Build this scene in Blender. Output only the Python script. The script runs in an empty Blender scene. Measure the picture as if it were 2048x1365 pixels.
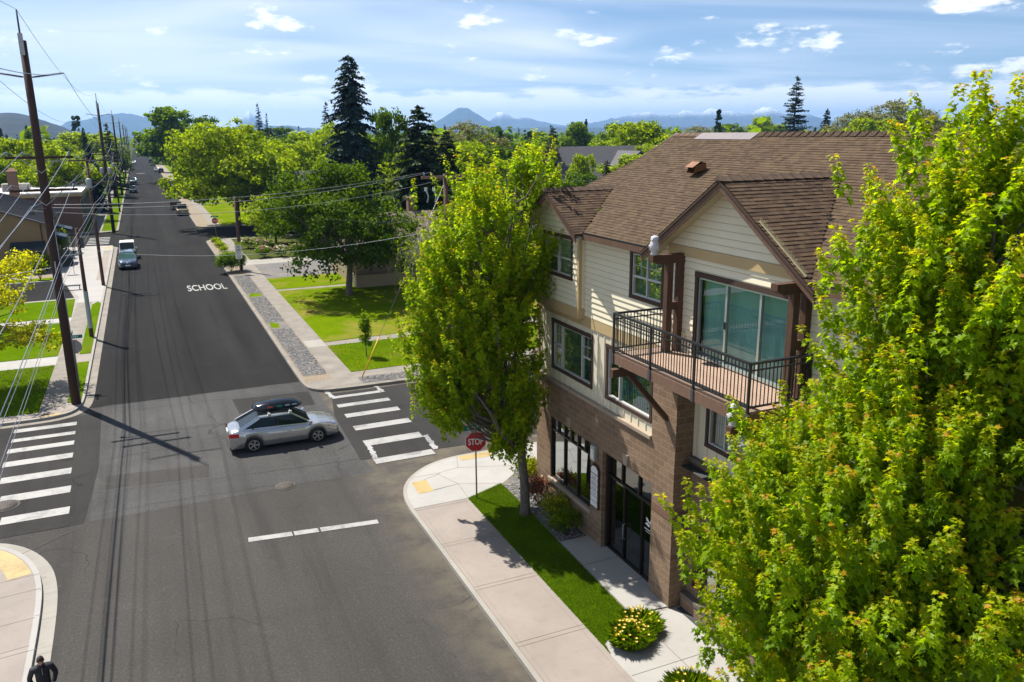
import bpy, math, random
import numpy as np
from mathutils import Vector, Matrix
R = math.radians
scene = bpy.context.scene
COL = scene.collection

# ---------------------------------------------------------------- camera
CAM_H = 13.4
cam_data = bpy.data.cameras.new("camera")
cam_data.sensor_width = 36.0
cam_data.lens = 36.0 * 1629.09 / 2048.0
cam_data.clip_start = 0.2
cam_data.clip_end = 60000.0
cam = bpy.data.objects.new("camera", cam_data)
COL.objects.link(cam)
_yaw, _pitch, _roll = 0.419378, 0.251238, 0.0088783
_f = Vector((math.sin(_yaw)*math.cos(_pitch), math.cos(_yaw)*math.cos(_pitch), -math.sin(_pitch)))
_r = Vector((math.cos(_yaw), -math.sin(_yaw), 0.0))
_d = _f.cross(_r)
_c, _s = math.cos(_roll), math.sin(_roll)
_rx = _c*_r + _s*_d
_dn = -_s*_r + _c*_d
mw = Matrix.Identity(4)
for i in range(3):
    mw[i][0] = _rx[i]; mw[i][1] = -_dn[i]; mw[i][2] = -_f[i]
mw[0][3], mw[1][3], mw[2][3] = 0.0, 0.0, CAM_H
cam.matrix_world = mw
scene.camera = cam

# ---------------------------------------------------------------- sky and sun
SUN_AZ = math.atan2(-5.47, 10.73)          # measured from +Y towards +X
SUN_EL = R(57.3)
world = bpy.data.worlds.new("World")
scene.world = world
world.use_nodes = True
def build_world():
    nt = world.node_tree
    nt.nodes.clear()
    N, L = nt.nodes.new, nt.links.new
    out = N("ShaderNodeOutputWorld"); bg = N("ShaderNodeBackground")
    sky = N("ShaderNodeTexSky"); sky.sky_type = 'NISHITA'; sky.sun_disc = False
    sky.sun_elevation = SUN_EL; sky.sun_rotation = SUN_AZ % (2*math.pi)
    sky.altitude = 1000.0; sky.air_density = 1.0; sky.dust_density = 0.6; sky.ozone_density = 1.6
    bg.inputs["Strength"].default_value = 0.06
    tc = N("ShaderNodeTexCoord"); sep = N("ShaderNodeSeparateXYZ"); L(tc.outputs["Generated"], sep.inputs[0])
    def math_(op, a, b=None, c=None, clamp=False):
        m = N("ShaderNodeMath"); m.operation = op; m.use_clamp = clamp
        for i, v in enumerate((a, b, c)):
            if v is None: continue
            if isinstance(v, (int, float)): m.inputs[i].default_value = v
            else: L(v, m.inputs[i])
        return m.outputs[0]
    def ramp(v, lo, hi, o0=0.0, o1=1.0, smooth=True):
        m = N("ShaderNodeMapRange"); m.interpolation_type = 'SMOOTHSTEP' if smooth else 'LINEAR'
        L(v, m.inputs[0]); m.inputs[1].default_value = lo; m.inputs[2].default_value = hi
        m.inputs[3].default_value = o0; m.inputs[4].default_value = o1
        return m.outputs[0]
    def noise(vec, scale, detail, rough, dist=0.0):
        n = N("ShaderNodeTexNoise"); L(vec, n.inputs["Vector"])
        n.inputs["Scale"].default_value = scale; n.inputs["Detail"].default_value = detail
        n.inputs["Roughness"].default_value = rough; n.inputs["Distortion"].default_value = dist
        return n.outputs["Fac"]
    x, y, z = sep.outputs[0], sep.outputs[1], sep.outputs[2]
    az = math_('ARCTAN2', x, y)
    zc = math_('MAXIMUM', z, 0.0)
    # a flat cloud deck seen in perspective: direction / height
    zp = math_('ADD', zc, 0.05)
    cx = math_('DIVIDE', x, zp); cy = math_('DIVIDE', y, zp)
    deck = N("ShaderNodeCombineXYZ"); L(cx, deck.inputs[0]); L(cy, deck.inputs[1])
    # streaky high cloud: stretched noise
    mp = N("ShaderNodeMapping"); L(deck.outputs[0], mp.inputs["Vector"])
    mp.inputs["Rotation"].default_value = (0, 0, R(28)); mp.inputs["Scale"].default_value = (0.34, 0.60, 1)
    ci = noise(mp.outputs[0], 0.85, 4.0, 0.48, 1.0)
    # more veil to the left (towards the sun), clearer to the right and higher up
    az_shift = ramp(az, -0.15, 1.0, 0.22, -0.10, False)
    lowveil = ramp(z, 0.0, 0.16, 0.20, -0.03, False)
    cirrus = math_('MULTIPLY', ramp(math_('ADD', math_('ADD', ci, az_shift), lowveil), 0.30, 0.98, 0.10, 0.92), ramp(z, 0.45, 0.16, 0.55, 1.0))
    # fair-weather puffs: noise in azimuth / elevation angle space, flattened
    el = math_('ARCSINE', z)
    pv = N("ShaderNodeCombineXYZ"); L(math_('MULTIPLY', az, 15.0), pv.inputs[0]); L(math_('MULTIPLY', el, 42.0), pv.inputs[1])
    pn = noise(pv.outputs[0], 0.62, 2.0, 0.5)
    pd = noise(pv.outputs[0], 2.6, 6.0, 0.62)
    puff = math_('ADD', math_('MULTIPLY', pn, 0.72), math_('MULTIPLY', pd, 0.36))
    band = ramp(el, 0.02, 0.055, 0.0, 0.055)
    puffm = ramp(math_('ADD', puff, math_('SUBTRACT', band, 0.055)), 0.60, 0.70, 0.0, 1.0)
    # bank of cumulus low over the mountains
    bv = N("ShaderNodeCombineXYZ"); L(math_('MULTIPLY', az, 26.0), bv.inputs[0]); L(math_('MULTIPLY', el, 95.0), bv.inputs[1])
    bn = noise(bv.outputs[0], 0.7, 7.0, 0.6)
    bmask = math_('MULTIPLY', ramp(el, 0.058, 0.026), ramp(el, -0.012, -0.002))
    bank = math_('MULTIPLY', ramp(math_('ADD', bn, math_('MULTIPLY', bmask, 0.36)), 0.53, 0.70), ramp(bmask, 0.0, 0.35))
    cum = math_('MAXIMUM', puffm, bank, clamp=True)
    # self shading of the puffs: flat grey undersides from finer noise
    shade = ramp(pd, 0.35, 0.7, 0.78, 1.0)
    deep = N("ShaderNodeMix"); deep.data_type = 'RGBA'; deep.blend_type = 'MULTIPLY'; deep.inputs[0].default_value = 1.0
    L(sky.outputs[0], deep.inputs[6]); deep.inputs[7].default_value = (0.50, 0.70, 0.92, 1)
    mix1 = N("ShaderNodeMix"); mix1.data_type = 'RGBA'
    L(math_('MULTIPLY', cirrus, 0.9), mix1.inputs[0]); L(deep.outputs[2], mix1.inputs[6]); mix1.inputs[7].default_value = (9.6, 10.1, 10.7, 1)
    cc = N("ShaderNodeMix"); cc.data_type = 'RGBA'; L(shade, cc.inputs[0])
    cc.inputs[6].default_value = (9.4, 9.9, 10.6, 1); cc.inputs[7].default_value = (13.2, 13.1, 12.9, 1)
    mix2 = N("ShaderNodeMix"); mix2.data_type = 'RGBA'
    L(math_('MULTIPLY', cum, 0.88), mix2.inputs[0]); L(mix1.outputs[2], mix2.inputs[6]); L(cc.outputs[2], mix2.inputs[7])
    L(mix2.outputs[2], bg.inputs["Color"]); L(bg.outputs[0], out.inputs["Surface"])
build_world()
sun_data = bpy.data.lights.new("sun", 'SUN')
sun_data.energy = 4.9; sun_data.angle = R(0.53); sun_data.color = (1.0, 0.945, 0.86)
sun = bpy.data.objects.new("sun", sun_data)
COL.objects.link(sun)
_sd = Vector((math.sin(SUN_AZ)*math.cos(SUN_EL), math.cos(SUN_AZ)*math.cos(SUN_EL), math.sin(SUN_EL)))
sun.rotation_euler = _sd.to_track_quat('Z', 'Y').to_euler()
sun.location = _sd * 60

scene.view_settings.view_transform = 'Standard'
scene.view_settings.look = 'None'
scene.view_settings.exposure = 0.95
scene.view_settings.gamma = 1.0
scene.render.engine = 'CYCLES'
scene.cycles.use_denoising = True
scene.cycles.max_bounces = 7
scene.cycles.diffuse_bounces = 3
scene.cycles.glossy_bounces = 3
scene.cycles.transmission_bounces = 4
scene.cycles.transparent_max_bounces = 12
scene.cycles.volume_bounces = 0
scene.cycles.caustics_reflective = False
scene.cycles.caustics_refractive = False
rng = np.random.default_rng(7)
random.seed(7)

# ---------------------------------------------------------------- naming helpers
def tag(o, label=None, cat=None, group=None, kind=None):
    if label: o["label"] = label
    if cat: o["category"] = cat
    if group: o["group"] = group
    if kind: o["kind"] = kind
    return o
def thing(name, loc, label, cat, group=None, rz=0.0):
    o = bpy.data.objects.new(name, None); COL.objects.link(o)
    o.empty_display_size = 0.3
    o.location = loc; o.rotation_euler = (0, 0, rz)
    return tag(o, label, cat, group)
def world_off(o):
    v = Vector((0, 0, 0))
    while o is not None:
        v += Vector(o.location); o = o.parent
    return v
def kids(o):
    return [c for c in bpy.data.objects if c.parent == o]
_children = {}
def link(o, parent=None):
    COL.objects.link(o)
    if parent is not None:
        o.parent = parent
        _children.setdefault(parent.name, []).append(o)
    return o
def copy_tree(o, parent=None):
    c = o.copy(); COL.objects.link(c)
    if parent is not None:
        c.parent = parent; _children.setdefault(parent.name, []).append(c)
    for ch in _children.get(o.name, []):
        copy_tree(ch, c)
    return c

# ---------------------------------------------------------------- mesh builder
class MB:
    def __init__(self):
        self.v = []; self.f = []; self.mi = []; self.sm = []
    def add(self, verts, faces, mi=0, smooth=False):
        b = len(self.v)
        self.v.extend([tuple(p) for p in verts])
        for f in faces:
            self.f.append([b+i for i in f]); self.mi.append(mi); self.sm.append(smooth)
        return self
    def poly(self, pts, mi=0):
        return self.add(pts, [list(range(len(pts)))], mi)
    def box(self, x0, y0, z0, x1, y1, z1, mi=0):
        x0, x1 = min(x0, x1), max(x0, x1); y0, y1 = min(y0, y1), max(y0, y1); z0, z1 = min(z0, z1), max(z0, z1)
        v = [(x0,y0,z0),(x1,y0,z0),(x1,y1,z0),(x0,y1,z0),(x0,y0,z1),(x1,y0,z1),(x1,y1,z1),(x0,y1,z1)]
        return self.add(v, [(0,3,2,1),(4,5,6,7),(0,1,5,4),(1,2,6,5),(2,3,7,6),(3,0,4,7)], mi)
    def bevel_box(self, x0, y0, z0, x1, y1, z1, b, mi=0):
        # box with chamfered upright edges and top
        pts = [(x0+b,y0),(x1-b,y0),(x1,y0+b),(x1,y1-b),(x1-b,y1),(x0+b,y1),(x0,y1-b),(x0,y0+b)]
        n = 8; v = [(p[0],p[1],z0) for p in pts]+[(p[0],p[1],z1-b) for p in pts]
        cx, cy = (x0+x1)/2, (y0+y1)/2
        def ins(p): return (p[0]+(b if p[0]<cx else -b)*0.9, p[1]+(b if p[1]<cy else -b)*0.9, z1)
        v += [ins(p) for p in pts]
        f = [list(range(n-1,-1,-1)), [16+i for i in range(n)]]
        for k in (0, 8):
            for i in range(n): f.append((k+i, k+(i+1)%n, k+8+(i+1)%n, k+8+i))
        return self.add(v, f, mi)
    def beam(self, p0, p1, w, h, up=(0,0,1), mi=0):
        p0, p1 = Vector(p0), Vector(p1); d = (p1-p0).normalized(); u = Vector(up)
        s = d.cross(u)
        if s.length < 1e-4: s = d.cross(Vector((1,0,0)))
        s.normalize(); u = s.cross(d).normalized()
        v = []
        for p in (p0, p1):
            for a, b in ((-1,-1),(1,-1),(1,1),(-1,1)):
                v.append(p + s*(a*w/2) + u*(b*h/2))
        return self.add(v, [(0,1,2,3),(7,6,5,4),(0,4,5,1),(1,5,6,2),(2,6,7,3),(3,7,4,0)], mi)
    def tube(self, path, radii, n=8, mi=0, cap=True, smooth=True):
        path = [Vector(p) for p in path]
        if isinstance(radii, (int, float)): radii = [radii]*len(path)
        rings = []; prev = None
        for i, p in enumerate(path):
            if i == 0: d = path[1]-path[0]
            elif i == len(path)-1: d = path[-1]-path[-2]
            else: d = (path[i+1]-path[i-1])
            d = d.normalized() if d.length > 1e-9 else Vector((0,0,1))
            if prev is None:
                a = Vector((0,0,1)) if abs(d.z) < 0.9 else Vector((1,0,0))
                s = d.cross(a).normalized()
            else:
                s = (prev - d*prev.dot(d))
                s = s.normalized() if s.length > 1e-6 else d.cross(Vector((1,0,0))).normalized()
            prev = s; u = d.cross(s)
            rings.append([p + (s*math.cos(2*math.pi*k/n)+u*math.sin(2*math.pi*k/n))*radii[i] for k in range(n)])
        v = [q for r in rings for q in r]; f = []
        for i in range(len(path)-1):
            for k in range(n):
                f.append((i*n+k, i*n+(k+1)%n, (i+1)*n+(k+1)%n, (i+1)*n+k))
        self.add(v, f, mi, smooth)
        if cap:
            b = len(self.v)-len(v)
            self.f.append([b+k for k in range(n-1,-1,-1)]); self.mi.append(mi); self.sm.append(False)
            b2 = b+(len(path)-1)*n
            self.f.append([b2+k for k in range(n)]); self.mi.append(mi); self.sm.append(False)
        return self
    def cyl(self, p0, p1, r0, r1=None, n=12, mi=0, smooth=True):
        return self.tube([p0, p1], [r0, r0 if r1 is None else r1], n, mi, True, smooth)
    def lathe(self, prof, c=(0,0,0), n=16, mi=0, smooth=True):
        v = []; f = []
        for r, z in prof:
            for k in range(n):
                a = 2*math.pi*k/n; v.append((c[0]+r*math.cos(a), c[1]+r*math.sin(a), c[2]+z))
        for i in range(len(prof)-1):
            for k in range(n):
                f.append((i*n+k, i*n+(k+1)%n, (i+1)*n+(k+1)%n, (i+1)*n+k))
        f.append(list(range(n-1,-1,-1))); m = (len(prof)-1)*n; f.append([m+k for k in range(n)])
        return self.add(v, f, mi, smooth)
    def prism(self, pts, z0, z1, mi=0, side_mi=None):
        n = len(pts)
        area = sum(pts[i][0]*pts[(i+1)%n][1]-pts[(i+1)%n][0]*pts[i][1] for i in range(n))
        if area < 0: pts = pts[::-1]
        v = [(p[0],p[1],z0) for p in pts]+[(p[0],p[1],z1) for p in pts]
        self.add(v, [[n+i for i in range(n)], list(range(n-1,-1,-1))], mi)
        b = len(self.v)-2*n
        for i in range(n):
            self.f.append([b+i, b+(i+1)%n, b+n+(i+1)%n, b+n+i]); self.mi.append(mi if side_mi is None else side_mi); self.sm.append(False)
        return self
    def build(self, name, mats, parent=None, local=False, auto_smooth=False):
        me = bpy.data.meshes.new(name)
        v = np.array(self.v, dtype=np.float64).reshape(-1, 3)
        if parent is not None and not local:
            v = v - np.array(world_off(parent))
        me.from_pydata(v.tolist(), [], self.f)
        if not isinstance(mats, (list, tuple)): mats = [mats]
        for m in mats: me.materials.append(m)
        me.polygons.foreach_set("material_index", self.mi)
        me.polygons.foreach_set("use_smooth", self.sm)
        me.update()
        o = bpy.data.objects.new(name, me)
        return link(o, parent)
def np_mesh(name, verts, loops, starts, totals, mats, mat_idx=None, smooth=None):
    me = bpy.data.meshes.new(name)
    me.vertices.add(len(verts)); me.vertices.foreach_set("co", np.asarray(verts, np.float32).ravel())
    me.loops.add(len(loops)); me.loops.foreach_set("vertex_index", np.asarray(loops, np.int32))
    me.polygons.add(len(starts)); me.polygons.foreach_set("loop_start", np.asarray(starts, np.int32))
    try: me.polygons.foreach_set("loop_total", np.asarray(totals, np.int32))
    except Exception: pass
    for m in mats: me.materials.append(m)
    if mat_idx is not None: me.polygons.foreach_set("material_index", np.asarray(mat_idx, np.int32))
    if smooth is not None: me.polygons.foreach_set("use_smooth", np.full(len(starts), smooth))
    me.update(calc_edges=True); me.validate()
    return me

# ---------------------------------------------------------------- materials
def new_mat(name):
    m = bpy.data.materials.new(name); m.use_nodes = True
    nt = m.node_tree; b = nt.nodes["Principled BSDF"]
    return m, nt, b
class NB:
    def __init__(self, nt): self.nt = nt
    def n(self, t, **kw):
        x = self.nt.nodes.new(t)
        for k, v in kw.items(): setattr(x, k, v)
        return x
    def l(self, a, b): self.nt.links.new(a, b)
    def val(self, sock, v):
        if isinstance(v, (int, float, tuple, list)): sock.default_value = v
        else: self.l(v, sock)
    def math(self, op, a, b=None, clamp=False):
        m = self.n("ShaderNodeMath", operation=op, use_clamp=clamp); self.val(m.inputs[0], a)
        if b is not None: self.val(m.inputs[1], b)
        return m.outputs[0]
    def pos(self): return self.n("ShaderNodeNewGeometry").outputs["Position"]
    def obj(self): return self.n("ShaderNodeTexCoord").outputs["Object"]
    def mapping(self, vec, scale=(1,1,1), rot=(0,0,0), loc=(0,0,0)):
        m = self.n("ShaderNodeMapping"); self.l(vec, m.inputs[0]); m.inputs["Scale"].default_value = scale
        m.inputs["Rotation"].default_value = rot; m.inputs["Location"].default_value = loc
        return m.outputs[0]
    def noise(self, vec, scale, detail=4.0, rough=0.55, dist=0.0):
        t = self.n("ShaderNodeTexNoise"); self.l(vec, t.inputs["Vector"])
        t.inputs["Scale"].default_value = scale; t.inputs["Detail"].default_value = detail
        t.inputs["Roughness"].default_value = rough; t.inputs["Distortion"].default_value = dist
        return t.outputs["Fac"]
    def voro(self, vec, scale, feature='F1', out="Distance"):
        t = self.n("ShaderNodeTexVoronoi", feature=feature); self.l(vec, t.inputs["Vector"]); t.inputs["Scale"].default_value = scale
        return t.outputs[out]
    def range(self, v, lo, hi, o0=0.0, o1=1.0):
        m = self.n("ShaderNodeMapRange"); self.val(m.inputs[0], v)
        for i, q in enumerate((lo, hi, o0, o1)): m.inputs[i+1].default_value = q
        return m.outputs[0]
    def mix(self, f, a, b, mode='MIX'):
        m = self.n("ShaderNodeMix", data_type='RGBA', blend_type=mode)
        self.val(m.inputs[0], f)
        for s, q in ((6, a), (7, b)):
            if isinstance(q, tuple): m.inputs[s].default_value = q if len(q) == 4 else q+(1,)
            else: self.l(q, m.inputs[s])
        return m.outputs[2]
    def bump(self, h, strength=0.4, dist=0.02):
        b = self.n("ShaderNodeBump"); self.l(h, b.inputs["Height"])
        b.inputs["Strength"].default_value = strength; b.inputs["Distance"].default_value = dist
        return b.outputs[0]
def simple(name, col, rough=0.6, var=0.15, scale=3.0, metal=0.0, spec=0.4, bump=0.0, bscale=40.0, coat=0.0, fine=0.0):
    m, nt, b = new_mat(name); g = NB(nt); p = g.obj()
    n1 = g.noise(p, scale, 5, 0.6)
    lo = tuple(c*(1-var) for c in col); hi = tuple(min(1, c*(1+var)) for c in col)
    c = g.mix(g.range(n1, 0.3, 0.7), lo, hi)
    if fine:
        n2 = g.noise(p, bscale, 3, 0.6)
        c = g.mix(g.range(n2, 0.35, 0.65, 0, fine), c, tuple(x*0.55 for x in col))
    g.l(c, b.inputs["Base Color"])
    b.inputs["Roughness"].default_value = rough; b.inputs["Metallic"].default_value = metal
    b.inputs["Specular IOR Level"].default_value = spec
    if coat: b.inputs["Coat Weight"].default_value = coat; b.inputs["Coat Roughness"].default_value = 0.04
    if bump: g.l(g.bump(g.noise(p, bscale, 4, 0.6), bump, 0.01), b.inputs["Normal"])
    return m
M = {}
# ================================================================ materials of the setting
def mat_asphalt(name, dark, light, tint=(1,0.97,0.93), patchy=0.5, dust=False):
    m, nt, b = new_mat(name); g = NB(nt); p = g.pos()
    big = g.noise(p, 0.11, 4, 0.6, 0.6)
    streak = g.noise(g.mapping(p, (0.55, 0.025, 1)), 1.0, 3, 0.5)
    fine = g.noise(p, 38, 4, 0.75)
    agg = g.voro(p, 55)
    k = g.math('ADD', g.math('MULTIPLY', big, patchy), g.math('MULTIPLY', streak, 1.0-patchy))
    c = g.mix(g.range(k, 0.32, 0.68), tuple(dark*t for t in tint), tuple(light*t for t in tint))
    c = g.mix(g.range(fine, 0.4, 0.68, 0, 0.55), c, tuple(dark*0.5*t for t in tint))
    c = g.mix(g.range(agg, 0.0, 0.22, 0.4, 0), c, tuple(min(1, light*1.9)*t for t in tint))
    gr = g.noise(p, 13, 4, 0.8)
    c = g.mix(g.range(gr, 0.42, 0.60, 0.32, 0), c, tuple(dark*0.6*t for t in tint))
    c = g.mix(g.range(gr, 0.55, 0.70, 0, 0.30), c, tuple(min(1, light*1.5)*t for t in tint))
    # oil drips and rubbery wheel paths, pale scuffs
    wp = g.noise(g.mapping(p, (0.9, 0.05, 1)), 1.0, 4, 0.6, 0.2)
    c = g.mix(g.range(wp, 0.50, 0.66, 0, 0.34), c, tuple(dark*0.55*t for t in tint))
    sp = g.noise(p, 1.7, 5, 0.75)
    c = g.mix(g.range(sp, 0.60, 0.72, 0, 0.45), c, tuple(dark*0.5*t for t in tint))
    c = g.mix(g.range(g.noise(p, 0.55, 6, 0.72, 0.8), 0.58, 0.74, 0, 0.22), c, tuple(min(1, light*1.3)*t for t in tint))
    if dust:
        sx = g.n("ShaderNodeSeparateXYZ"); g.l(p, sx.inputs[0])
        near = g.math('MULTIPLY', g.range(sx.outputs[0], 5.9, 7.7, 0, 0.9), g.range(g.noise(p, 0.8, 5, 0.7), 0.36, 0.62, 0.15, 1))
        c = g.mix(near, c, (0.125, 0.108, 0.083))
    # thin cracks: voronoi edges broken up by noise
    w = g.n("ShaderNodeVectorMath", operation='ADD'); g.l(p, w.inputs[0])
    nd = g.n("ShaderNodeTexNoise"); g.l(p, nd.inputs["Vector"]); nd.inputs["Scale"].default_value = 0.8
    g.l(nd.outputs["Color"], w.inputs[1])
    edge = g.voro(w.outputs[0], 0.13, 'DISTANCE_TO_EDGE')
    brk = g.range(g.noise(p, 0.35, 3, 0.5), 0.5, 0.62)
    cr = g.math('MULTIPLY', g.range(edge, 0.0, 0.004, 0.8, 0.0), brk)
    c = g.mix(cr, c, (0.02, 0.019, 0.018))
    g.l(c, b.inputs["Base Color"])
    b.inputs["Roughness"].default_value = 0.95; b.inputs["Specular IOR Level"].default_value = 0.06
    g.l(g.bump(g.math('ADD', fine, agg), 0.5, 0.008), b.inputs["Normal"])
    return m
M['asphalt_old'] = mat_asphalt("old_asphalt", 0.050, 0.088, (1, 0.945, 0.885), 0.5, True)
M['asphalt_cross'] = mat_asphalt("worn_grey_asphalt", 0.050, 0.122, (1, 0.98, 0.95), 0.75)
M['asphalt_mid'] = mat_asphalt("grey_street_asphalt", 0.032, 0.062, (1, 0.96, 0.92), 0.6)
M['asphalt_new'] = mat_asphalt("dark_asphalt", 0.0165, 0.034, (1, 0.985, 0.97), 0.35)
def mat_concrete(name, col, stain=0.35, scale=1.0, rough=0.85):
    m, nt, b = new_mat(name); g = NB(nt); p = g.pos()
    n1 = g.noise(p, 0.5*scale, 5, 0.6, 0.4); n2 = g.noise(p, 3.2*scale, 6, 0.65); n3 = g.noise(p, 60, 2, 0.5)
    c = g.mix(g.range(n1, 0.35, 0.7), tuple(x*(1-stain*0.6) for x in col), col)
    c = g.mix(g.range(n2, 0.52, 0.72, 0, stain), c, tuple(x*0.62 for x in col))
    c = g.mix(g.range(n3, 0.45, 0.65, 0, 0.22), c, tuple(x*0.7 for x in col))
    g.l(c, b.inputs["Base Color"]); b.inputs["Roughness"].default_value = rough; b.inputs["Specular IOR Level"].default_value = 0.25
    g.l(g.bump(n3, 0.15, 0.004), b.inputs["Normal"])
    return m
M['conc_pink'] = mat_concrete("pinkish_concrete", (0.285, 0.247, 0.217), 0.32)
M['conc_white'] = mat_concrete("new_white_concrete", (0.345, 0.333, 0.312), 0.22)
M['conc_grey'] = mat_concrete("grey_concrete", (0.31, 0.29, 0.255), 0.35)
M['conc_old'] = mat_concrete("old_weathered_concrete", (0.25, 0.225, 0.19), 0.5, 2.0)
M['conc_slab'] = mat_concrete("smooth_slab_concrete", (0.33, 0.32, 0.30), 0.15)
def mat_grass(name, a, b_, dry=0.0):
    m, nt, b = new_mat(name); g = NB(nt); p = g.pos()
    n1 = g.noise(p, 0.28, 4, 0.6, 0.3); n2 = g.noise(p, 2.4, 5, 0.7); n3 = g.noise(g.mapping(p, (1, 1, 1)), 26, 3, 0.7)
    c = g.mix(g.range(n1, 0.3, 0.7), a, b_)
    c = g.mix(g.range(n2, 0.4, 0.7, 0, 0.45), c, tuple(x*0.62 for x in a))
    c = g.mix(g.range(n3, 0.4, 0.66, 0, 0.6), c, tuple(x*0.5 for x in a))
    if dry: c = g.mix(g.range(g.noise(p, 0.23, 5, 0.65, 0.6), 0.50, 0.66, 0, dry), c, (0.20, 0.165, 0.035))
    g.l(c, b.inputs["Base Color"]); b.inputs["Roughness"].default_value = 1.0; b.inputs["Specular IOR Level"].default_value = 0.0
    g.l(g.bump(n3, 0.9, 0.03), b.inputs["Normal"])
    return m
M['lawn'] = mat_grass("lawn_grass", (0.095, 0.165, 0.002), (0.155, 0.21, 0.003), 0.9)
M['lawn_lush'] = mat_grass("lush_lawn_grass", (0.07, 0.135, 0.002), (0.11, 0.185, 0.002), 0.3)
M['field'] = mat_grass("plain_vegetation", (0.05, 0.07, 0.018), (0.09, 0.10, 0.032), 0.4)
def mat_gravel(name, cols, scale=14):
    m, nt, b = new_mat(name); g = NB(nt); p = g.pos()
    v = g.n("ShaderNodeTexVoronoi"); g.l(p, v.inputs["Vector"]); v.inputs["Scale"].default_value = scale
    r = g.n("ShaderNodeValToRGB"); s = g.n("ShaderNodeSeparateColor"); g.l(v.outputs["Color"], s.inputs[0]); g.l(s.outputs[0], r.inputs[0])
    e = r.color_ramp.elements; e[0].color = cols[0]+(1,); e[1].color = cols[1]+(1,)
    x = r.color_ramp.elements.new(0.5); x.color = cols[2]+(1,)
    c = g.mix(g.range(v.outputs["Distance"], 0.0, 0.06, 0.0, 0.6), r.outputs[0], cols[0])
    c = g.mix(g.range(g.noise(p, 0.5, 4, 0.6), 0.5, 0.7, 0, 0.5), c, (0.22, 0.17, 0.11))
    g.l(c, b.inputs["Base Color"]); b.inputs["Roughness"].default_value = 0.85
    g.l(g.bump(g.math('SUBTRACT', 1.0, v.outputs["Distance"]), 0.9, 0.03), b.inputs["Normal"])
    return m
M['gravel'] = mat_gravel("grey_gravel", ((0.085, 0.08, 0.075), (0.24, 0.225, 0.21), (0.15, 0.14, 0.135)), 11)
M['dirt'] = mat_gravel("dry_dirt", ((0.17, 0.13, 0.08), (0.27, 0.215, 0.145), (0.22, 0.17, 0.11)), 9)
def mat_paint(name, col, worn=0.35):
    m, nt, b = new_mat(name); g = NB(nt); p = g.pos()
    n = g.noise(p, 5.0, 6, 0.7, 0.4); n2 = g.noise(p, 28, 3, 0.6)
    k = g.range(g.math('ADD', g.math('MULTIPLY', g.noise(p, 1.1, 5, 0.7, 0.5), 0.55), g.math('MULTIPLY', g.noise(p, 22, 5, 0.75), 0.45)), 0.48, 0.58, 0, worn)
    c = g.mix(k, col, tuple(x*0.3 for x in col))
    c = g.mix(g.range(n2, 0.5, 0.7, 0, 0.12), c, tuple(x*0.6 for x in col))
    g.l(c, b.inputs["Base Color"]); b.inputs["Roughness"].default_value = 0.65
    return m
M['paint_white'] = mat_paint("white_road_paint", (0.29, 0.284, 0.27), 0.65)
M['paint_worn'] = mat_paint("worn_white_paint", (0.30, 0.296, 0.29), 1.0)
M['tactile'] = mat_paint("yellow_tactile_paving", (0.37, 0.265, 0.10), 0.5)
# ---- building
def mat_block(name, a, b_, mortar, bw, bh, rough_bump=0.8, vec='wall'):
    m, nt, b = new_mat(name); g = NB(nt); p = g.pos()
    s = g.n("ShaderNodeSeparateXYZ"); g.l(p, s.inputs[0])
    c = g.n("ShaderNodeCombineXYZ"); g.l(g.math('ADD', s.outputs[0], s.outputs[1]), c.inputs[0]); g.l(s.outputs[2], c.inputs[1])
    t = g.n("ShaderNodeTexBrick"); g.l(c.outputs[0], t.inputs["Vector"])
    t.inputs["Scale"].default_value = 1.0; t.inputs["Mortar Size"].default_value = 0.011; t.inputs["Mortar Smooth"].default_value = 0.1
    t.inputs["Brick Width"].default_value = bw; t.inputs["Row Height"].default_value = bh
    t.inputs["Color1"].default_value = a+(1,); t.inputs["Color2"].default_value = b_+(1,); t.inputs["Mortar"].default_value = mortar+(1,)
    t.inputs["Bias"].default_value = 0.0
    n = g.noise(p, 22, 5, 0.7); n2 = g.noise(p, 1.3, 4, 0.6)
    col = g.mix(g.range(n, 0.35, 0.62, 0.42, 0), t.outputs["Color"], tuple(x*0.4 for x in a))
    col = g.mix(g.range(n2, 0.45, 0.7, 0, 0.25), col, tuple(x*0.7 for x in a))
    g.l(col, b.inputs["Base Color"]); b.inputs["Roughness"].default_value = 0.9; b.inputs["Specular IOR Level"].default_value = 0.2
    hgt = g.math('ADD', g.math('MULTIPLY', t.outputs["Fac"], -0.5), g.math('MULTIPLY', n, 0.9))
    g.l(g.bump(hgt, rough_bump, 0.03), b.inputs["Normal"])
    return m
M['block'] = mat_block("brown_split_face_block", (0.205, 0.135, 0.085), (0.29, 0.195, 0.125), (0.36, 0.275, 0.20), 0.406, 0.203)
M['soldier'] = mat_block("red_brown_soldier_brick", (0.17, 0.085, 0.055), (0.21, 0.11, 0.07), (0.20, 0.14, 0.10), 0.075, 0.23, 0.4)
M['redbrick'] = mat_block("red_brick", (0.20, 0.10, 0.075), (0.26, 0.14, 0.10), (0.25, 0.19, 0.15), 0.22, 0.075, 0.3)
M['chimney_brick'] = mat_block("tan_red_brick", (0.30, 0.15, 0.09), (0.38, 0.21, 0.13), (0.36, 0.27, 0.2), 0.22, 0.075, 0.3)
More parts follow.
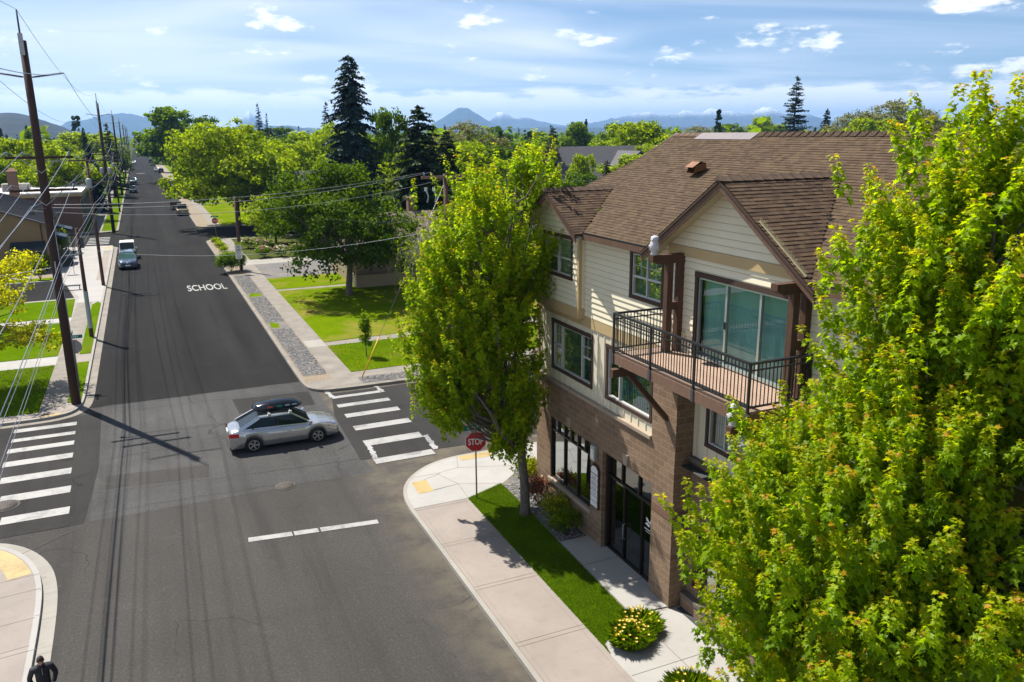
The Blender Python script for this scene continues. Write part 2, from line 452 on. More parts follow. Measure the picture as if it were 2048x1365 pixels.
def mat_board(name, col, var=0.08, rough=0.7):
    m, nt, b = new_mat(name); g = NB(nt); p = g.pos()
    n1 = g.noise(p, 0.9, 4, 0.6); n2 = g.noise(g.mapping(p, (1, 0.6, 14)), 4, 3, 0.6)
    c = g.mix(g.range(n1, 0.35, 0.7), tuple(x*(1-var) for x in col), col)
    c = g.mix(g.range(n2, 0.5, 0.72, 0, 0.18), c, tuple(x*0.75 for x in col))
    g.l(c, b.inputs["Base Color"]); b.inputs["Roughness"].default_value = rough; b.inputs["Specular IOR Level"].default_value = 0.3
    return m
M['siding'] = mat_board("cream_lap_siding", (0.72, 0.665, 0.50))
M['lapshade'] = simple('painted_lap_shadow', (0.42, 0.375, 0.27), 0.8, 0.2, 3)  # darker cream, paints the shadow line under each siding lap
M['batten'] = mat_board("cream_board_and_batten", (0.67, 0.61, 0.455))
M['tanband'] = mat_board("tan_trim_board", (0.46, 0.345, 0.18))
M['soffit'] = mat_board("pale_soffit", (0.50, 0.45, 0.31))
M['cap'] = mat_concrete("tan_cast_stone_cap", (0.36, 0.29, 0.22), 0.3, 3.0)
M['ledge_dark'] = mat_concrete("grey_brown_stone_ledge", (0.15, 0.125, 0.10), 0.3, 3.0)
def mat_timber(name, a, b_, rough=0.6):
    m, nt, b = new_mat(name); g = NB(nt); p = g.obj()
    n1 = g.noise(g.mapping(p, (9, 9, 1.2)), 2.2, 5, 0.65, 0.5)
    n2 = g.noise(p, 1.4, 4, 0.6)
    c = g.mix(g.range(n1, 0.3, 0.7), a, b_)
    c = g.mix(g.range(n2, 0.5, 0.75, 0, 0.35), c, tuple(x*0.6 for x in a))
    g.l(c, b.inputs["Base Color"]); b.inputs["Roughness"].default_value = rough; b.inputs["Specular IOR Level"].default_value = 0.35
    g.l(g.bump(n1, 0.25, 0.006), b.inputs["Normal"])
    return m
M['timber'] = mat_timber("dark_brown_stained_timber", (0.060, 0.030, 0.019), (0.105, 0.055, 0.033))
M['fascia'] = mat_timber("brown_fascia_board", (0.085, 0.048, 0.032), (0.14, 0.08, 0.052))
M['fasciawood'] = mat_timber("brown_deck_fascia_timber", (0.135, 0.078, 0.05), (0.19, 0.115, 0.075))
M['trimbrown'] = mat_board("dark_brown_window_trim", (0.06, 0.036, 0.026))
M['poleWood'] = mat_timber("creosoted_pole_wood", (0.034, 0.018, 0.013), (0.065, 0.035, 0.024), 0.8)
M['poleRed'] = mat_timber("reddish_pole_wood", (0.07, 0.033, 0.024), (0.11, 0.055, 0.038), 0.8)
def mat_shingle(name, axis, a, b_, c_):
    m, nt, b = new_mat(name); g = NB(nt); p = g.pos()
    s = g.n("ShaderNodeSeparateXYZ"); g.l(p, s.inputs[0])
    c = g.n("ShaderNodeCombineXYZ"); g.l(s.outputs[axis], c.inputs[0]); g.l(s.outputs[2], c.inputs[1])
    t = g.n("ShaderNodeTexBrick"); g.l(c.outputs[0], t.inputs["Vector"]); t.offset = 0.37; t.squash = 0.72; t.squash_frequency = 3
    t.inputs["Scale"].default_value = 1.0; t.inputs["Mortar Size"].default_value = 0.0015
    t.inputs["Brick Width"].default_value = 0.21; t.inputs["Row Height"].default_value = COURSE_Z if axis == 1 else COURSE_ZG
    t.inputs["Color1"].default_value = a+(1,); t.inputs["Color2"].default_value = b_+(1,); t.inputs["Mortar"].default_value = c_+(1,)
    n = g.noise(p, 45, 3, 0.7); n2 = g.noise(p, 0.7, 4, 0.6)
    col = g.mix(g.range(n, 0.35, 0.7, 0.4, 0), t.outputs["Color"], c_)
    col = g.mix(g.range(n2, 0.42, 0.72, 0, 0.25), col, tuple(x*0.8 for x in a))
    g.l(col, b.inputs["Base Color"]); b.inputs["Roughness"].default_value = 0.92; b.inputs["Specular IOR Level"].default_value = 0.15
    g.l(g.bump(n, 0.4, 0.006), b.inputs["Normal"])
    return m
MAIN_S = 0.532; GAB_S = 0.66
EXPO = 0.125
COURSE_Z = EXPO*MAIN_S/math.sqrt(1+MAIN_S**2); COURSE_ZG = EXPO*GAB_S/math.sqrt(1+GAB_S**2)
M['shingle_y'] = mat_shingle("brown_shingles", 1, (0.120, 0.083, 0.049), (0.070, 0.046, 0.030), (0.030, 0.020, 0.014))
M['shingle_x'] = mat_shingle("brown_gable_shingles", 0, (0.125, 0.083, 0.050), (0.062, 0.039, 0.027), (0.028, 0.018, 0.013))
M['ridgecap'] = simple("ridge_cap_shingle", (0.10, 0.064, 0.043), 0.9, 0.25, 6)
M['flashing'] = simple("grey_metal_flashing", (0.20, 0.175, 0.17), 0.4, 0.1, 3, 0.6)
M['copper'] = simple("orange_brown_vent_metal", (0.19, 0.085, 0.035), 0.45, 0.15, 5, 0.3)
M['black_metal'] = simple("black_powder_coated_metal", (0.014, 0.015, 0.018), 0.35, 0.1, 5, 0.0, 0.5)
M['steel'] = simple("galvanised_steel", (0.34, 0.35, 0.36), 0.45, 0.15, 8, 0.7)
M['bracket'] = simple("dark_grey_bracket_steel", (0.075, 0.075, 0.08), 0.5, 0.1, 8, 0.3)
M['vinyl'] = simple("white_vinyl_frame", (0.50, 0.49, 0.46), 0.4, 0.05, 3)
M['alu'] = simple("brushed_aluminium", (0.45, 0.51, 0.49), 0.35, 0.05, 5, 0.7)
M['bronze'] = simple("dark_bronze_storefront_frame", (0.018, 0.013, 0.010), 0.4, 0.1, 4, 0.2)
M['dark'] = simple("dark_interior", (0.012, 0.014, 0.016), 0.9, 0.2, 1)
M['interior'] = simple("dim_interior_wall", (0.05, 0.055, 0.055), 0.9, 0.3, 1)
M['blind'] = simple("teal_grey_blind", (0.25, 0.40, 0.395), 0.7, 0.1, 2)
M['blind_dark'] = simple("dark_teal_blind", (0.10, 0.24, 0.27), 0.7, 0.15, 2)
def mat_glass(name, tint, refl=0.10, rmax=0.8):
    m, nt, b = new_mat(name); g = NB(nt); nt.nodes.remove(b)
    out = nt.nodes["Material Output"]
    tr = g.n("ShaderNodeBsdfTransparent"); tr.inputs[0].default_value = tint+(1,)
    gl = g.n("ShaderNodeBsdfGlossy"); gl.inputs["Roughness"].default_value = 0.015; gl.inputs["Color"].default_value = (0.95, 1, 0.99, 1)
    lw = g.n("ShaderNodeLayerWeight"); lw.inputs["Blend"].default_value = 0.35
    n = g.noise(g.obj(), 0.9, 2, 0.5); g.l(g.bump(n, 0.05, 0.02), gl.inputs["Normal"])
    mx = g.n("ShaderNodeMixShader"); g.l(g.range(lw.outputs["Fresnel"], 0.0, 1.0, refl, rmax), mx.inputs[0])
    g.l(tr.outputs[0], mx.inputs[1]); g.l(gl.outputs[0], mx.inputs[2]); g.l(mx.outputs[0], out.inputs[0])
    return m
M['glass'] = mat_glass("window_glass", (0.72, 0.93, 0.90), 0.05, 0.55)
M['glass_store'] = mat_glass("dark_storefront_glass", (0.22, 0.27, 0.27), 0.42, 0.95)
M['glass_door'] = mat_glass("dark_door_glass", (0.2, 0.24, 0.24), 0.16, 0.8)
def mat_deck(name):
    m, nt, b = new_mat(name); g = NB(nt); p = g.pos()
    s = g.n("ShaderNodeSeparateXYZ"); g.l(p, s.inputs[0])
    c = g.n("ShaderNodeCombineXYZ"); g.l(s.outputs[1], c.inputs[0]); g.l(s.outputs[0], c.inputs[1])
    t = g.n("ShaderNodeTexBrick"); g.l(c.outputs[0], t.inputs["Vector"]); t.inputs["Scale"].default_value = 1.0
    t.inputs["Brick Width"].default_value = 3.6; t.inputs["Row Height"].default_value = 0.14; t.inputs["Mortar Size"].default_value = 0.006
    t.inputs["Color1"].default_value = (0.33, 0.225, 0.165, 1); t.inputs["Color2"].default_value = (0.37, 0.26, 0.19, 1); t.inputs["Mortar"].default_value = (0.16, 0.11, 0.08, 1)
    n = g.noise(g.mapping(p, (1, 8, 1)), 5, 4, 0.6)
    col = g.mix(g.range(n, 0.45, 0.7, 0, 0.3), t.outputs["Color"], (0.20, 0.135, 0.10))
    g.l(col, b.inputs["Base Color"]); b.inputs["Roughness"].default_value = 0.7
    return m
M['deck'] = mat_deck("brown_composite_decking")
M['spike'] = simple("pale_plastic_spikes", (0.52, 0.47, 0.30), 0.5, 0.1, 5)
M['white_plastic'] = simple("white_plastic_wrap", (0.46, 0.46, 0.49), 0.55, 0.06, 14, bump=0.6, bscale=25)
M['signwhite'] = simple("white_sign_face", (0.72, 0.72, 0.70), 0.4, 0.04, 3)
M['signgreen'] = simple("green_street_sign", (0.0, 0.22, 0.16), 0.4, 0.05, 3)
M['signred'] = simple("red_stop_sign_face", (0.42, 0.012, 0.022), 0.4, 0.06, 3)
M['signgrey'] = simple("bare_aluminium_sign_back", (0.33, 0.30, 0.30), 0.5, 0.08, 4, 0.4)
M['signlime'] = simple("lime_school_sign", (0.55, 0.70, 0.03), 0.4, 0.05, 3)
M['signblack'] = simple("black_lettering", (0.012, 0.012, 0.014), 0.5, 0.05, 3)
M['post_green'] = simple("green_grey_post", (0.20, 0.22, 0.17), 0.5, 0.1, 6, 0.3)
# ================================================================ ground, roads, pavements
def setting(name, mb, mats):
    o = mb.build(name, mats); o["kind"] = "structure"; return o
def sheet(name, polys, z, mat, thick=None):
    mb = MB()
    for pts in polys:
        if thick is None:
            n = len(pts)
            area = sum(pts[i][0]*pts[(i+1)%n][1]-pts[(i+1)%n][0]*pts[i][1] for i in range(n))
            if area < 0: pts = pts[::-1]
            mb.poly([(p[0], p[1], z) for p in pts])
        else: mb.prism(pts, z-thick, z)
    return setting(name, mb, mat)
def rect(x0, y0, x1, y1): return [(x0,y0),(x1,y0),(x1,y1),(x0,y1)]
def smooth_pts(pts, it=2):
    for _ in range(it):
        q = [pts[0]]
        for a, b in zip(pts[:-1], pts[1:]):
            q += [(a[0]*.75+b[0]*.25, a[1]*.75+b[1]*.25), (a[0]*.25+b[0]*.75, a[1]*.25+b[1]*.75)]
        q.append(pts[-1]); pts = q
    return pts
def offset_line(pts, d):
    out = []
    for i, p in enumerate(pts):
        a = pts[max(0, i-1)]; b = pts[min(len(pts)-1, i+1)]
        tx, ty = b[0]-a[0], b[1]-a[1]; l = math.hypot(tx, ty) or 1
        out.append((p[0]-ty/l*d, p[1]+tx/l*d))
    return out
# the plain: one sheet out to the horizon, denser near the camera
mb = MB()
mb.poly([(-14000,-2000,-0.06),(16000,-2000,-0.06),(16000,16000,-0.06),(-14000,16000,-0.06)])
setting("ground", mb, M['field'])
XL, XR = -3.46, 6.86          # kerb lines of the street north of the crossing
sheet("road", [[(-3.62,-25),(7.66,-25),(7.66,30.6),(-3.62,30.6)]], -0.004, M['asphalt_old'])
sheet("road", [[(-3.0,30.6),(7.4,30.6),(7.4,44.6),(-3.0,44.6)]], -0.0035, M['asphalt_cross'])
sheet("road", [[(-14,22),(16,22),(16,48),(-14,48)]], -0.012, M['asphalt_old'])
# northern carriageway: newer, darker surfacing whose edge runs a little into the crossing
sheet("road", [[(-3.62,44.6),(7.0,44.6),(6.98,60),(6.9,430),(6.9,900),(-3.6,900)]], -0.002, M['asphalt_new'])
sheet("road", [[(12.5,30.3),(140,30.3),(140,42.2),(12.5,42.2)]], -0.004, M['asphalt_old'])
sheet("road", [[(-140,30.5),(-3.2,30.5),(-2.9,36),(-3.0,41),(-3.1,43.6),(-140,43.6)]], 0.000, M['asphalt_mid'])
sheet("road", [[(-120,113.5),(-3.5,113.5),(-3.5,129),(-120,129)], [(6.8,114),(120,114),(120,129),(6.8,129)]], -0.006, M['asphalt_new'])
# darker strip of new surfacing on the cross street to the right, lighter worn patches in the middle
def blot(name, pts, z, mat): return sheet(name, [pts], z, mat)
sheet("road_patch", [[(7.2,32.0),(22,31.2),(60,31.2),(60,41.6),(8.0,41.6),(7.4,38)]], 0.000, M['asphalt_mid'])
sheet("road_patch", [[(-2.6,33.4),(1.2,32.9),(1.3,34.3),(-2.6,34.8)]], -0.0005, M['asphalt_old'])
sheet("road_patch", [[(3.2,40.4),(6.9,40.2),(7.0,42.6),(3.1,42.9)]], -0.0005, M['asphalt_mid'])
# main street kerbed blocks -------------------------------------------------
def block(name, outer, kerb=0.17, z=0.13, closed_tail=None, mat=None, gutter=None):
    """outer: kerb line (open polyline, block lies to its left side); closed_tail: points closing the polygon."""
    o = smooth_pts(outer, 2) if len(outer) > 2 else outer
    poly = o + (closed_tail or [])
    mbk = MB(); mbk.prism(poly, -0.3, z)
    s = setting(name, mbk, [M['conc_grey']])
    return o
# near right block (building)
r1 = [(7.65,-25),(7.65,10),(7.65,25.2),(7.62,26.6),(7.80,27.9),(8.25,28.9),(9.08,29.75),(9.93,30.25),(10.9,30.46),(12.2,30.45),(14,30.4),(120,30.4)]
r1s = [(7.65,-25)] + smooth_pts(r1[1:-1], 2) + [(120,30.4)]
mbk = MB(); mbk.prism(r1s+[(120,-25)], -0.3, 0.13); setting("kerb", mbk, M['conc_grey'])
inn = offset_line(r1s, -0.15)
def between(l0, l1): return l0 + l1[::-1]
inn_c = [p for p in inn if p[1] > 26.35]
sheet("sidewalk", [[(7.80,-25),(9.86,-25),(9.86,26.33),(7.80,26.33)]], 0.134, M['conc_pink'])
corner = [(7.80,26.36)] + inn_c[1:-1] + [(40,30.2),(40,28.9),(14.6,28.9),(13.2,28.35),(11.55,27.0),(9.86,26.36)]
sheet("sidewalk", [corner], 0.134, M['conc_white'])
sheet("sidewalk", [[(9.86,-25),(13.1,-25),(13.1,17.06),(11.36,17.06),(11.30,17.35),(11.0,17.05),(9.93,16.4),(9.86,15.9)]], 0.134, M['conc_white'])
mb = MB(); mb.prism([(11.33,17.30),(13.22,17.08),(13.22,21.85),(11.42,21.85)], 0.0, 0.165); setting("entry_slab", mb, M['conc_slab'])
mb = MB(); mb.prism([(9.88,16.0),(9.95,16.45),(11.0,17.1),(11.29,17.4),(11.39,21.85),(11.48,23.9),(11.5,27.0),(9.88,26.3)], 0.05, 0.155); setting("lawn", mb, M['lawn_lush'])
sheet("gravel_bed", [[(11.5,21.9),(12.45,21.9),(12.45,25.7),(14.6,25.8),(14.6,28.8),(13.2,28.3),(11.55,27.0)]], 0.139, M['gravel'])
# joints in the concrete: thin dark recessed lines
def joints(name, segs, z, w=0.018, mat=None):
    mb = MB()
    for (x0,y0),(x1,y1) in segs:
        d = Vector((x1-x0, y1-y0)); d.normalize(); n = Vector((-d.y, d.x))*(w/2)
        mb.poly([(x0-n.x,y0-n.y,z),(x1-n.x,y1-n.y,z),(x1+n.x,y1+n.y,z),(x0+n.x,y0+n.y,z)])
    return setting(name, mb, mat or M['joint'])
M['joint'] = simple("dirty_joint", (0.16, 0.125, 0.10), 0.95, 0.3, 2)
js = []
for y in (2.2, 5.2, 8.2, 11.2, 14.3, 17.45, 20.5, 23.4, 26.33):
    js += [((7.80,y),(9.86,y)), ((7.80,y-0.18),(9.86,y-0.18))]
js += [((7.80,-25),(7.80,26.33))]
joints("sidewalk_joint", js, 0.1385, 0.016)
joints("sidewalk_joint", [((9.70,-25),(9.70,26.3)),((7.95,-25),(7.95,26.3))], 0.1385, 0.007)
cj = [((8.85,28.6),(9.7,28.95)),((8.9,27.53),(10.0,27.7)),((8.35,27.5),(10.0,27.7)),((10.0,27.7),(9.9,26.36)),((9.55,29.0),(10.0,27.7)),((9.55,29.0),(10.55,29.2)),((9.55,29.0),(8.3,29.05)),((10.55,29.2),(10.9,30.3)),
      ((10.0,27.7),(11.5,27.05)),((10.55,29.2),(13.0,28.3)),((12.3,29.9),(12.9,28.3)),((14.5,28.9),(14.5,30.3)),((16,28.9),(16,30.3))]
joints("sidewalk_joint", cj, 0.1385, 0.014)
joints("slab_joint", [((11.36,18.75),(13.2,18.75)),((11.39,20.2),(13.2,20.2))], 0.1695, 0.02)
joints("slab_joint", [((9.9,15.0),(13.1,15.0)),((11.4,11.5),(11.4,17.0)),((9.9,12.3),(13.1,12.3)),((9.9,9.5),(13.1,9.5))], 0.1385, 0.016)
def tactile(name, pts, z=0.139):
    o = sheet(name, [pts], z, M['tactile'])
    return o
tactile("tactile_paving", [(8.32,27.45),(8.93,27.50),(8.98,28.60),(8.38,28.60)])
tactile("tactile_paving", [(10.95,29.82),(12.35,29.75),(12.35,30.27),(10.95,30.30)])
# bumps on the tactile plates
mb = MB()
for (x0,y0,x1,y1) in ((8.40,27.52,8.93,28.56),(11.0,29.86,12.3,30.24)):
    for i in range(int((x1-x0)/0.06)):
        for j in range(int((y1-y0)/0.06)):
            x, y = x0+i*0.06, y0+j*0.06
            mb.add([(x-.012,y-.012,.1395),(x+.012,y-.012,.1395),(x+.012,y+.012,.1395),(x-.012,y+.012,.1395),(x,y,.146)], [(0,1,4),(1,2,4),(2,3,4),(3,0,4)])
setting("tactile_bumps", mb, M['tactile'])
# far right block (gardens)
r2 = [(120,42.05),(16,42.0),(10.5,41.9),(8.4,41.95),(7.55,42.15),(7.05,42.7),(6.88,43.6),(6.86,46),(6.86,60)]
r2s = smooth_pts(r2, 2) + [(6.80,113.3)]
r2s = [(120,42.05)]+[p for p in r2s[1:-1]]+[(6.80,111.5),(7.3,112.9),(8.4,113.5),(120,113.5)]
mbk = MB(); mbk.prism(r2s, -0.3, 0.13); setting("kerb", mbk, M['conc_old'])
sheet("verge", [[(7.06,43.6),(8.55,43.3),(8.62,112.8),(7.0,112.0)]], 0.134, M['dirt'])
sheet("sidewalk", [[(8.60,42.35),(9.80,42.35),(9.92,113.2),(8.70,113.2)], [(9.8,43.55),(9.8,44.7),(60,44.9),(60,43.6)], [(7.2,42.5),(8.6,42.35),(8.6,43.9),(7.2,43.9)]], 0.138, M['conc_old'])
sheet("sidewalk", [[(8.6,51.3),(9.8,51.3),(9.8,53.2),(8.6,53.2)]], 0.142, M['conc_grey'])
joints("sidewalk_joint", [((8.62,y),(9.85,y)) for y in np.arange(44, 112, 1.6)], 0.1425, 0.014)
sheet("gravel_verge", [[(7.15,45.0),(8.5,45.0),(8.55,82.3),(7.1,82.6)], [(9.9,42.3),(60,42.3),(60,43.5),(9.9,43.5)]], 0.139, M['gravel'])
sheet("verge_grass", [[(7.25,70.6),(7.9,70.3),(8.45,70.9),(8.3,71.9),(7.5,72.1)], [(7.3,58.2),(7.8,57.6),(7.95,59.3),(7.4,60.0)]], 0.141, M['lawn'])
mb = MB(); mb.prism([(9.82,44.75),(30,45),(30,51.35),(9.82,51.25)], 0.05, 0.155); mb.prism([(9.82,52.3),(30,53.4),(30,72.1),(9.84,72.0)], 0.05, 0.155)
mb.prism([(9.85,72.9),(22,72.9),(22,79.5),(9.86,79.0)], 0.05, 0.155)
setting("lawn", mb, M['lawn'])
sheet("garden_path", [[(9.8,51.3),(30,51.4),(30,53.35),(9.8,52.25)], [(9.83,72.05),(22,72.15),(22,72.85),(9.83,72.85)]], 0.139, M['conc_old'])
sheet("gravel_drive", [[(9.88,79.1),(22,79.6),(22,88.5),(9.9,88.5)]], 0.139, M['gravel'])
sheet("driveway", [[(8.6,88.6),(24,88.7),(24,92.2),(8.6,92.2)]], 0.1425, M['conc_grey'])
sheet("garden_soil", [[(9.95,92.3),(28,92.3),(28,112.5),(9.95,112.5)], [(22.1,72.2),(34,72.2),(34,88.4),(22.1,88.4)]], 0.139, M['field'])
# third block on the right
mbk = MB(); mbk.prism([(120,129.2),(9,129.2),(7.6,129.8),(6.9,131.2),(6.9,420),(120,420)], -0.3, 0.12); setting("kerb", mbk, M['conc_old'])
sheet("verge_grass", [[(7.1,131),(8.9,130.5),(8.9,420),(7.1,420)]], 0.125, M['dirt'])
sheet("sidewalk", [[(8.9,130),(10.3,130),(10.3,420),(8.9,420)]], 0.129, M['conc_old'])
sheet("lawn", [[(10.3,131),(120,131),(120,420),(10.3,420)]], 0.125, M['lawn'])
# near left corner
l1 = [(-3.95,-25),(-3.95,21.5),(-3.98,24.4),(-4.08,26.2),(-4.38,27.7),(-5.1,29.1),(-6.1,29.95),(-8,30.3),(-120,30.3)]
l1s = [(-3.95,-25)]+smooth_pts(l1[1:-1],2)+[(-120,30.3)]
g1s = offset_line(l1s, -0.40)
mbk = MB(); mbk.prism(l1s+[(-120,-25)], -0.3, 0.13); setting("kerb", mbk, M['conc_white'])
sheet("gutter", [between(l1s, g1s)], 0.004, M['conc_grey'])
i1 = offset_line(l1s, 0.16)
sheet("sidewalk", [i1+[(-40,30.0),(-40,-25)]], 0.134, M['conc_pink'])
ta, tb = offset_line(l1s, 0.20), offset_line(l1s, 0.85)
sel = [i for i, p in enumerate(l1s) if 26.9 < p[1] < 30.2 and p[0] > -7.5]
tactile("tactile_paving", [ta[i] for i in sel]+[tb[i] for i in sel][::-1])
joints("sidewalk_joint", [((-4.1,y),(-12,y-0.9)) for y in (13.0,13.25,16.2,16.45,19.4,19.65,22.6,22.85,24.3,26.0,27.0)], 0.1385, 0.015)
joints("kerb_joint", [((-3.56,y),(-4.12,y)) for y in (13,16.2,19.4,22.6,24.4,25.9)], 0.1345, 0.012)
# far left block
l2 = [(-120,43.5),(-9,43.5),(-6.0,43.45),(-4.9,43.6),(-4.25,44.1),(-3.95,45.2),(-3.9,47),(-3.9,60)]
l2s = [(-120,43.5)]+smooth_pts(l2[1:-1],2)+[(-3.9,111.5),(-4.6,112.9),(-6,113.4)]
g2s = offset_line(l2s, -0.42)
mbk = MB(); mbk.prism(l2s+[(-120,113.4)], -0.3, 0.13); setting("kerb", mbk, M['conc_grey'])
sheet("gutter", [between(l2s, g2s)], 0.004, M['conc_old'])
sheet("sidewalk", [[(-5.85,44.2),(-4.72,44.2),(-4.72,84),(-5.85,84)]], 0.134, M['conc_old'])
sheet("sidewalk", [[(-30,53.9),(-5.85,53.9),(-5.85,56.1),(-30,56.1)],[(-30,66.6),(-5.85,66.9),(-5.85,68.3),(-30,67.9)],[(-5.85,74.3),(-4.05,74.3),(-4.05,112.8),(-8.4,112.8),(-8.4,86.6),(-7.4,84.4),(-5.85,77)]], 0.138, M['conc_white'])
sheet("sidewalk", [[(-4.72,54.0),(-4.0,54.0),(-4.0,56.0),(-4.72,56.0)],[(-30,43.75),(-5.85,43.75),(-5.85,44.4),(-30,44.4)],[(-5.85,43.75),(-4.3,44.3),(-4.1,45.3),(-4.72,45.3),(-5.85,44.4)]], 0.139, M['conc_pink'])
sheet("brick_paving", [[(-4.9,85.5),(-4.15,85.5),(-4.15,108),(-4.9,108)]], 0.143, M['conc_pink'])
tactile("tactile_paving", [(-5.7,43.62),(-4.85,43.70),(-4.85,44.05),(-5.7,44.0)])
tactile("tactile_paving", [(-4.9,109.5),(-4.2,109.5),(-4.2,111.5),(-4.9,111.5)], 0.144)
mb = MB()
mb.prism([(-30,44.5),(-5.88,44.5),(-5.88,53.85),(-30,53.85)], 0.05, 0.155); mb.prism([(-30,56.15),(-5.9,56.15),(-5.9,66.5),(-30,66.5)], 0.05, 0.155)
mb.prism([(-30,68.4),(-5.9,68.4),(-6.1,76.2),(-30,75.5)], 0.05, 0.155)
mb.prism([(-4.69,45.6),(-4.05,45.6),(-4.05,53.95),(-4.69,53.95)], 0.05, 0.155); mb.prism([(-4.69,56.05),(-4.05,56.05),(-4.05,73.2),(-4.3,74.1),(-4.69,73)], 0.05, 0.155)
setting("lawn", mb, M['lawn_lush'])
sheet("driveway", [[(-40,76.0),(-6.2,76.8),(-7.3,84.2),(-8.3,86.3),(-40,86.3)]], 0.139, M['asphalt_new'])
mb = MB(); mb.prism([(-40,86.35),(-8.35,86.4),(-8.35,86.65),(-40,86.6)], 0.0, 0.26); setting("kerb", mb, M['conc_white'])
mb = MB(); mb.prism([(-40,86.7),(-8.5,86.7),(-8.5,89.2),(-40,89.2)], 0.05, 0.16); setting("lawn", mb, M['lawn'])
sheet("garden_soil", [[(-10.8,89.3),(-8.5,89.3),(-8.5,110),(-10.8,110)]], 0.139, M['dirt'])
joints("sidewalk_joint", [((-8.3,y),(-4.9,y)) for y in (88,91.5,95,98.5,102,105.5,109)]+[((-5.85,y),(-4.72,y)) for y in np.arange(46,75,1.6)], 0.1425, 0.016)
# beyond the second crossing, left
mbk = MB(); mbk.prism([(-120,129.2),(-6,129.2),(-4.4,129.9),(-3.7,131.2),(-3.7,430),(-120,430)], -0.3, 0.12); setting("kerb", mbk, M['conc_old'])
sheet("lawn", [[(-120,131),(-4.0,131),(-4.0,430),(-120,430)]], 0.125, M['lawn_lush'])
sheet("sidewalk", [[(-7.4,129.6),(-5.9,129.6),(-5.9,430),(-7.4,430)]], 0.129, M['conc_old'])
# far street running down to the next part of town
sheet("road", [[(-3.6,900),(6.9,900),(9,3000),(-6,3000)]], -0.02, M['asphalt_old'])

# ---------------------------------------------------------------- painted markings
def marking(name, polys, z=0.008, mat=None): return sheet(name, polys, z, mat or M['paint_white'])
LB = [(-6.7,-4.08,42.10,42.60),(-6.64,-4.06,40.75,41.2),(-6.63,-4.03,39.30,39.84),(-6.60,-3.98,37.61,38.23),(-6.46,-3.92,35.72,36.38),(-6.22,-3.82,33.68,34.37),(-5.94,-3.73,31.62,32.28)]
for x0, x1, y0, y1 in LB: marking("crosswalk_bar", [rect(x0, y0, x1, y1)])
RB = [(7.76,10.36,41.98,42.24),(7.9,10.47,40.70,41.08),(7.86,10.56,39.18,39.66),(7.89,10.59,37.50,38.07),(7.86,10.58,35.57,36.20),(7.82,10.46,33.45,34.16),(7.70,10.31,31.30,31.88)]
for x0, x1, y0, y1 in RB: marking("crosswalk_bar", [rect(x0, y0, x1, y1)])
def ragged(p0, p1, w, n=14, seed=1):
    r = random.Random(seed); a = []; b = []
    for i in range(n+1):
        t = i/n; x = p0[0]+(p1[0]-p0[0])*t; y = p0[1]+(p1[1]-p0[1])*t
        a.append((x-w/2+r.uniform(-.05,.05), y)); b.append((x+w/2+r.uniform(-.05,.05), y))
    return a+b[::-1]
marking("crosswalk_edge_line", [ragged((7.93,33.50),(7.84,31.86),0.22,14,1), ragged((10.60,33.62),(10.50,31.80),0.24,14,2)], 0.0115, M['paint_worn'])
marking("crosswalk_edge_line", [ragged((7.85,42.2),(7.93,40.95),0.24,10,3), ragged((10.47,42.1),(10.60,40.72),0.2,10,4)], 0.0115, M['paint_worn'])
marking("stop_line", [[(2.00,26.57),(2.02,26.89),(3.45,26.71),(3.45,26.39)],[(3.51,26.38),(3.51,26.70),(4.33,26.595),(4.33,26.28)],[(4.40,26.27),(4.40,26.59),(6.39,26.34),(6.38,26.03)]])
for k in range(5): marking("crosswalk_bar", [rect(-7.2+0.02*k, 115.9+k*1.75, -4.6, 116.6+k*1.75)])
marking("stop_line", [[(-1.1,328),(1.7,329),(1.7,331),(-1.1,330)]])
# SCHOOL, painted full size on the northbound lane
fc = bpy.data.curves.new("school_lettering", 'FONT'); fc.body = "SCHOOL"; fc.size = 1.0; fc.space_character = 1.08
fo = bpy.data.objects.new("school_lettering", fc); COL.objects.link(fo)
bpy.context.view_layer.update()
def text_mesh(body, bold=0.0):
    c = bpy.data.curves.new("lettering", 'FONT'); c.body = body; c.size = 1.0; c.align_x = 'CENTER'; c.align_y = 'CENTER'; c.offset = bold
    c.resolution_u = 6
    o = bpy.data.objects.new("lettering", c); COL.objects.link(o)
    bpy.context.view_layer.update()
    dg = bpy.context.evaluated_depsgraph_get()
    me = bpy.data.meshes.new_from_object(o.evaluated_get(dg))
    bpy.data.objects.remove(o); bpy.data.curves.remove(c)
    v = np.array([w.co[:] for w in me.vertices]); f = [list(p.vertices) for p in me.polygons]
    bpy.data.meshes.remove(me)
    v -= (v.max(0)+v.min(0))/2
    return v, f
bpy.data.objects.remove(fo); bpy.data.curves.remove(fc)
def text_on(mb, body, origin, ux, uy, width, height, mi=0, bold=0.0):
    """lettering centred on origin, running along ux with its height along uy, stretched to width x height."""
    v, f = text_mesh(body, bold)
    s = v.max(0)-v.min(0)
    ux, uy, o = Vector(ux).normalized(), Vector(uy).normalized(), Vector(origin)
    pts = [o + ux*(p[0]/s[0]*width) + uy*(p[1]/s[1]*height) for p in v]
    mb.add(pts, f, mi)
mb = MB(); text_on(mb, "SCHOOL", (4.42, 77.75, 0.009), (1,-0.06,0), (0,1,0), 3.3, 3.1, 0, 0.012)
setting("school_lettering", mb, M['paint_white'])
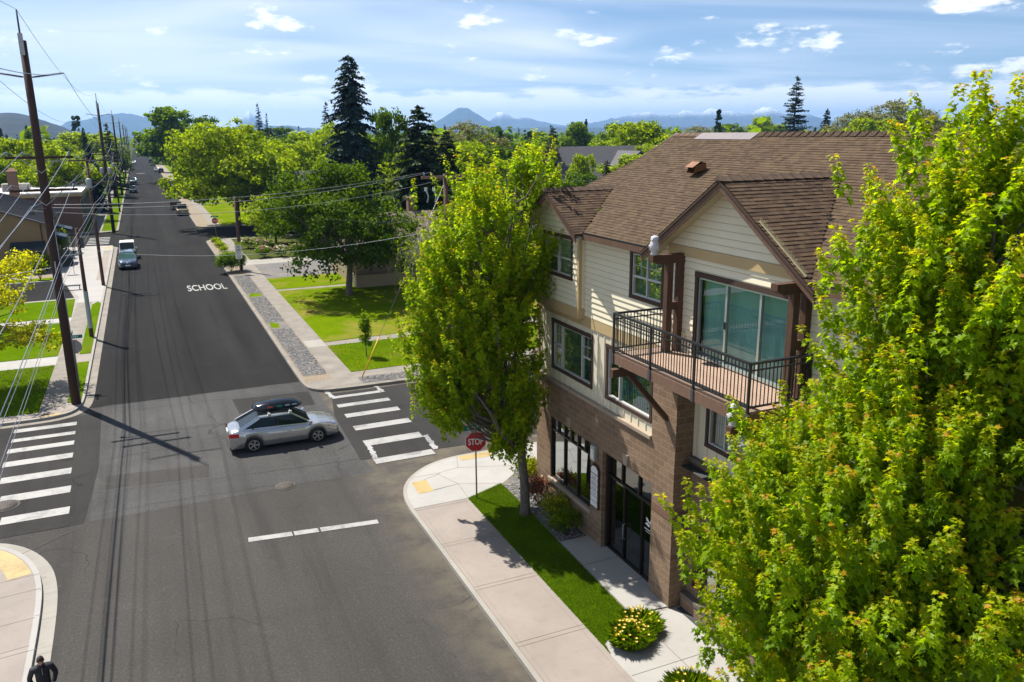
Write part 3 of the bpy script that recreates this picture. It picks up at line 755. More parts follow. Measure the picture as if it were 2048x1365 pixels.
# manhole covers and tar seams
def manhole(x, y, r, label):
    t = thing("manhole_cover", (x, y, 0), label, "manhole cover", "manhole covers in the crossing")
    mb = MB(); mb.lathe([(r,0.0),(r,0.012),(r*0.86,0.013),(r*0.85,0.008)], (x,y,0), 28); mb.build("rim", M['iron_rim'], t)
    mb = MB(); mb.lathe([(r*0.84,0.0),(r*0.84,0.011)], (x,y,0), 28)
    for i in range(-4,5):
        for j in range(-4,5):
            if i*i+j*j < 17: mb.box(x+i*r*.17-.02, y+j*r*.17-.02, 0.011, x+i*r*.17+.02, y+j*r*.17+.02, 0.016)
    mb.build("lid", M['iron'], t)
M['iron'] = simple("rusty_cast_iron", (0.058, 0.045, 0.036), 0.7, 0.3, 14)
M['iron_rim'] = simple("worn_concrete_rim", (0.07, 0.064, 0.055), 0.9, 0.3, 9)
manhole(3.88, 30.7, 0.40, "round iron manhole cover in the road beyond the stop line")
manhole(-6.0, 33.35, 0.55, "pale round manhole cover touching the left crosswalk bars")
def seam(pts, w=0.03, seed=0):
    r = random.Random(seed); out = []
    for a, b in zip(pts[:-1], pts[1:]):
        n = max(2, int(math.hypot(b[0]-a[0], b[1]-a[1])/0.5))
        for i in range(n): out.append((a[0]+(b[0]-a[0])*i/n+r.uniform(-.05,.05), a[1]+(b[1]-a[1])*i/n+r.uniform(-.05,.05)))
    out.append(pts[-1])
    return out + offset_line(out, w)[::-1]
M['tar'] = simple("tar_seam", (0.022, 0.021, 0.02), 0.6, 0.2, 4)
sheet("tar_seam", [seam([(-3.0,33.2),(1.0,32.7),(4.5,32.35),(7.7,32.1)],0.04,1), seam([(-3.2,30.9),(-1,31.2),(3,31.0),(6,30.4)],0.022,2),
   seam([(-3.1,43.4),(2,43.2),(7.0,42.9)],0.03,3), seam([(-2.0,36.9),(-1.9,39.5),(-2.2,40.8)],0.03,4), seam([(-2.8,36.7),(-1.0,36.9)],0.03,5), seam([(2.5,39.5),(7.2,39.2)],0.022,6),
   seam([(-2.9,44.6),(7.1,44.55)],0.03,9), seam([(-5.0,28.9),(-3.3,30.2),(-2.6,30.8)],0.03,7), seam([(3.7,12.0),(3.6,16.5),(3.8,19.5),(3.5,24.0),(3.3,28.0)],0.014,11)], 0.0045, M['tar'])
# litter-sized scraps and stains on the near carriageway
M['stain'] = simple("oily_stain", (0.055, 0.05, 0.045), 0.7, 0.3, 3)
# ================================================================ the brown-roofed corner building
XB = 12.46        # brick face
X2 = 12.54        # board-and-batten face (first floor up)
X3 = 12.52        # lap siding face (top floor)
XR_ = 13.02       # face of the set-back bay under the balcony
YF = 25.75        # far end
YN = 1.0          # near end (hidden behind the big maple)
ZC = 5.0          # top of block walling
ZB0, ZB1 = 7.33, 7.68   # tan belt course
ZE = 10.35        # soffit
bld = thing("mixed_use_building", (18.0, 13.0, 0.0), "three storey corner building with brown shingle roof, cream siding and brown block ground floor", "building")
def B(mb, name, mats, parent=None, label=None):
    o = mb.build(name, mats, parent or bld)
    if label: o["label"] = label
    return o
def grid_cells(lo, hi, cuts):
    c = sorted(set([lo, hi]+[x for x in cuts if lo < x < hi])); return list(zip(c[:-1], c[1:]))
def inside(y, z, ops): return any(o[0] < y < o[1] and o[2] < z < o[3] for o in ops)
def wall_x(mb, x, y0, y1, z0, z1, ops=(), mi=0, reveal=0.12, rmi=None):
    """flat wall facing -X with openings (y0,y1,z0,z1) and their reveals."""
    ys = [v for o in ops for v in o[:2]]; zs = [v for o in ops for v in o[2:4]]
    for a, b in grid_cells(y0, y1, ys):
        for c, d in grid_cells(z0, z1, zs):
            if not inside((a+b)/2, (c+d)/2, ops):
                mb.poly([(x,a,c),(x,a,d),(x,b,d),(x,b,c)][::-1] if False else [(x,b,c),(x,a,c),(x,a,d),(x,b,d)][::-1], mi)
    r = mi if rmi is None else rmi
    for o in ops:
        a, b, c, d = o; X = x+reveal
        mb.poly([(x,a,c),(X,a,c),(X,a,d),(x,a,d)], r); mb.poly([(x,b,c),(x,b,d),(X,b,d),(X,b,c)], r)
        mb.poly([(x,a,d),(X,a,d),(X,b,d),(x,b,d)], r); mb.poly([(x,a,c),(x,b,c),(X,b,c),(X,a,c)], r)
def lap_x(mb, x, y0, y1, z0, z1, ops=(), course=0.178, lip=0.026, mi=0, shape=None):
    """lap siding facing -X: every board leans out at its lower edge. shape(z)->(ya,yb) trims the ends."""
    n = int(math.ceil((z1-z0)/course))
    for i in range(n):
        c0, c1 = z0+i*course, min(z1, z0+(i+1)*course)
        zs = [v for o in ops for v in o[2:4]]
        for c, d in grid_cells(c0, c1, zs):
            ox = lambda z: x-lip*(1-(z-c0)/course)
            ya, yb = (y0, y1) if shape is None else shape(c)
            yc, yd = (y0, y1) if shape is None else shape(d)
            ys = [v for o in ops for v in o[:2]]
            cells = grid_cells(ya, yb, ys)
            for a, b in cells:
                if inside((a+b)/2, (c+d)/2, ops): continue
                a2, b2 = (max(a, yc), min(b, yd)) if shape else (a, b)
                if b <= a: continue
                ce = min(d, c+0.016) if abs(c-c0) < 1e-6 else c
                if ce > c: mb.poly([(ox(c),a,c),(ox(c),b,c),(ox(ce),b,ce),(ox(ce),a,ce)][::-1], mi+1)  # lower strip of the board, in the painted lap shadow colour
                if d > ce: mb.poly([(ox(ce),a,ce),(ox(ce),b,ce),(ox(d),b2,d),(ox(d),a2,d)][::-1], mi)
                if abs(c-c0) < 1e-6: mb.poly([(x,a,c),(x,b,c),(ox(c),b,c),(ox(c),a,c)][::-1], mi)
def window_x(name, x, y0, y1, z0, z1, muntins=(), hmid=None, trim=0.11, trim_m=None, frame_m=None, glass='glass', blind='blind', parent=None, grid_top=None, vert_blind=True, label=None, sill=False, blind_frac=1.0, trim_sides=True):
    """window facing -X: trim boards proud of the wall, frame, pane, blind behind."""
    w = MB(); t = trim
    xo = x-0.03
    if t:
        w.box(xo-0.012, y0-t, z1, x+0.05, y1+t, z1+t*1.15, 0)
        w.box(xo, y0-t, z0, x+0.05, y0, z1, 0); w.box(xo, y1, z0, x+0.05, y1+t, z1, 0)
        w.box(xo-0.008, y0-t-0.0, z0-t, x+0.05, y1+t+0.0, z0, 0)
    win = B(w, "window", [trim_m or M['trimbrown']], parent, label)
    f = MB(); fx0, fx1 = x+0.01, x+0.075; fw = 0.045
    f.box(fx0, y0, z0, fx1, y1, z0+fw); f.box(fx0, y0, z1-fw, fx1, y1, z1)
    f.box(fx0, y0, z0+fw, fx1, y0+fw, z1-fw); f.box(fx0, y1-fw, z0+fw, fx1, y1, z1-fw)
    for m_ in muntins: f.box(fx0-0.004, m_-0.024, z0+fw, fx1, m_+0.024, z1-fw)
    ms = [y0]+sorted(muntins)+[y1]
    if hmid:
        for (i, zz) in hmid: f.box(fx0+0.004, ms[i]+0.03, zz-0.025, fx1-0.004, ms[i+1]-0.03, zz+0.025)
    if grid_top:
        for (i, za, zb) in grid_top:
            ym = (ms[i]+ms[i+1])/2; zm = (za+zb)/2
            f.box(x+0.052, ym-0.008, za, x+0.058, ym+0.008, zb); f.box(x+0.051, ms[i]+0.03, zm-0.008, x+0.057, ms[i+1]-0.03, zm+0.008)
    fr = f.build("frame", frame_m or M['vinyl'], win)
    p = MB(); p.poly([(x+0.06,y0+fw,z0+fw),(x+0.06,y0+fw,z1-fw),(x+0.06,y1-fw,z1-fw),(x+0.06,y1-fw,z0+fw)][::-1])
    p.build("pane", M[glass], win)
    if blind:
        b = MB(); zb = z1-(z1-z0)*blind_frac
        if vert_blind:
            n = max(4, int((y1-y0)/0.09))
            for i in range(n):
                a = y0+(y1-y0)*i/n; bb = y0+(y1-y0)*(i+1)/n
                b.poly([(x+0.20,a,z0),(x+0.235,bb+0.005,z0),(x+0.235,bb+0.005,z1),(x+0.20,a,z1)])
        else:
            n = max(6, int((z1-zb)/0.05))
            for i in range(n):
                a = zb+(z1-zb)*i/n; bb = zb+(z1-zb)*(i+1)/n
                b.poly([(x+0.18,y0,a),(x+0.18,y1,a),(x+0.155,y1,bb+0.004),(x+0.155,y0,bb+0.004)])
        b.build("blind", M[blind], win)
    return win

# --- openings
store = (21.70, 24.62, 1.22, 3.56)          # shop window, ground floor
entry = (18.15, 20.95, 0.15, 3.56)          # recessed entrance
win2 = (21.90, 24.55, 5.46, 7.02)           # big triple window
win2b = (18.5, 20.86, 5.42, 6.95)           # window under the balcony
ops_b = [store, entry]
# ground floor block wall, far part
mb = MB()
wall_x(mb, XB, 17.12, YF, 0.0, ZC-0.10, ops_b, 0, 0.14)
mb.poly([(XB,YF,0),(XB,YF,ZC-0.1),(24.5,YF,ZC-0.1),(24.5,YF,0)], 0)      # far end
mb.poly([(XB,17.12,0),(XR_+0.2,17.12,0),(XR_+0.2,17.12,ZC-0.1),(XB,17.12,ZC-0.1)], 0)
# pier rising to the deck
mb.box(XB-0.003, 17.10, ZC-0.1, X2+0.5, 18.25, 7.40, 0)
# return under the balcony, set back
rec_store = (13.6, 16.85, 0.85, 2.78)
wall_x(mb, XR_, 13.2, 17.1, 0.0, 4.62, [rec_store], 0, 0.14)
# near pier and near part of the ground floor
mb.box(XB, 12.1, 0.0, XR_+0.4, 13.25, 7.40, 0)
wall_x(mb, XB+0.06, YN, 12.1, 0.0, ZC-0.1, [(3.0,6.0,0.8,3.3),(7.5,10.8,0.8,3.3)], 0, 0.14)
mb.poly([(XB+0.06,YN,0),(24.5,YN,0),(24.5,YN,ZC),(XB+0.06,YN,ZC)], 0)
B(mb, "block_wall", [M['block']])
mb = MB()
for (a, b) in ((18.25, YF+0.06), (YN, 12.1)): mb.box(XB-0.075, a, ZC-0.1, X2+0.05, b, ZC, 0)
mb.box(XB-0.07, 21.6, 1.10, XB+0.10, 24.72, 1.215, 0)
B(mb, "stone_cap", [M['cap']])
mb = MB(); mb.box(XR_-0.10, 13.25, 4.62, XR_+0.12, 17.1, 4.74); mb.box(XR_-0.22, 13.3, 0.5, XR_+0.1, 17.05, 0.62)
B(mb, "stone_ledge", [M['ledge_dark']])
mb = MB(); mb.box(XR_-0.22+0.02, 13.3, 0.13, XR_-0.002, 17.04, 0.5)
B(mb, "block_plinth", [M['block']])
mb = MB(); mb.box(XR_-0.02, 13.25, 4.36, XR_+0.02, 17.098, 4.62); mb.box(XR_-0.018, 13.25, 2.80, XR_+0.02, 17.098, 3.06)
mb.box(XB-0.012, 17.115, 2.82, XB+0.02, 18.14, 3.05); mb.box(XB-0.008, 17.092, 2.82, XR_, 17.12, 3.05)
B(mb, "soldier_course", [M['soldier']])
mb = MB(); 
for (y, z) in ((23.16, 3.62),(19.55,3.62)):
    mb.add([(XB-.05,y-.09,z),(XB-.05,y+.09,z),(XB-.05,y+.14,z+.34),(XB-.05,y-.14,z+.34),(XB+.02,y-.09,z),(XB+.02,y+.09,z),(XB+.02,y+.14,z+.34),(XB+.02,y-.14,z+.34)], [(0,3,2,1),(0,4,7,3),(1,2,6,5),(3,7,6,2),(0,1,5,4)])
B(mb, "keystone", [M['cap']])
# shop window: dark bronze frame, transom row, panes, sill
def storefront(name, x, y0, y1, z0, z1, mull, ztr, trans, glass='glass_store', depth=0.10, parent=None):
    f = MB(); X0, X1 = x+depth-0.05, x+depth+0.05; w = 0.06
    f.box(X0,y0,z0,X1,y1,z0+w); f.box(X0,y0,z1-w,X1,y1,z1); f.box(X0,y0,z0+w,X1,y0+w,z1-w); f.box(X0,y1-w,z0+w,X1,y1,z1-w)
    if ztr: f.box(X0-0.002,y0+w,ztr-w/2,X1,y1-w,ztr+w/2)
    for m_ in mull: f.box(X0-0.004, m_-w/2, z0+w, X1, m_+w/2, (ztr-w/2) if ztr else z1-w)
    for m_ in trans: f.box(X0-0.003, m_-w/2, ztr+w/2, X1, m_+w/2, z1-w)
    fr = B(f, name, [M['bronze']], parent)
    p = MB(); X = x+depth+0.01; p.poly([(X,y1,z0),(X,y0,z0),(X,y0,z1),(X,y1,z1)]); p.build("pane", M[glass], fr)
    return fr
storefront("shop_window", XB, *store, [22.67, 23.64], 3.08, [22.18, 22.67, 23.16, 23.64, 24.13])
fr = storefront("entrance", XB+0.16, 18.15, 20.95, 0.17, 3.56, [18.95, 19.95], 2.72, [19.15, 20.1], 'glass_door')
# entrance jambs and head, door handles, the logo on the door glass
mb = MB(); mb.box(XB+0.02, 20.951, 0.165, XB+0.28, 21.05, 3.56); mb.box(XB+0.142, 18.05, 0.165, XB+0.28, 18.149, 3.56); mb.box(XB+0.14, 18.15, 3.561, XB+0.28, 20.95, 3.66)
mb.build("door_jamb", M['trimbrown'], fr)
mb = MB(); mb.tube([(XB+0.21,19.85,0.95),(XB+0.14,19.85,0.98),(XB+0.14,19.85,1.45),(XB+0.21,19.85,1.48)], 0.014, 8); mb.build("door_handle", M['steel'], fr)
LOGO = True
mb = MB(); cy, cz, X = 18.62, 1.95, XB+0.16+0.098
bird = [[(0.0,0.13),(0.10,0.20),(0.17,0.17),(0.12,0.13),(0.16,0.09),(0.09,0.09),(0.05,0.05),(-0.02,0.07)], [(-0.02,0.10),(-0.12,0.18),(-0.20,0.15),(-0.14,0.11),(-0.18,0.06),(-0.10,0.06),(-0.04,0.04)], [(-0.06,0.0),(0.05,0.04),(0.14,0.02),(0.20,-0.04),(0.10,-0.05),(0.02,-0.08),(-0.06,-0.05)]]
for pl in bird: mb.poly([(X, cy+p[0]*1.0, cz+p[1]*1.0+0.05) for p in pl][::-1])
mb.build("logo", M['signwhite'], fr)
mb = MB()
for i, (wd, zz) in enumerate(((0.46,1.82),(0.34,1.74))):
    n = 9 if i == 0 else 7
    for k in range(n):
        a = cy-wd/2+wd*k/n; mb.box(X-0.002, a, zz-0.022+0.01*i, X, a+wd/n*0.72, zz+0.022-0.01*i)
mb.build("door_lettering", M['signwhite'], fr)
storefront("shop_window", XR_, *rec_store, [14.7, 15.8], None, [])
storefront("shop_window", XB+0.06, 7.5,10.8,0.8,3.3, [8.6,9.7], 2.7, []); storefront("shop_window", XB+0.06, 3.0,6.0,0.8,3.3, [4,5], 2.7, [])
# rooms behind the glass
mb = MB()
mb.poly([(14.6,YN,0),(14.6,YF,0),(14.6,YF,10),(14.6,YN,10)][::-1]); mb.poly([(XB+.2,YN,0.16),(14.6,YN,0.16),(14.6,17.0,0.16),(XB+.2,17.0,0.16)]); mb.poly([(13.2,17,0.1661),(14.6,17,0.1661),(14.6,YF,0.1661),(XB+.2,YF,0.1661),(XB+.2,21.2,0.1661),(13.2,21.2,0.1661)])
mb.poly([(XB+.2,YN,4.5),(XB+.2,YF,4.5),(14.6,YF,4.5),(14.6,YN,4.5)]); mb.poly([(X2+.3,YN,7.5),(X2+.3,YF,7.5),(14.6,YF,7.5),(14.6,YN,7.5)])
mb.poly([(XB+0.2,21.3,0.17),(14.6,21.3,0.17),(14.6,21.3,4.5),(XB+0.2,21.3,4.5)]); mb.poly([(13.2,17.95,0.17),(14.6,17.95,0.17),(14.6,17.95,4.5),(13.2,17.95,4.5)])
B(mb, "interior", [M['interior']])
# --- first floor: board and batten
mb = MB()
wall_x(mb, X2, 18.25, YF, ZC, ZB0, [win2, win2b], 0, 0.10)
rwin = (13.35, 16.5, 5.30, 7.0)
wall_x(mb, XR_+0.04, 13.25, 17.1, 4.74, 7.4, [rwin], 0, 0.10)
wall_x(mb, X2, YN, 12.1, ZC, ZB0, [(8.0,10.6,5.4,7.0),(3.0,6.0,5.4,7.0)], 0, 0.10)
mb.poly([(X2,YF,ZC-.1),(X2,YF,ZE),(24.4,YF,ZE),(24.4,YF,ZC-.1)], 0); mb.poly([(X2,YN,ZC-.1),(24.4,YN,ZC-.1),(24.4,YN,ZE),(X2,YN,ZE)], 0); mb.poly([(24.4,YN,0),(24.4,YF,0),(24.4,YF,ZE),(24.4,YN,ZE)], 0)
B(mb, "board_wall", [M['batten']])
mb = MB()
def battens(x, y0, y1, z0, z1, ops, step=0.40):
    y = y0+0.02
    while y < y1:
        segs = [(z0, z1)]
        for o in ops:
            if o[0]-0.13 < y+0.02 < o[1]+0.13:
                ns = []
                for a, b in segs:
                    if o[2]-0.12 > a: ns.append((a, min(b, o[2]-0.12)))
                    if o[3]+0.13 < b: ns.append((max(a, o[3]+0.13), b))
                segs = ns
        for a, b in segs:
            if b-a > 0.03: mb.box(x-0.022, y-0.022, a, x+0.01, y+0.022, b)
        y += step
battens(X2, 18.27, YF-0.05, ZC+0.002, ZB0-0.002, [win2, win2b]); battens(XR_+0.04, 13.3, 17.0, 4.742, 7.39, [rwin]); battens(X2, YN, 12.1, ZC+.002, ZB0-.002, [(8.0,10.6,5.4,7.0),(3.0,6.0,5.4,7.0)])
mb.box(XR_+0.01, 16.96, 4.742, XR_+0.05, 17.097, 7.39)
B(mb, "batten", [M['batten']])
mb = MB(); mb.box(X2-0.05, YF-0.10, ZC+0.002, X2+0.1, YF+0.03, ZB0-0.002); mb.box(X2-0.04, 17.9, ZB0, X3+0.08, YF+0.04, ZB1); mb.box(X2-0.035, YN, ZB0, X3+0.08, 12.6, ZB1)
mb.box(X3-0.03, YF-0.10, ZB1+0.002, X3+0.08, YF+0.03, ZE-0.3)
B(mb, "belt_course", [M['tanband']])
window_x("w", X2, *win2, muntins=[22.55, 23.95], hmid=[(0,6.28),(2,6.28)], grid_top=[(0,6.3,6.96),(2,6.3,6.96)], blind='blind', vert_blind=True, blind_frac=1.0)
window_x("w", X2, *win2b, muntins=[20.2], blind='blind_dark')
window_x("w", XR_+0.04, *rwin, muntins=[15.85, 14.0], hmid=[(2,6.45)], grid_top=[(2,6.47,6.95)], blind='blind')
window_x("w", X2, 8.0,10.6,5.4,7.0, muntins=[8.7,9.9]); window_x("w", X2, 3.0,6.0,5.4,7.0, muntins=[3.9,5.1])
# --- top floor: lap siding
w3 = (18.12, 19.60, 8.86, 10.06)
door = (13.12, 16.52, 7.80, 9.84)
mb = MB()
YG = 15.25   # centre line of the balcony gable
lap_x(mb, X3, 12.6, YF, ZB1, ZE+0.02, [w3, (door[0]-0.005, door[1]+0.005, ZB1-0.1, door[3])])
lap_x(mb, X3, YN, 12.6, ZB1, ZE+0.02, [(4.5,6.0,8.86,10.06),(8.6,10.1,8.86,10.06)])
def gshape(z): h = max(0.02, (12.20-z)/GAB_S); return (YG-h, YG+h)
lap_x(mb, X3-0.02, 0, 0, ZE+0.02, 12.17, (), shape=gshape)
for o in (w3, door, (4.5,6.0,8.86,10.06), (8.6,10.1,8.86,10.06)):
    a, b, c, d = o; x, X = X3, X3+0.1
    mb.poly([(x,a,c),(X,a,c),(X,a,d),(x,a,d)]); mb.poly([(x,b,c),(x,b,d),(X,b,d),(X,b,c)]); mb.poly([(x,a,d),(X,a,d),(X,b,d),(x,b,d)])
B(mb, "lap_siding", [M['siding'], M['lapshade']])
mb = MB(); mb.box(X3-0.052, YG-2.55, ZE-0.06, X3+0.01, YG+2.55, ZE+0.19); B(mb, "gable_beam_trim", [M['tanband']])
window_x("w", X3, *w3, muntins=[18.86], hmid=[(0,9.40),(1,9.40)], grid_top=[(0,9.42,10.0),(1,9.42,10.0)], blind='blind_dark', vert_blind=False)
window_x("w", X3, 4.5,6.0,8.86,10.06, muntins=[5.25]); window_x("w", X3, 8.6,10.1,8.86,10.06, muntins=[9.35])
# sliding door of three leaves
t = MB(); a, b, c, d = door; xo = X3-0.035
t.box(xo-0.012, a-0.12, d, X3+0.05, b+0.12, d+0.13); t.box(xo, b, c, X3+0.05, b+0.12, d); t.box(xo, a-0.12, c, X3+0.05, a, d)
sd = B(t, "sliding_door", [M['trimbrown']])
f = MB(); X0, X1 = X3+0.005, X3+0.08
f.box(X0-0.06,a,c,X1,b,c+0.06); f.box(X0,a,d-0.05,X1,b,d); f.box(X0,a,c+.06,X1,a+.05,d-.05); f.box(X0,b-.05,c+.06,X1,b,d-.05)
for y in (14.22, 15.42): f.box(X0-0.004, y-0.035, c+.06, X1, y+0.035, d-.05)
f.build("frame", M['alu'], sd)
p = MB(); X = X3+0.05; p.poly([(X,b,c),(X,a,c),(X,a,d),(X,b,d)]); p.build("pane", M['glass'], sd)
bl = MB(); n = 38
for i in range(n):
    y0 = a+(b-a)*i/n; y1 = a+(b-a)*(i+1)/n
    bl.poly([(X3+.26,y0,c),(X3+.225,y1+.004,c),(X3+.225,y1+.004,d),(X3+.26,y0,d)])
bl.build("blind", M['blind'], sd)
hd = MB(); hd.box(X0-0.03, 15.40, 8.72, X0-0.004, 15.44, 8.90); hd.build("door_handle", M['black_metal'], sd)
mb = MB(); mb.bevel_box(X3-0.07, 16.95, 8.15, X3-0.014, 17.07, 8.32, 0.012); B(mb, "outlet_cover", [M['spike']])
# --- bay at the far end
BX = 12.30; by0, by1 = 22.35, 25.35
mb = MB()
bw = (22.85, 24.75, 8.86, 10.06)
lap_x(mb, BX, by0+0.09, by1-0.09, ZB1+0.25, ZE+0.02, [bw])
def bshape(z): h = max(0.02, (11.47-z)/0.60); return (23.72-h, 23.72+h)
lap_x(mb, BX-0.02, 0, 0, ZE+0.02, 11.44, (), shape=bshape)
n = int((ZE-ZB1-0.25)/0.178)
for i in range(n+1):
    z = ZB1+0.25+i*0.178; z2 = min(ZE, z+0.178)
    mb.poly([(BX+.09,by0-.026,z),(X3,by0-.026,z),(X3,by0,z2),(BX+.09,by0,z2)]); mb.poly([(BX+.09,by0,z),(X3,by0,z),(X3,by0-.026,z),(BX+.09,by0-.026,z)])
mb.poly([(BX,by1,ZB1),(BX,by1,ZE),(X3,by1,ZE),(X3,by1,ZB1)])
B(mb, "bay_siding", [M['siding'], M['lapshade']])
mb = MB(); mb.box(BX-.03, by0-.03, ZB1-0.1, X3+.01, by1+.03, ZB1+0.25); mb.box(BX-.025, by0-.025, ZB1+.252, BX+.09, by0+.09, ZE-.02); mb.box(BX-.025, by1-.09, ZB1+.252, BX+.09, by1+.025, ZE-.02)
B(mb, "bay_trim", [M['tanband']])
window_x("w", BX, *bw, muntins=[23.8], hmid=[(0,9.4),(1,9.4)], blind='blind_dark')
# --- roofs: courses of shingles laid as real overlapping strips
EX, EZ = 12.10, 10.40
def main_pt(s, y, lift=0.0):
    c = 1/math.sqrt(1+MAIN_S**2); return (EX+s*c-lift*MAIN_S*c, y, EZ+s*c*MAIN_S+lift*c)
SMAX = (17.5-EX)*math.sqrt(1+MAIN_S**2)
def yfar(s):
    x = EX+s/math.sqrt(1+MAIN_S**2)
    pts = [(12.1,26.05),(14.0,25.55),(16.0,24.75),(17.5,24.85)]
    for (a, ya), (b, yb) in zip(pts[:-1], pts[1:]):
        if x <= b: return ya+(yb-ya)*(x-a)/(b-a)
    return pts[-1][1]
mb = MB(); n = int(SMAX/EXPO)+1; lip = 0.015; jr = random.Random(4)
for i in range(n):
    s0, s1 = i*EXPO, min(SMAX, (i+1)*EXPO)
    y = YN-0.5; y1 = yfar(s0); lf = lip
    # tabs of a laminated shingle: some stand a little prouder
    while y < y1-0.01:
        w = jr.choice((0.16, 0.22, 0.3, 0.42)); ye = min(y1, y+w); lf = lip if jr.random() < 0.55 else lip*0.55
        ye2 = min(ye, yfar(s1))
        zz = main_pt(s0, y)[2]; ym = (y+ye)/2
        if any(abs(ym-yc_) < (za_-zz)/sl_-0.12 for (yc_, za_, sl_) in ((15.25,12.34,0.66),(23.72,11.60,0.60))):
            y = ye; continue
        mb.poly([main_pt(s0,y,lf),main_pt(s1,y,0.001),main_pt(s1,ye2,0.001),main_pt(s0,ye,lf)][::-1])
        mb.poly([main_pt(s0,y,-0.002),main_pt(s0,y,lf),main_pt(s0,ye,lf),main_pt(s0,ye,-0.002)][::-1])
        y = ye
roof = B(mb, "roof", [M['shingle_y'], M['fascia']])
mb = MB()
mb.poly([(17.5,YN-.5,13.26),(25.2,YN-.5,9.9),(25.2,26.0,9.9),(17.5,24.85,13.26)]); B(mb, "rear_roof", [M['shingle_y']])
mb = MB()
mb.beam((EX-.02,YN-.5,EZ-.09),(EX-.02,12.2,EZ-.09),0.05,0.20); mb.beam((EX-.02,18.28,EZ-.09),(EX-.02,21.9,EZ-.09),0.05,0.20); mb.beam((EX-.02,25.5,EZ-.09),(EX-.02,26.05,EZ-.09),0.05,0.20)
B(mb, "eave_fascia", [M['fascia']])
for ya_, yb_ in ((YN,12.2),(18.3,21.75)):
    mb = MB(); mb.poly([(EX,ya_,EZ-.14),(X3+.05,ya_,EZ-.14),(X3+.05,yb_,EZ-.14),(EX,yb_,EZ-.14)][::-1]); B(mb, "eave_soffit", [M['soffit']])
mb = MB()
def drip(y0, y1): mb.beam((EX-.025,y0,EZ+.005),(EX-.025,y1,EZ+.005),0.04,0.05)
drip(18.3,21.9); drip(YN-.5,12.2); B(mb, "drip_edge", [M['black_metal']])
# ridge: cap shingles on the near half, bare metal strip further along
mb = MB()
y = 3.0
while y < 20.4:
    mb.add([(17.32,y,13.22),(17.5,y,13.36),(17.68,y,13.22),(17.34,y+.36,13.20),(17.5,y+.36,13.31),(17.66,y+.36,13.20)], [(0,1,4,3),(1,2,5,4),(0,3,4,1)]); mb.poly([(17.32,y,13.18),(17.5,y,13.30),(17.68,y,13.18),(17.68,y,13.22),(17.5,y,13.36),(17.32,y,13.22)]); y += 0.30
B(mb, "ridge_cap", [M['ridgecap']]); mb = MB()
y = 23.3
while y < 24.8: mb.add([(17.34,y,13.22),(17.5,y,13.33),(17.66,y,13.22),(17.34,y+.4,13.21),(17.5,y+.4,13.31),(17.66,y+.4,13.21)], [(0,1,4,3),(1,2,5,4)]); y += 0.3
B(mb, "ridge_cap", [M['ridgecap']])
mb = MB(); mb.add([(17.15,20.45,13.115),(17.5,20.45,13.32),(17.85,20.45,13.15),(17.15,23.3,13.115),(17.5,23.3,13.32),(17.85,23.3,13.15)], [(0,1,4,3)[::-1],(1,2,5,4)[::-1]]); B(mb, "ridge_flashing", [M['flashing']])
# far verge board
mb = MB()
vs = [main_pt(s, yfar(s), 0.0) for s in np.linspace(0, SMAX, 16)]
for p, q in zip(vs[:-1], vs[1:]): mb.beam((p[0],p[1]+.01,p[2]-.07),(q[0],q[1]+.01,q[2]-.07),0.04,0.16)
B(mb, "verge_board", [M['fascia']])
def gable_roof(name, yc, half, zapex, slope, x0, xend, mat, capmat, expo=EXPO):
    """gable with its ridge along X, front verge at x0; rows of shingles on both slopes, cut where they meet the main roof."""
    mb = MB(); sl = math.sqrt(1+slope**2); n = int(half*sl/expo)+1; jr = random.Random(9)
    for side in (-1, 1):
        for i in range(n):
            d0, d1 = min(half, i*expo/sl), min(half, (i+1)*expo/sl)     # horizontal distance from ridge
            def pt(d, x, lift): return (x, yc+side*(d+lift*slope/sl), zapex-d*slope+lift/sl)
            def xe(d): return EX+(zapex-d*slope-EZ)/MAIN_S+0.02
            xa = x0; xb = max(xe(d1), x0+.05)
            x = xa
            while x < xb-.01:
                w = jr.choice((0.16,0.22,0.3,0.42)); x2 = min(xb, x+w); lf = 0.016 if jr.random() < .55 else 0.009
                q = [pt(d1,x,lf),pt(d1,x2,lf),pt(d0,min(x2, max(xe(d0),x0)),0.001),pt(d0,x,0.001)]
                r = [pt(d1,x,-0.004),pt(d1,x2,-0.004),pt(d1,x2,lf),pt(d1,x,lf)]
                mb.poly(q if side < 0 else q[::-1]); mb.poly(r if side < 0 else r[::-1])
                x = x2
    o = B(mb, name, [mat])
    # ridge cap tiles
    mb = MB(); x = x0-.03; xe_ = EX+(zapex-EZ)/MAIN_S+.1
    while x < xe_:
        h = 0.075
        mb.add([(x,yc-.16,zapex-.05),(x,yc,zapex+h),(x,yc+.16,zapex-.05),(x+.36,yc-.15,zapex-.07),(x+.36,yc,zapex+h-.045),(x+.36,yc+.15,zapex-.07)], [(0,1,4,3),(1,2,5,4),(0,2,1)]); x += .30
    B(mb, "ridge_cap", [capmat])
    return o
GX0, GH, GZ = 11.98, 3.15, 12.34
gable_roof("gable_roof", YG, GH, GZ, GAB_S, GX0, 15.8, M['shingle_x'], M['ridgecap'])
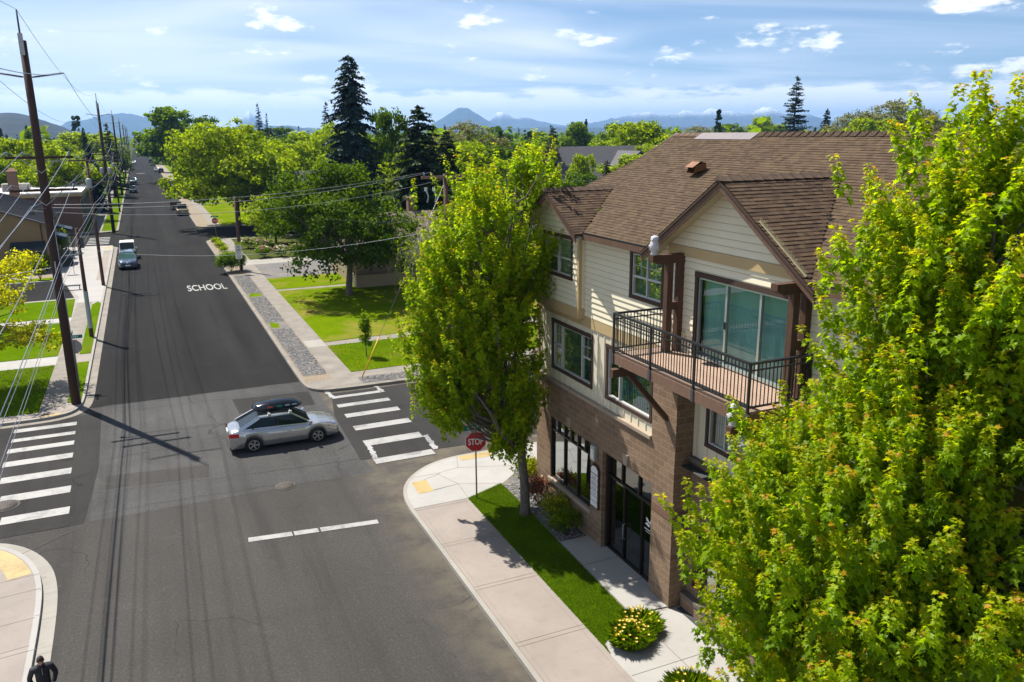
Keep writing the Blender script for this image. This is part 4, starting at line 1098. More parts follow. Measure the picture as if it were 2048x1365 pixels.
def rake(yc, half, zapex, slope, x0, xw, depth=0.17):
    mb = MB(); so = MB(); dk = MB()
    for side in (-1, 1):
        a = Vector((x0+.02, yc, zapex-.03)); b = Vector((x0+.02, yc+side*half, zapex-half*slope-.03))
        dn = Vector((0, -side*slope, -1)).normalized()*0 + Vector((0,0,-1))
        # two stacked boards: the fascia and a narrower one above it, slightly prouder
        for (t0, t1, xx) in ((0.055, depth+.06, x0+.02), (0.0, 0.06, x0-.012)):
            v = [(xx,a.y,a.z-t0),(xx,b.y,b.z-t0),(xx,b.y,b.z-t1),(xx,a.y,a.z-t1),(x0+.06,a.y,a.z-t0),(x0+.06,b.y,b.z-t0),(x0+.06,b.y,b.z-t1),(x0+.06,a.y,a.z-t1)]
            fs = [(0,1,2,3),(7,6,5,4),(3,2,6,7),(1,5,6,2),(0,4,5,1)]
            (mb if t0 > 0 else dk).add(v, fs if side > 0 else [f[::-1] for f in fs])
        s = [(x0+.05,a.y,a.z-.12),(xw,a.y,a.z-.12),(xw,b.y,b.z-.12),(x0+.05,b.y,b.z-.12)]
        so.poly(s if side > 0 else s[::-1])
    B(mb, "rake_board", [M['fascia']]); B(so, "rake_soffit", [M['soffit']]); B(dk, "rake_edge", [M['trimbrown']])
rake(YG, GH, GZ, GAB_S, GX0, X3+.05)
gable_roof("bay_roof", 23.72, 2.02, 11.60, 0.60, 11.78, 14.0, M['shingle_x'], M['ridgecap'])
rake(23.72, 2.02, 11.60, 0.60, 11.78, BX+.05)
# roof vent
vx, vy, vz = 15.35, 20.6, 12.13
mb = MB()
mb.add([(vx-.26,vy-.17,vz+.02),(vx-.26,vy+.17,vz+.02),(vx-.20,vy+.17,vz+.24),(vx-.20,vy-.17,vz+.24),(vx+.22,vy-.17,vz+.13),(vx+.22,vy+.17,vz+.13),(vx+.18,vy+.17,vz+.34),(vx+.18,vy-.17,vz+.34)],
       [(3,2,6,7),(0,4,5,1),(0,3,7,4),(1,5,6,2)])
mb.poly([(vx-.32,vy-.20,vz+.20),(vx-.32,vy+.20,vz+.20),(vx-.05,vy+.20,vz+.36),(vx-.05,vy-.20,vz+.36)][::-1]); mb.poly([(vx-.05,vy-.20,vz+.36),(vx-.05,vy+.20,vz+.36),(vx+.22,vy+.20,vz+.32),(vx+.22,vy-.20,vz+.32)][::-1])
B(mb, "roof_vent", [M['copper']])
mb = MB(); mb.cyl((15.2,9.3,11.95),(15.2,9.3,12.45),0.05,0.05,10); B(mb, "vent_pipe", [M['fascia']])
# --- balcony
DX, DY0, DY1, DZ = 10.86, 12.48, 17.82, 7.77
mb = MB(); mb.box(DX+.03, DY0+.02, DZ-.035, X3-.015, DY1-.02, DZ); B(mb, "balcony_deck", [M['deck']])
mb = MB(); mb.box(DX-.02, DY0-.01, DZ-.30, DX+.05, DY1+.01, DZ-.037); mb.box(DX+.055, DY0-.012, DZ-.30, X3, DY0+.05, DZ-.037); mb.box(DX+.055, DY1-.05, DZ-.30, X3, DY1+.012, DZ-.037)
for y in np.arange(13.0,17.7,0.5): mb.box(DX+.06, y, DZ-.28, X3, y+.05, DZ-.037)
B(mb, "deck_fascia", [M['fasciawood']])
rail = MB()
ZT = DZ+1.06
def rail_run(mb, p, q, n):
    (x0,y0), (x1,y1) = p, q
    mb.beam((x0,y0,ZT-.02),(x1,y1,ZT-.02),0.07,0.045); mb.beam((x0,y0,DZ+.10),(x1,y1,DZ+.10),0.045,0.035); mb.beam((x0,y0,ZT-.17),(x1,y1,ZT-.17),0.03,0.03)
    for i in range(1, n):
        t = i/n; x, y = x0+(x1-x0)*t, y0+(y1-y0)*t
        mb.box(x-.0085, y-.0085, DZ+.1, x+.0085, y+.0085, ZT-.04)
PY = [DY0+.02, 14.34, 16.08, DY1-.02]
for a, b in zip(PY[:-1], PY[1:]): rail_run(rail, (DX-.005,a), (DX-.005,b), 16)
rail_run(rail, (DX-.005,DY0+.02), (X3-.03,DY0+.02), 16); rail_run(rail, (DX-.005,DY1-.02), (X3-.03,DY1-.02), 16)
rl = B(rail, "balcony_railing", [M['black_metal']])
for y in PY:
    q = MB(); q.box(DX-.03,y-.025,DZ-.06,DX+.02,y+.025,ZT); q.build("railing_post", M['black_metal'], rl)
for y in (DY0+.02, DY1-.02):
    q = MB(); q.box(X3-.09,y-.025,DZ,X3-.04,y+.025,ZT); q.build("railing_post", M['black_metal'], rl)
for y in PY:
    q = MB(); q.box(DX-.045,y-.05,DZ-.31,DX-.021,y+.05,DZ-.03); q.build("bracket_plate", M['bracket'], rl)
# knee braces and outrigger beams
def outrigger(y):
    mb = MB(); mb.box(10.68, y-.085, DZ-.62, X3+.2, y+.085, DZ-.40)
    mb.beam((11.2,y,DZ-.58),(XB+.02,y,5.72),0.13,0.19,(0,1,0)); mb.box(11.0,y-.06,DZ-.40,X3,y+.06,DZ-.30)
    B(mb, "balcony_brace", [M['timber']])
outrigger(17.6); outrigger(12.85)
# pairs of posts under the gable with their outrigger beams
def gable_post(y):
    mb = MB()
    for xx in (12.08, 12.42): mb.box(xx-.085, y-.085, DZ, xx+.085, y+.085, 10.13)
    for xx in (12.25,): mb.box(xx-.11, y-.055, 8.9, xx+.11, y+.055, 9.1)
    p = B(mb, "gable_post", [M['timber']])
    q = MB(); x0 = 11.52
    pr = [(x0,10.36),(X3+.1,10.36),(X3+.1,10.13),(x0+.16,10.13),(x0,10.22)]
    v = [(p_[0],y-.10,p_[1]) for p_ in pr]+[(p_[0],y+.10,p_[1]) for p_ in pr]
    q.add(v, [(0,4,3,2,1)[::-1] if False else (0,1,2,3,4)[::-1],(5,6,7,8,9)]+[(i,(i+1)%5,5+(i+1)%5,5+i) for i in range(5)])
    q.build("outrigger_beam", M['timber'], p)
gable_post(17.2); gable_post(12.72)
# bird spikes along the gable verges
def spikes(side):
    mb = MB()
    for i in range(46):
        t = i/45; d = 1.35+1.45*t if side < 0 else 1.75+1.25*t
        z = GZ-d*GAB_S+.02; y = YG+side*d; x = GX0+.10
        mb.box(x-.02, y-.02, z, x+.02, y+.02, z+.02)
        for k in range(3):
            a = (k-1)*0.5+random.uniform(-.12,.12)
            mb.tube([(x,y,z),(x+math.sin(a)*.07,y-side*.02+random.uniform(-.02,.02),z+.12)],[.0035,.002],4,0,False)
    B(mb, "bird_spikes", [M['spike']])
spikes(-1); spikes(1)
# things fixed to or standing on the building
def owl(x, y, z, label, rz):
    t = thing("owl_decoy", (x,y,z), label, "owl decoy", None, rz)
    prof = [(0.085,0),(0.10,0.03),(0.075,0.07),(0.115,0.14),(0.125,0.22),(0.11,0.31),(0.085,0.345),(0.10,0.38),(0.105,0.42),(0.085,0.47),(0.03,0.49)]
    mb = MB(); mb.lathe(prof, (0,0,0), 16)
    rr = random.Random(int(x*100)); mb.v = [(a*(1+rr.uniform(-.10,.10)), b*(1+rr.uniform(-.10,.10)), c+rr.uniform(-.006,.006)) for a,b,c in mb.v]
    mb.build("body", M['white_plastic'], t, local=True)
    mb = MB(); mb.add([(-.10,.0,.43),(-.165,-.02,.405),(-.165,.02,.405),(-.10,.03,.38),(-.10,-.03,.38)],[(0,1,2),(1,4,3,2),(0,2,3),(0,4,1)]); mb.build("beak", M['white_plastic'], t, local=True)
    mb = MB(); mb.tube([(-.06,-.10,.25),(-.02,-.13,.12)],[.03,.015],8); mb.tube([(-.06,.10,.25),(-.02,.13,.12)],[.03,.015],8); mb.build("wings", M['white_plastic'], t, local=True)
owl(11.62, 17.2, 10.36, "white plastic wrapped owl decoy on the beam end beside the gable roof edge", 0.5)
owl(10.80, 12.85, DZ-.40, "white plastic wrapped owl decoy on the brace end below the balcony corner", 0.2)
wl = MB(); wl.bevel_box(XB-.16, 21.22, 3.12, XB-.002, 21.48, 3.62, 0.02)
w = B(wl, "wall_lamp", [M['alu']])
q = MB(); q.poly([(XB-.163,21.27,3.2),(XB-.163,21.43,3.2),(XB-.163,21.43,3.5),(XB-.163,21.27,3.5)][::-1]); q.build("lens", M['signwhite'], w)
# directory board beside the entrance
ds = thing("directory_sign", (XB, 21.25, 1.4), "brown framed tenant directory with white name strips beside the entrance", "sign")
y0, y1 = 21.06, 21.58
# (frame: pointed top)
z0, z1 = 1.45, 2.95
prof = [(y0,z0),(y1,z0),(y1,z1-.12),((y0+y1)/2+.12,z1),((y0+y1)/2-.12,z1),(y0,z1-.12)]
mb = MB(); v = [(XB-.07,p[0],p[1]) for p in prof]+[(XB-.002,p[0],p[1]) for p in prof]
mb.add(v, [(5,4,3,2,1,0)[::-1],(6,7,8,9,10,11)[::-1]]+[(i,6+i,6+(i+1)%6,(i+1)%6)[::-1] for i in range(6)]); mb.build("frame", M['trimbrown'], ds)
mb = MB()
for k in range(6): mb.box(XB-.082, y0+.05, z0+.05+k*.19, XB-.071, y1-.05, z0+.05+k*.19+.165)
mb.poly([(XB-.078,p[0],p[1]) for p in [(y0+.05,z0+1.2),(y1-.05,z0+1.2),(y1-.05,z1-.15),((y0+y1)/2+.09,z1-.05),((y0+y1)/2-.09,z1-.05),(y0+.05,z1-.15)]][::-1])
mb.build("name_strips", M['signwhite'], ds)
mb = MB(); rr = random.Random(3)
for k in (2,3,4,5):
    for r_ in range(2 if k > 2 else 1):
        n = rr.randint(7,11); wd = 0.30; z = z0+.05+k*.19+.10-(r_*.06 if k > 2 else 0.02)
        for c in range(n):
            if rr.random() < .12: continue
            a = (y0+y1)/2+wd/2-wd*c/n; mb.box(XB-.0845, a-wd/n*.7, z-.018, XB-.0825, a, z+.018)
mb.build("lettering", M['signgrey'], ds)

# separate pieces become parts of their own
def split_loose(o):
    me = o.data; n = len(me.vertices); par = list(range(n))
    def find(a):
        while par[a] != a: par[a] = par[par[a]]; a = par[a]
        return a
    for p in me.polygons:
        v = p.vertices; r = find(v[0])
        for q in v[1:]:
            k = find(q)
            if k != r: par[k] = r
    groups = {}
    for p in me.polygons: groups.setdefault(find(p.vertices[0]), []).append(p)
    if len(groups) < 2: return
    co = [tuple(v.co) for v in me.vertices]; parent = o.parent; nm = o.name.split('.')[0]
    for g_ in groups.values():
        mp = {}; vs = []; fs = []
        for p in g_:
            f = []
            for q in p.vertices:
                if q not in mp: mp[q] = len(vs); vs.append(co[q])
                f.append(mp[q])
            fs.append(f)
        m2 = bpy.data.meshes.new(nm); m2.from_pydata(vs, [], fs)
        for m in me.materials: m2.materials.append(m)
        m2.polygons.foreach_set("material_index", [p.material_index for p in g_]); m2.update()
        link(bpy.data.objects.new(nm, m2), parent)
    _children[parent.name].remove(o); bpy.data.objects.remove(o)
for o in list(_children[bld.name]):
    if o.name.split('.')[0] in ("stone_cap","stone_ledge","soldier_course","keystone","batten","eave_fascia","belt_course","drip_edge","block_plinth","bay_trim"): split_loose(o)
# ================================================================ vegetation
def mat_leaf(name, col, trans, tw=0.42, gloss=0.06, var=0.3):
    m, nt, b = new_mat(name); g = NB(nt); nt.nodes.remove(b); out = nt.nodes["Material Output"]
    p = g.obj(); n1 = g.noise(p, 0.9, 3, 0.6); n2 = g.noise(p, 9.0, 2, 0.6)
    k = g.range(g.math('ADD', g.math('MULTIPLY', n1, 0.6), g.math('MULTIPLY', n2, 0.4)), 0.32, 0.68)
    def tone(c): return g.mix(k, tuple(x*(1-var) for x in c), tuple(min(1, x*(1+var)) for x in c))
    d = g.n("ShaderNodeBsdfDiffuse"); g.l(tone(col), d.inputs[0])
    t = g.n("ShaderNodeBsdfTranslucent"); g.l(tone(trans), t.inputs[0])
    gl = g.n("ShaderNodeBsdfGlossy"); gl.inputs["Roughness"].default_value = 0.42; gl.inputs[0].default_value = (0.9, 1.0, 0.8, 1)
    m1 = g.n("ShaderNodeMixShader"); m1.inputs[0].default_value = tw; g.l(d.outputs[0], m1.inputs[1]); g.l(t.outputs[0], m1.inputs[2])
    m2 = g.n("ShaderNodeMixShader"); m2.inputs[0].default_value = gloss; g.l(m1.outputs[0], m2.inputs[1]); g.l(gl.outputs[0], m2.inputs[2])
    g.l(m2.outputs[0], out.inputs[0])
    return m
LM = {}
G_ = 0.008
LM['maple'] = [mat_leaf("maple_leaf_deep", (0.085,0.16,0.002), (0.22,0.38,0.002), .52, G_), mat_leaf("maple_leaf", (0.14,0.225,0.002), (0.38,0.56,0.003), .52, G_),
               mat_leaf("maple_leaf_bright", (0.20,0.28,0.003), (0.52,0.68,0.004), .52, G_), mat_leaf("maple_leaf_yellow", (0.28,0.30,0.005), (0.66,0.68,0.005), .52, G_), mat_leaf("maple_leaf_orange_tip", (0.38,0.19,0.02), (0.70,0.38,0.02), .5, G_)]
LM['broad'] = [mat_leaf("broad_leaf_deep", (0.045,0.095,0.002), (0.10,0.20,0.002), 0.42, G_), mat_leaf("broad_leaf", (0.085,0.15,0.002), (0.19,0.32,0.003), 0.44, G_), mat_leaf("broad_leaf_light", (0.13,0.205,0.003), (0.29,0.43,0.004), 0.44, G_)]
LM['deep'] = [mat_leaf("deep_leaf_dark", (0.024,0.056,0.002), (0.05,0.11,0.002), 0.4, G_), mat_leaf("deep_leaf", (0.048,0.095,0.002), (0.11,0.20,0.003), 0.42, G_), mat_leaf("deep_leaf_light", (0.085,0.145,0.003), (0.19,0.30,0.004), 0.42, G_)]
LM['bright'] = [mat_leaf("bright_leaf_deep", (0.10,0.155,0.002), (0.24,0.36,0.002), 0.46, G_), mat_leaf("bright_leaf", (0.17,0.235,0.003), (0.39,0.52,0.004), 0.46, G_), mat_leaf("bright_leaf_light", (0.23,0.29,0.004), (0.50,0.61,0.005), 0.46, G_)]
LM['pale'] = [mat_leaf("pale_leaf_deep", (0.11,0.125,0.025), (0.17,0.20,0.02), 0.35, G_), mat_leaf("pale_leaf", (0.19,0.21,0.04), (0.28,0.32,0.04), 0.35, G_), mat_leaf("pale_twig", (0.26,0.23,0.14), (0.25,0.24,0.1), 0.2, G_)]
LM['conifer'] = [mat_leaf("conifer_needles_deep", (0.012,0.026,0.012), (0.02,0.04,0.01), 0.15, G_), mat_leaf("conifer_needles", (0.024,0.046,0.018), (0.03,0.06,0.015), 0.15, G_), mat_leaf("conifer_needles_light", (0.05,0.075,0.022), (0.05,0.08,0.02), 0.15, G_)]
LM['blue'] = [mat_leaf("blue_spruce_deep", (0.012,0.030,0.027), (0.02,0.04,0.03), 0.12, G_), mat_leaf("blue_spruce_needles", (0.027,0.056,0.050), (0.03,0.06,0.05), 0.12, G_), mat_leaf("blue_spruce_light", (0.055,0.085,0.072), (0.05,0.08,0.06), 0.12, G_)]
LM['brownpine'] = [LM['conifer'][0], mat_leaf("bronze_pine_needles", (0.06,0.062,0.03), (0.06,0.06,0.03), 0.15, G_), mat_leaf("bronze_pine_light", (0.10,0.085,0.05), (0.08,0.07,0.03), 0.15, G_)]
LM['golden'] = [mat_leaf("golden_leaf_deep", (0.15,0.17,0.004), (0.34,0.37,0.005), 0.55, G_), mat_leaf("golden_leaf", (0.30,0.30,0.006), (0.64,0.63,0.006), 0.55, G_), mat_leaf("golden_leaf_light", (0.42,0.40,0.01), (0.75,0.72,0.01), 0.55, G_)]
LM['red'] = [mat_leaf("dark_red_leaf", (0.075,0.02,0.014), (0.12,0.025,0.012)), mat_leaf("red_leaf", (0.21,0.045,0.025), (0.33,0.06,0.02)), mat_leaf("rust_leaf", (0.20,0.075,0.03), (0.28,0.09,0.03))]
LM['lime'] = [mat_leaf("lime_leaf_deep", (0.09,0.13,0.004), (0.18,0.25,0.006), .42, G_), mat_leaf("lime_leaf", (0.19,0.23,0.006), (0.36,0.42,0.008), .42, G_), mat_leaf("lime_leaf_light", (0.32,0.31,0.01), (0.5,0.5,0.012), .42, G_)]
def mat_bark(name, a, b_):
    m, nt, b = new_mat(name); g = NB(nt); p = g.obj()
    n = g.noise(g.mapping(p, (6, 6, 1.3)), 3.0, 6, 0.7, 0.6)
    g.l(g.mix(g.range(n, 0.35, 0.65), a, b_), b.inputs["Base Color"]); b.inputs["Roughness"].default_value = 0.92
    g.l(g.bump(n, 0.8, 0.03), b.inputs["Normal"]); return m
M['bark'] = mat_bark("grey_brown_bark", (0.055,0.045,0.038), (0.17,0.145,0.12))
M['bark_grey'] = mat_bark("pale_grey_bark", (0.13,0.115,0.10), (0.30,0.27,0.24))
M['bark_dark'] = mat_bark("dark_bark", (0.028,0.022,0.018), (0.085,0.065,0.05))
MAPLE_LEAF = np.array([(0,0),(0.30,-0.10),(0.50,0.12),(0.33,0.24),(0.66,0.58),(0.24,0.52),(0,1.08),(-0.24,0.52),(-0.66,0.58),(-0.33,0.24),(-0.50,0.12),(-0.30,-0.10)])
OVAL_LEAF = np.array([(0,0),(0.30,0.32),(0.24,0.72),(0,1.0),(-0.28,0.68),(-0.26,0.28)])
CLUMP = np.array([(-0.1,-0.55),(0.42,-0.40),(0.55,0.12),(0.20,0.58),(-0.30,0.46),(-0.60,-0.05)])
SPRAY = np.array([(0,0),(0.16,0.25),(0.13,0.75),(0,1.0),(-0.14,0.7),(-0.15,0.25)])
def unit(a): return a/np.maximum(np.linalg.norm(a, axis=-1, keepdims=True), 1e-9)
def leaves_mesh(name, pos, axis, nrm, size, shape, mats, mi, fold=0.18, droop=0.0):
    """one polygon per leaf: pos (base), axis (towards the tip), nrm (roughly the face normal)."""
    axis = unit(axis); side = unit(np.cross(axis, nrm)); nn = np.cross(side, axis)
    k = len(shape); n = len(pos); s = np.asarray(size).reshape(-1,1,1)
    px = shape[:,0].reshape(1,k,1); py = shape[:,1].reshape(1,k,1)
    v = pos[:,None,:] + s*(px*side[:,None,:] + py*axis[:,None,:] + (fold*np.abs(px) - droop*py*py)*nn[:,None,:])
    loops = np.arange(n*k); starts = np.arange(n)*k; tot = np.full(n, k)
    return np_mesh(name, v.reshape(-1,3), loops, starts, tot, mats, mi, False)
def add_mesh(name, me, parent):
    o = bpy.data.objects.new(name, me); return link(o, parent)
CR = np.array((math.cos(_yaw), -math.sin(_yaw), 0.0)); VD = np.array((math.sin(_yaw), math.cos(_yaw), 0.0))
def limbs_mesh(mb, base, tips, r0, rng_, n=6, wob=0.25):
    for (start, tip, ra, rb) in tips:
        a, b = np.array(start), np.array(tip); d = b-a
        p1 = a+d*0.35+rng_.normal(0, wob*0.35, 3)*np.array((1,1,.4)) + np.array((d[0]*.12, d[1]*.12, -abs(d[2])*.05)); p2 = a+d*0.7+rng_.normal(0, wob*0.35, 3)*np.array((1,1,.4))
        mb.tube([a, p1, p2, b], [ra, ra*.72+rb*.28, ra*.4+rb*.6, rb], n)
def plume_tree(name, base, height, env, label, cat, seed, nbough, leaf=0.10, per=46, avoid=None, trunk_r=0.16, group=None, lean=None, fork=2.6, plume_len=(0.5,1.1), nplume=7, spread=0.5, barkm='bark', tipf=0.24, depth=1.0, push=0.0):
    """upright maple: boughs carry plume-like shoots with drooping leaves and orange tips. env: list of (z, radius, offset along camera-right)."""
    r = np.random.default_rng(seed)
    t = thing(name, base, label, cat, group)
    zs = np.array([e[0] for e in env]); rs = np.array([e[1] for e in env]); os_ = np.array([e[2] for e in env])
    w = rs**1.1; c = np.cumsum(w*np.gradient(zs)); c /= c[-1]
    P = []; boughs = []
    while len(boughs) < nbough:
        z = np.interp(r.random(), c, zs); R_ = np.interp(z, zs, rs); off = np.interp(z, zs, os_)
        a = r.uniform(0, 2*math.pi); q = R_*(0.30+0.70*math.sqrt(r.random()))*r.uniform(0.86, 1.06)
        p = CR*(q*math.cos(a)+off) + VD*(q*math.sin(a)*depth+push*min(1,z/4)) + np.array((0,0,z))
        wp = p+np.array(base)
        if avoid is not None and avoid(wp): continue
        boughs.append((p, q/max(R_,1e-3), a))
    pos = []; ax = []; nr = []; sz = []; mi = []
    for p, frac, a in boughs:
        out = CR*math.cos(a)+VD*math.sin(a)
        for k in range(nplume):
            b = p + r.normal(0, 1, 3)*np.array((spread, spread, spread*0.9))
            wp = b+np.array(base)
            if avoid is not None and avoid(wp): continue
            L_ = r.uniform(*plume_len)
            d = unit(np.array((0,0,1.0)) + out*r.uniform(0.05, 0.55) + r.normal(0, 0.18, 3))
            n = max(8, int(per*L_/0.7))
            tt = np.sort(r.random(n)**0.85)
            th = r.uniform(0, 2*math.pi, n)
            h = np.stack([np.cos(th), np.sin(th), np.zeros(n)], 1)
            rad = (0.02+0.125*(1-tt*0.75))*r.uniform(0.3, 1.0, n)
            pp = b + d*(tt*L_)[:,None] + h*rad[:,None]
            axis = h*1.0 + np.array((0,0,1.0))*(-0.75+0.75*tt**2+r.normal(0,0.28,n))[:,None]
            nm = np.array((0,0,1.0))*0.9 + h*0.65 + r.normal(0, 0.35, (n,3))
            size = leaf*(1.2-0.5*tt)*r.uniform(0.55, 1.3, n)
            u = r.random(n)
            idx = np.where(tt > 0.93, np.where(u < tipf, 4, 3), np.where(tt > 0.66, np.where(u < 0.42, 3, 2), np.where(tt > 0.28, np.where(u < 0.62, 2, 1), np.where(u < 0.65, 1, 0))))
            pos.append(pp); ax.append(axis); nr.append(nm); sz.append(size); mi.append(idx)
    pos = np.concatenate(pos); ax = np.concatenate(ax); nr = np.concatenate(nr); sz = np.concatenate(sz); mi = np.concatenate(mi)
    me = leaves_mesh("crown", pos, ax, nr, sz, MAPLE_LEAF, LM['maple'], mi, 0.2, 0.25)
    add_mesh("crown", me, t)
    # trunk, ascending limbs and twigs to the boughs
    mb = MB(); top = height*0.93
    offz = lambda z: CR*np.interp(z, zs, os_)*min(1, z/ (height*0.6))*0.55
    path = [(0,0,-0.05),(0.01,0,0.25)]+[tuple(np.array((r.normal(0,.05), r.normal(0,.05), z))+offz(z)) for z in np.linspace(1.2, top, 7)]
    rad = [trunk_r*1.25, trunk_r*1.05]+list(np.linspace(trunk_r*0.95, 0.02, 7))
    mb.tube(path, rad, 12)
    tips = []
    for i in range(9):
        z0 = fork+i*(top-fork)/14; zi = min(height*.97, z0+r.uniform(2.2, 4.2))
        a = r.uniform(0, 2*math.pi); q = np.interp(zi, zs, rs)*r.uniform(.45,.7)
        s = np.array(offz(z0))+np.array((0,0,z0)); e = np.array((q*math.cos(a), q*math.sin(a), zi))+CR*np.interp(zi, zs, os_)
        if avoid is not None and avoid(e+np.array(base)): continue
        tips.append((s, e, trunk_r*(0.55-0.03*i), 0.015))
    for p, frac, a in boughs:
        if r.random() < 0.75:
            z0 = max(fork*.9, p[2]-r.uniform(0.6, 1.8)); s = offz(z0)*1.0+np.array((0,0,z0)); m_ = s+(p-s)*r.uniform(.15,.4)
            tips.append((m_, p+np.array((0,0,.3)), 0.035, 0.008))
    limbs_mesh(mb, base, tips, trunk_r, r, 5, 0.3)
    mb.build("trunk", M[barkm], t, local=True)
    return t
def crown_cloud(r, lobes, nclump, per, clump_r, leaf, lift=0.35, fill=0.55, flat=0.75):
    """clumps of leaves spread through a set of ellipsoidal lobes (c, (rx,ry,rz))."""
    vol = np.array([l[1][0]*l[1][1]*l[1][2] for l in lobes])**0.75; vol = vol/vol.sum()
    li = r.choice(len(lobes), nclump, p=vol)
    d = unit(r.normal(0, 1, (nclump, 3))); d[:,2] = np.where(d[:,2] < -0.55, -d[:,2]*0.5, d[:,2])
    q = fill+(1-fill)*r.random(nclump)**0.6
    C = np.array([lobes[i][0] for i in li]) + d*np.array([lobes[i][1] for i in li])*(q*r.uniform(0.9,1.1,nclump))[:,None]
    cr = clump_r*r.uniform(0.55, 1.35, nclump)
    n = nclump*per
    ci = np.repeat(np.arange(nclump), per)
    e = unit(r.normal(0,1,(n,3))); e[:,2] = e[:,2]*flat+0.15
    rr = r.random(n)**0.45
    pos = C[ci] + e*(cr[ci]*rr)[:,None]
    nrm = e*0.8 + d[ci]*0.5 + np.array((0,0,lift)) + r.normal(0,0.45,(n,3))
    ax = unit(r.normal(0,1,(n,3))) + np.array((0,0,-0.35))
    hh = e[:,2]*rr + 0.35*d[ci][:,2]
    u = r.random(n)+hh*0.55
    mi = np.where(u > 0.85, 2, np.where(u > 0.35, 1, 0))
    sz = leaf*r.uniform(0.6, 1.3, n)
    return pos, ax, nrm, sz, mi, C
def broad_proto(name, H, W, seed, pal, nlobe=7, nclump=150, per=40, clump_r=0.9, leaf=0.34, trunk_r=None, crown0=0.22, shape='round', bark='bark', kmaxlimb=26, shapeleaf=None, fill=0.55):
    """returns (crown mesh, trunk mesh) for a broad-leaved tree of height H and crown width W, base at the origin."""
    r = np.random.default_rng(seed)
    lobes = []
    zc = H*(crown0+1)/2; hz = H*(1-crown0)/2
    lobes.append(((0,0,zc-hz*0.05), (W*0.36, W*0.36, hz*0.80)))
    for i in range(nlobe):
        a = 2*math.pi*(i+r.uniform(-.3,.3))/nlobe; zz = zc+hz*r.uniform(-0.55,0.50) if shape == 'round' else zc+hz*r.uniform(-.6,.65)
        t = (zz-zc)/hz; wr = W/2*math.sqrt(max(0.15, 1-0.8*t*t)) if shape == 'round' else W/2*(1-0.45*max(0,t))
        k = r.uniform(0.30, 0.46)
        lobes.append(((math.cos(a)*wr*(1-k*.85), math.sin(a)*wr*(1-k*.85), zz), (wr*k*1.15, wr*k*1.15, hz*r.uniform(.26,.42))))
    for i in range(2): lobes.append(((r.normal(0,W*.07), r.normal(0,W*.07), H-hz*r.uniform(.26,.4)), (W*r.uniform(.15,.22), W*r.uniform(.15,.22), hz*.3)))
    pos, ax, nrm, sz, mi, C = crown_cloud(r, lobes, nclump, per, clump_r, leaf, fill=fill)
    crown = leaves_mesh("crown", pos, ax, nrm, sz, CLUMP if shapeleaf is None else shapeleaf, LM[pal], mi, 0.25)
    mb = MB(); tr = trunk_r or (0.10+H*0.018)
    mb.tube([(0,0,-.1),(0,0,.3),(r.normal(0,.1),r.normal(0,.1),H*max(crown0,.2)),(r.normal(0,.2),r.normal(0,.2),H*.55),(r.normal(0,.3),r.normal(0,.3),H*.85)], [tr*1.35,tr,tr*.8,tr*.5,tr*.08], 9)
    tips = [((0,0,H*r.uniform(max(crown0,.24)*.9,.55)), tuple(C[i]), tr*.38, .02) for i in r.choice(len(C), min(kmaxlimb, len(C)), replace=False)]
    limbs_mesh(mb, None, tips, tr, r, 5, 0.5)
    tm = mb_mesh(mb, "trunk", M[bark])
    return crown, tm
def mb_mesh(mb, name, mat):
    me = bpy.data.meshes.new(name); me.from_pydata(mb.v, [], mb.f); me.materials.append(mat)
    me.polygons.foreach_set("use_smooth", mb.sm); me.update(); return me
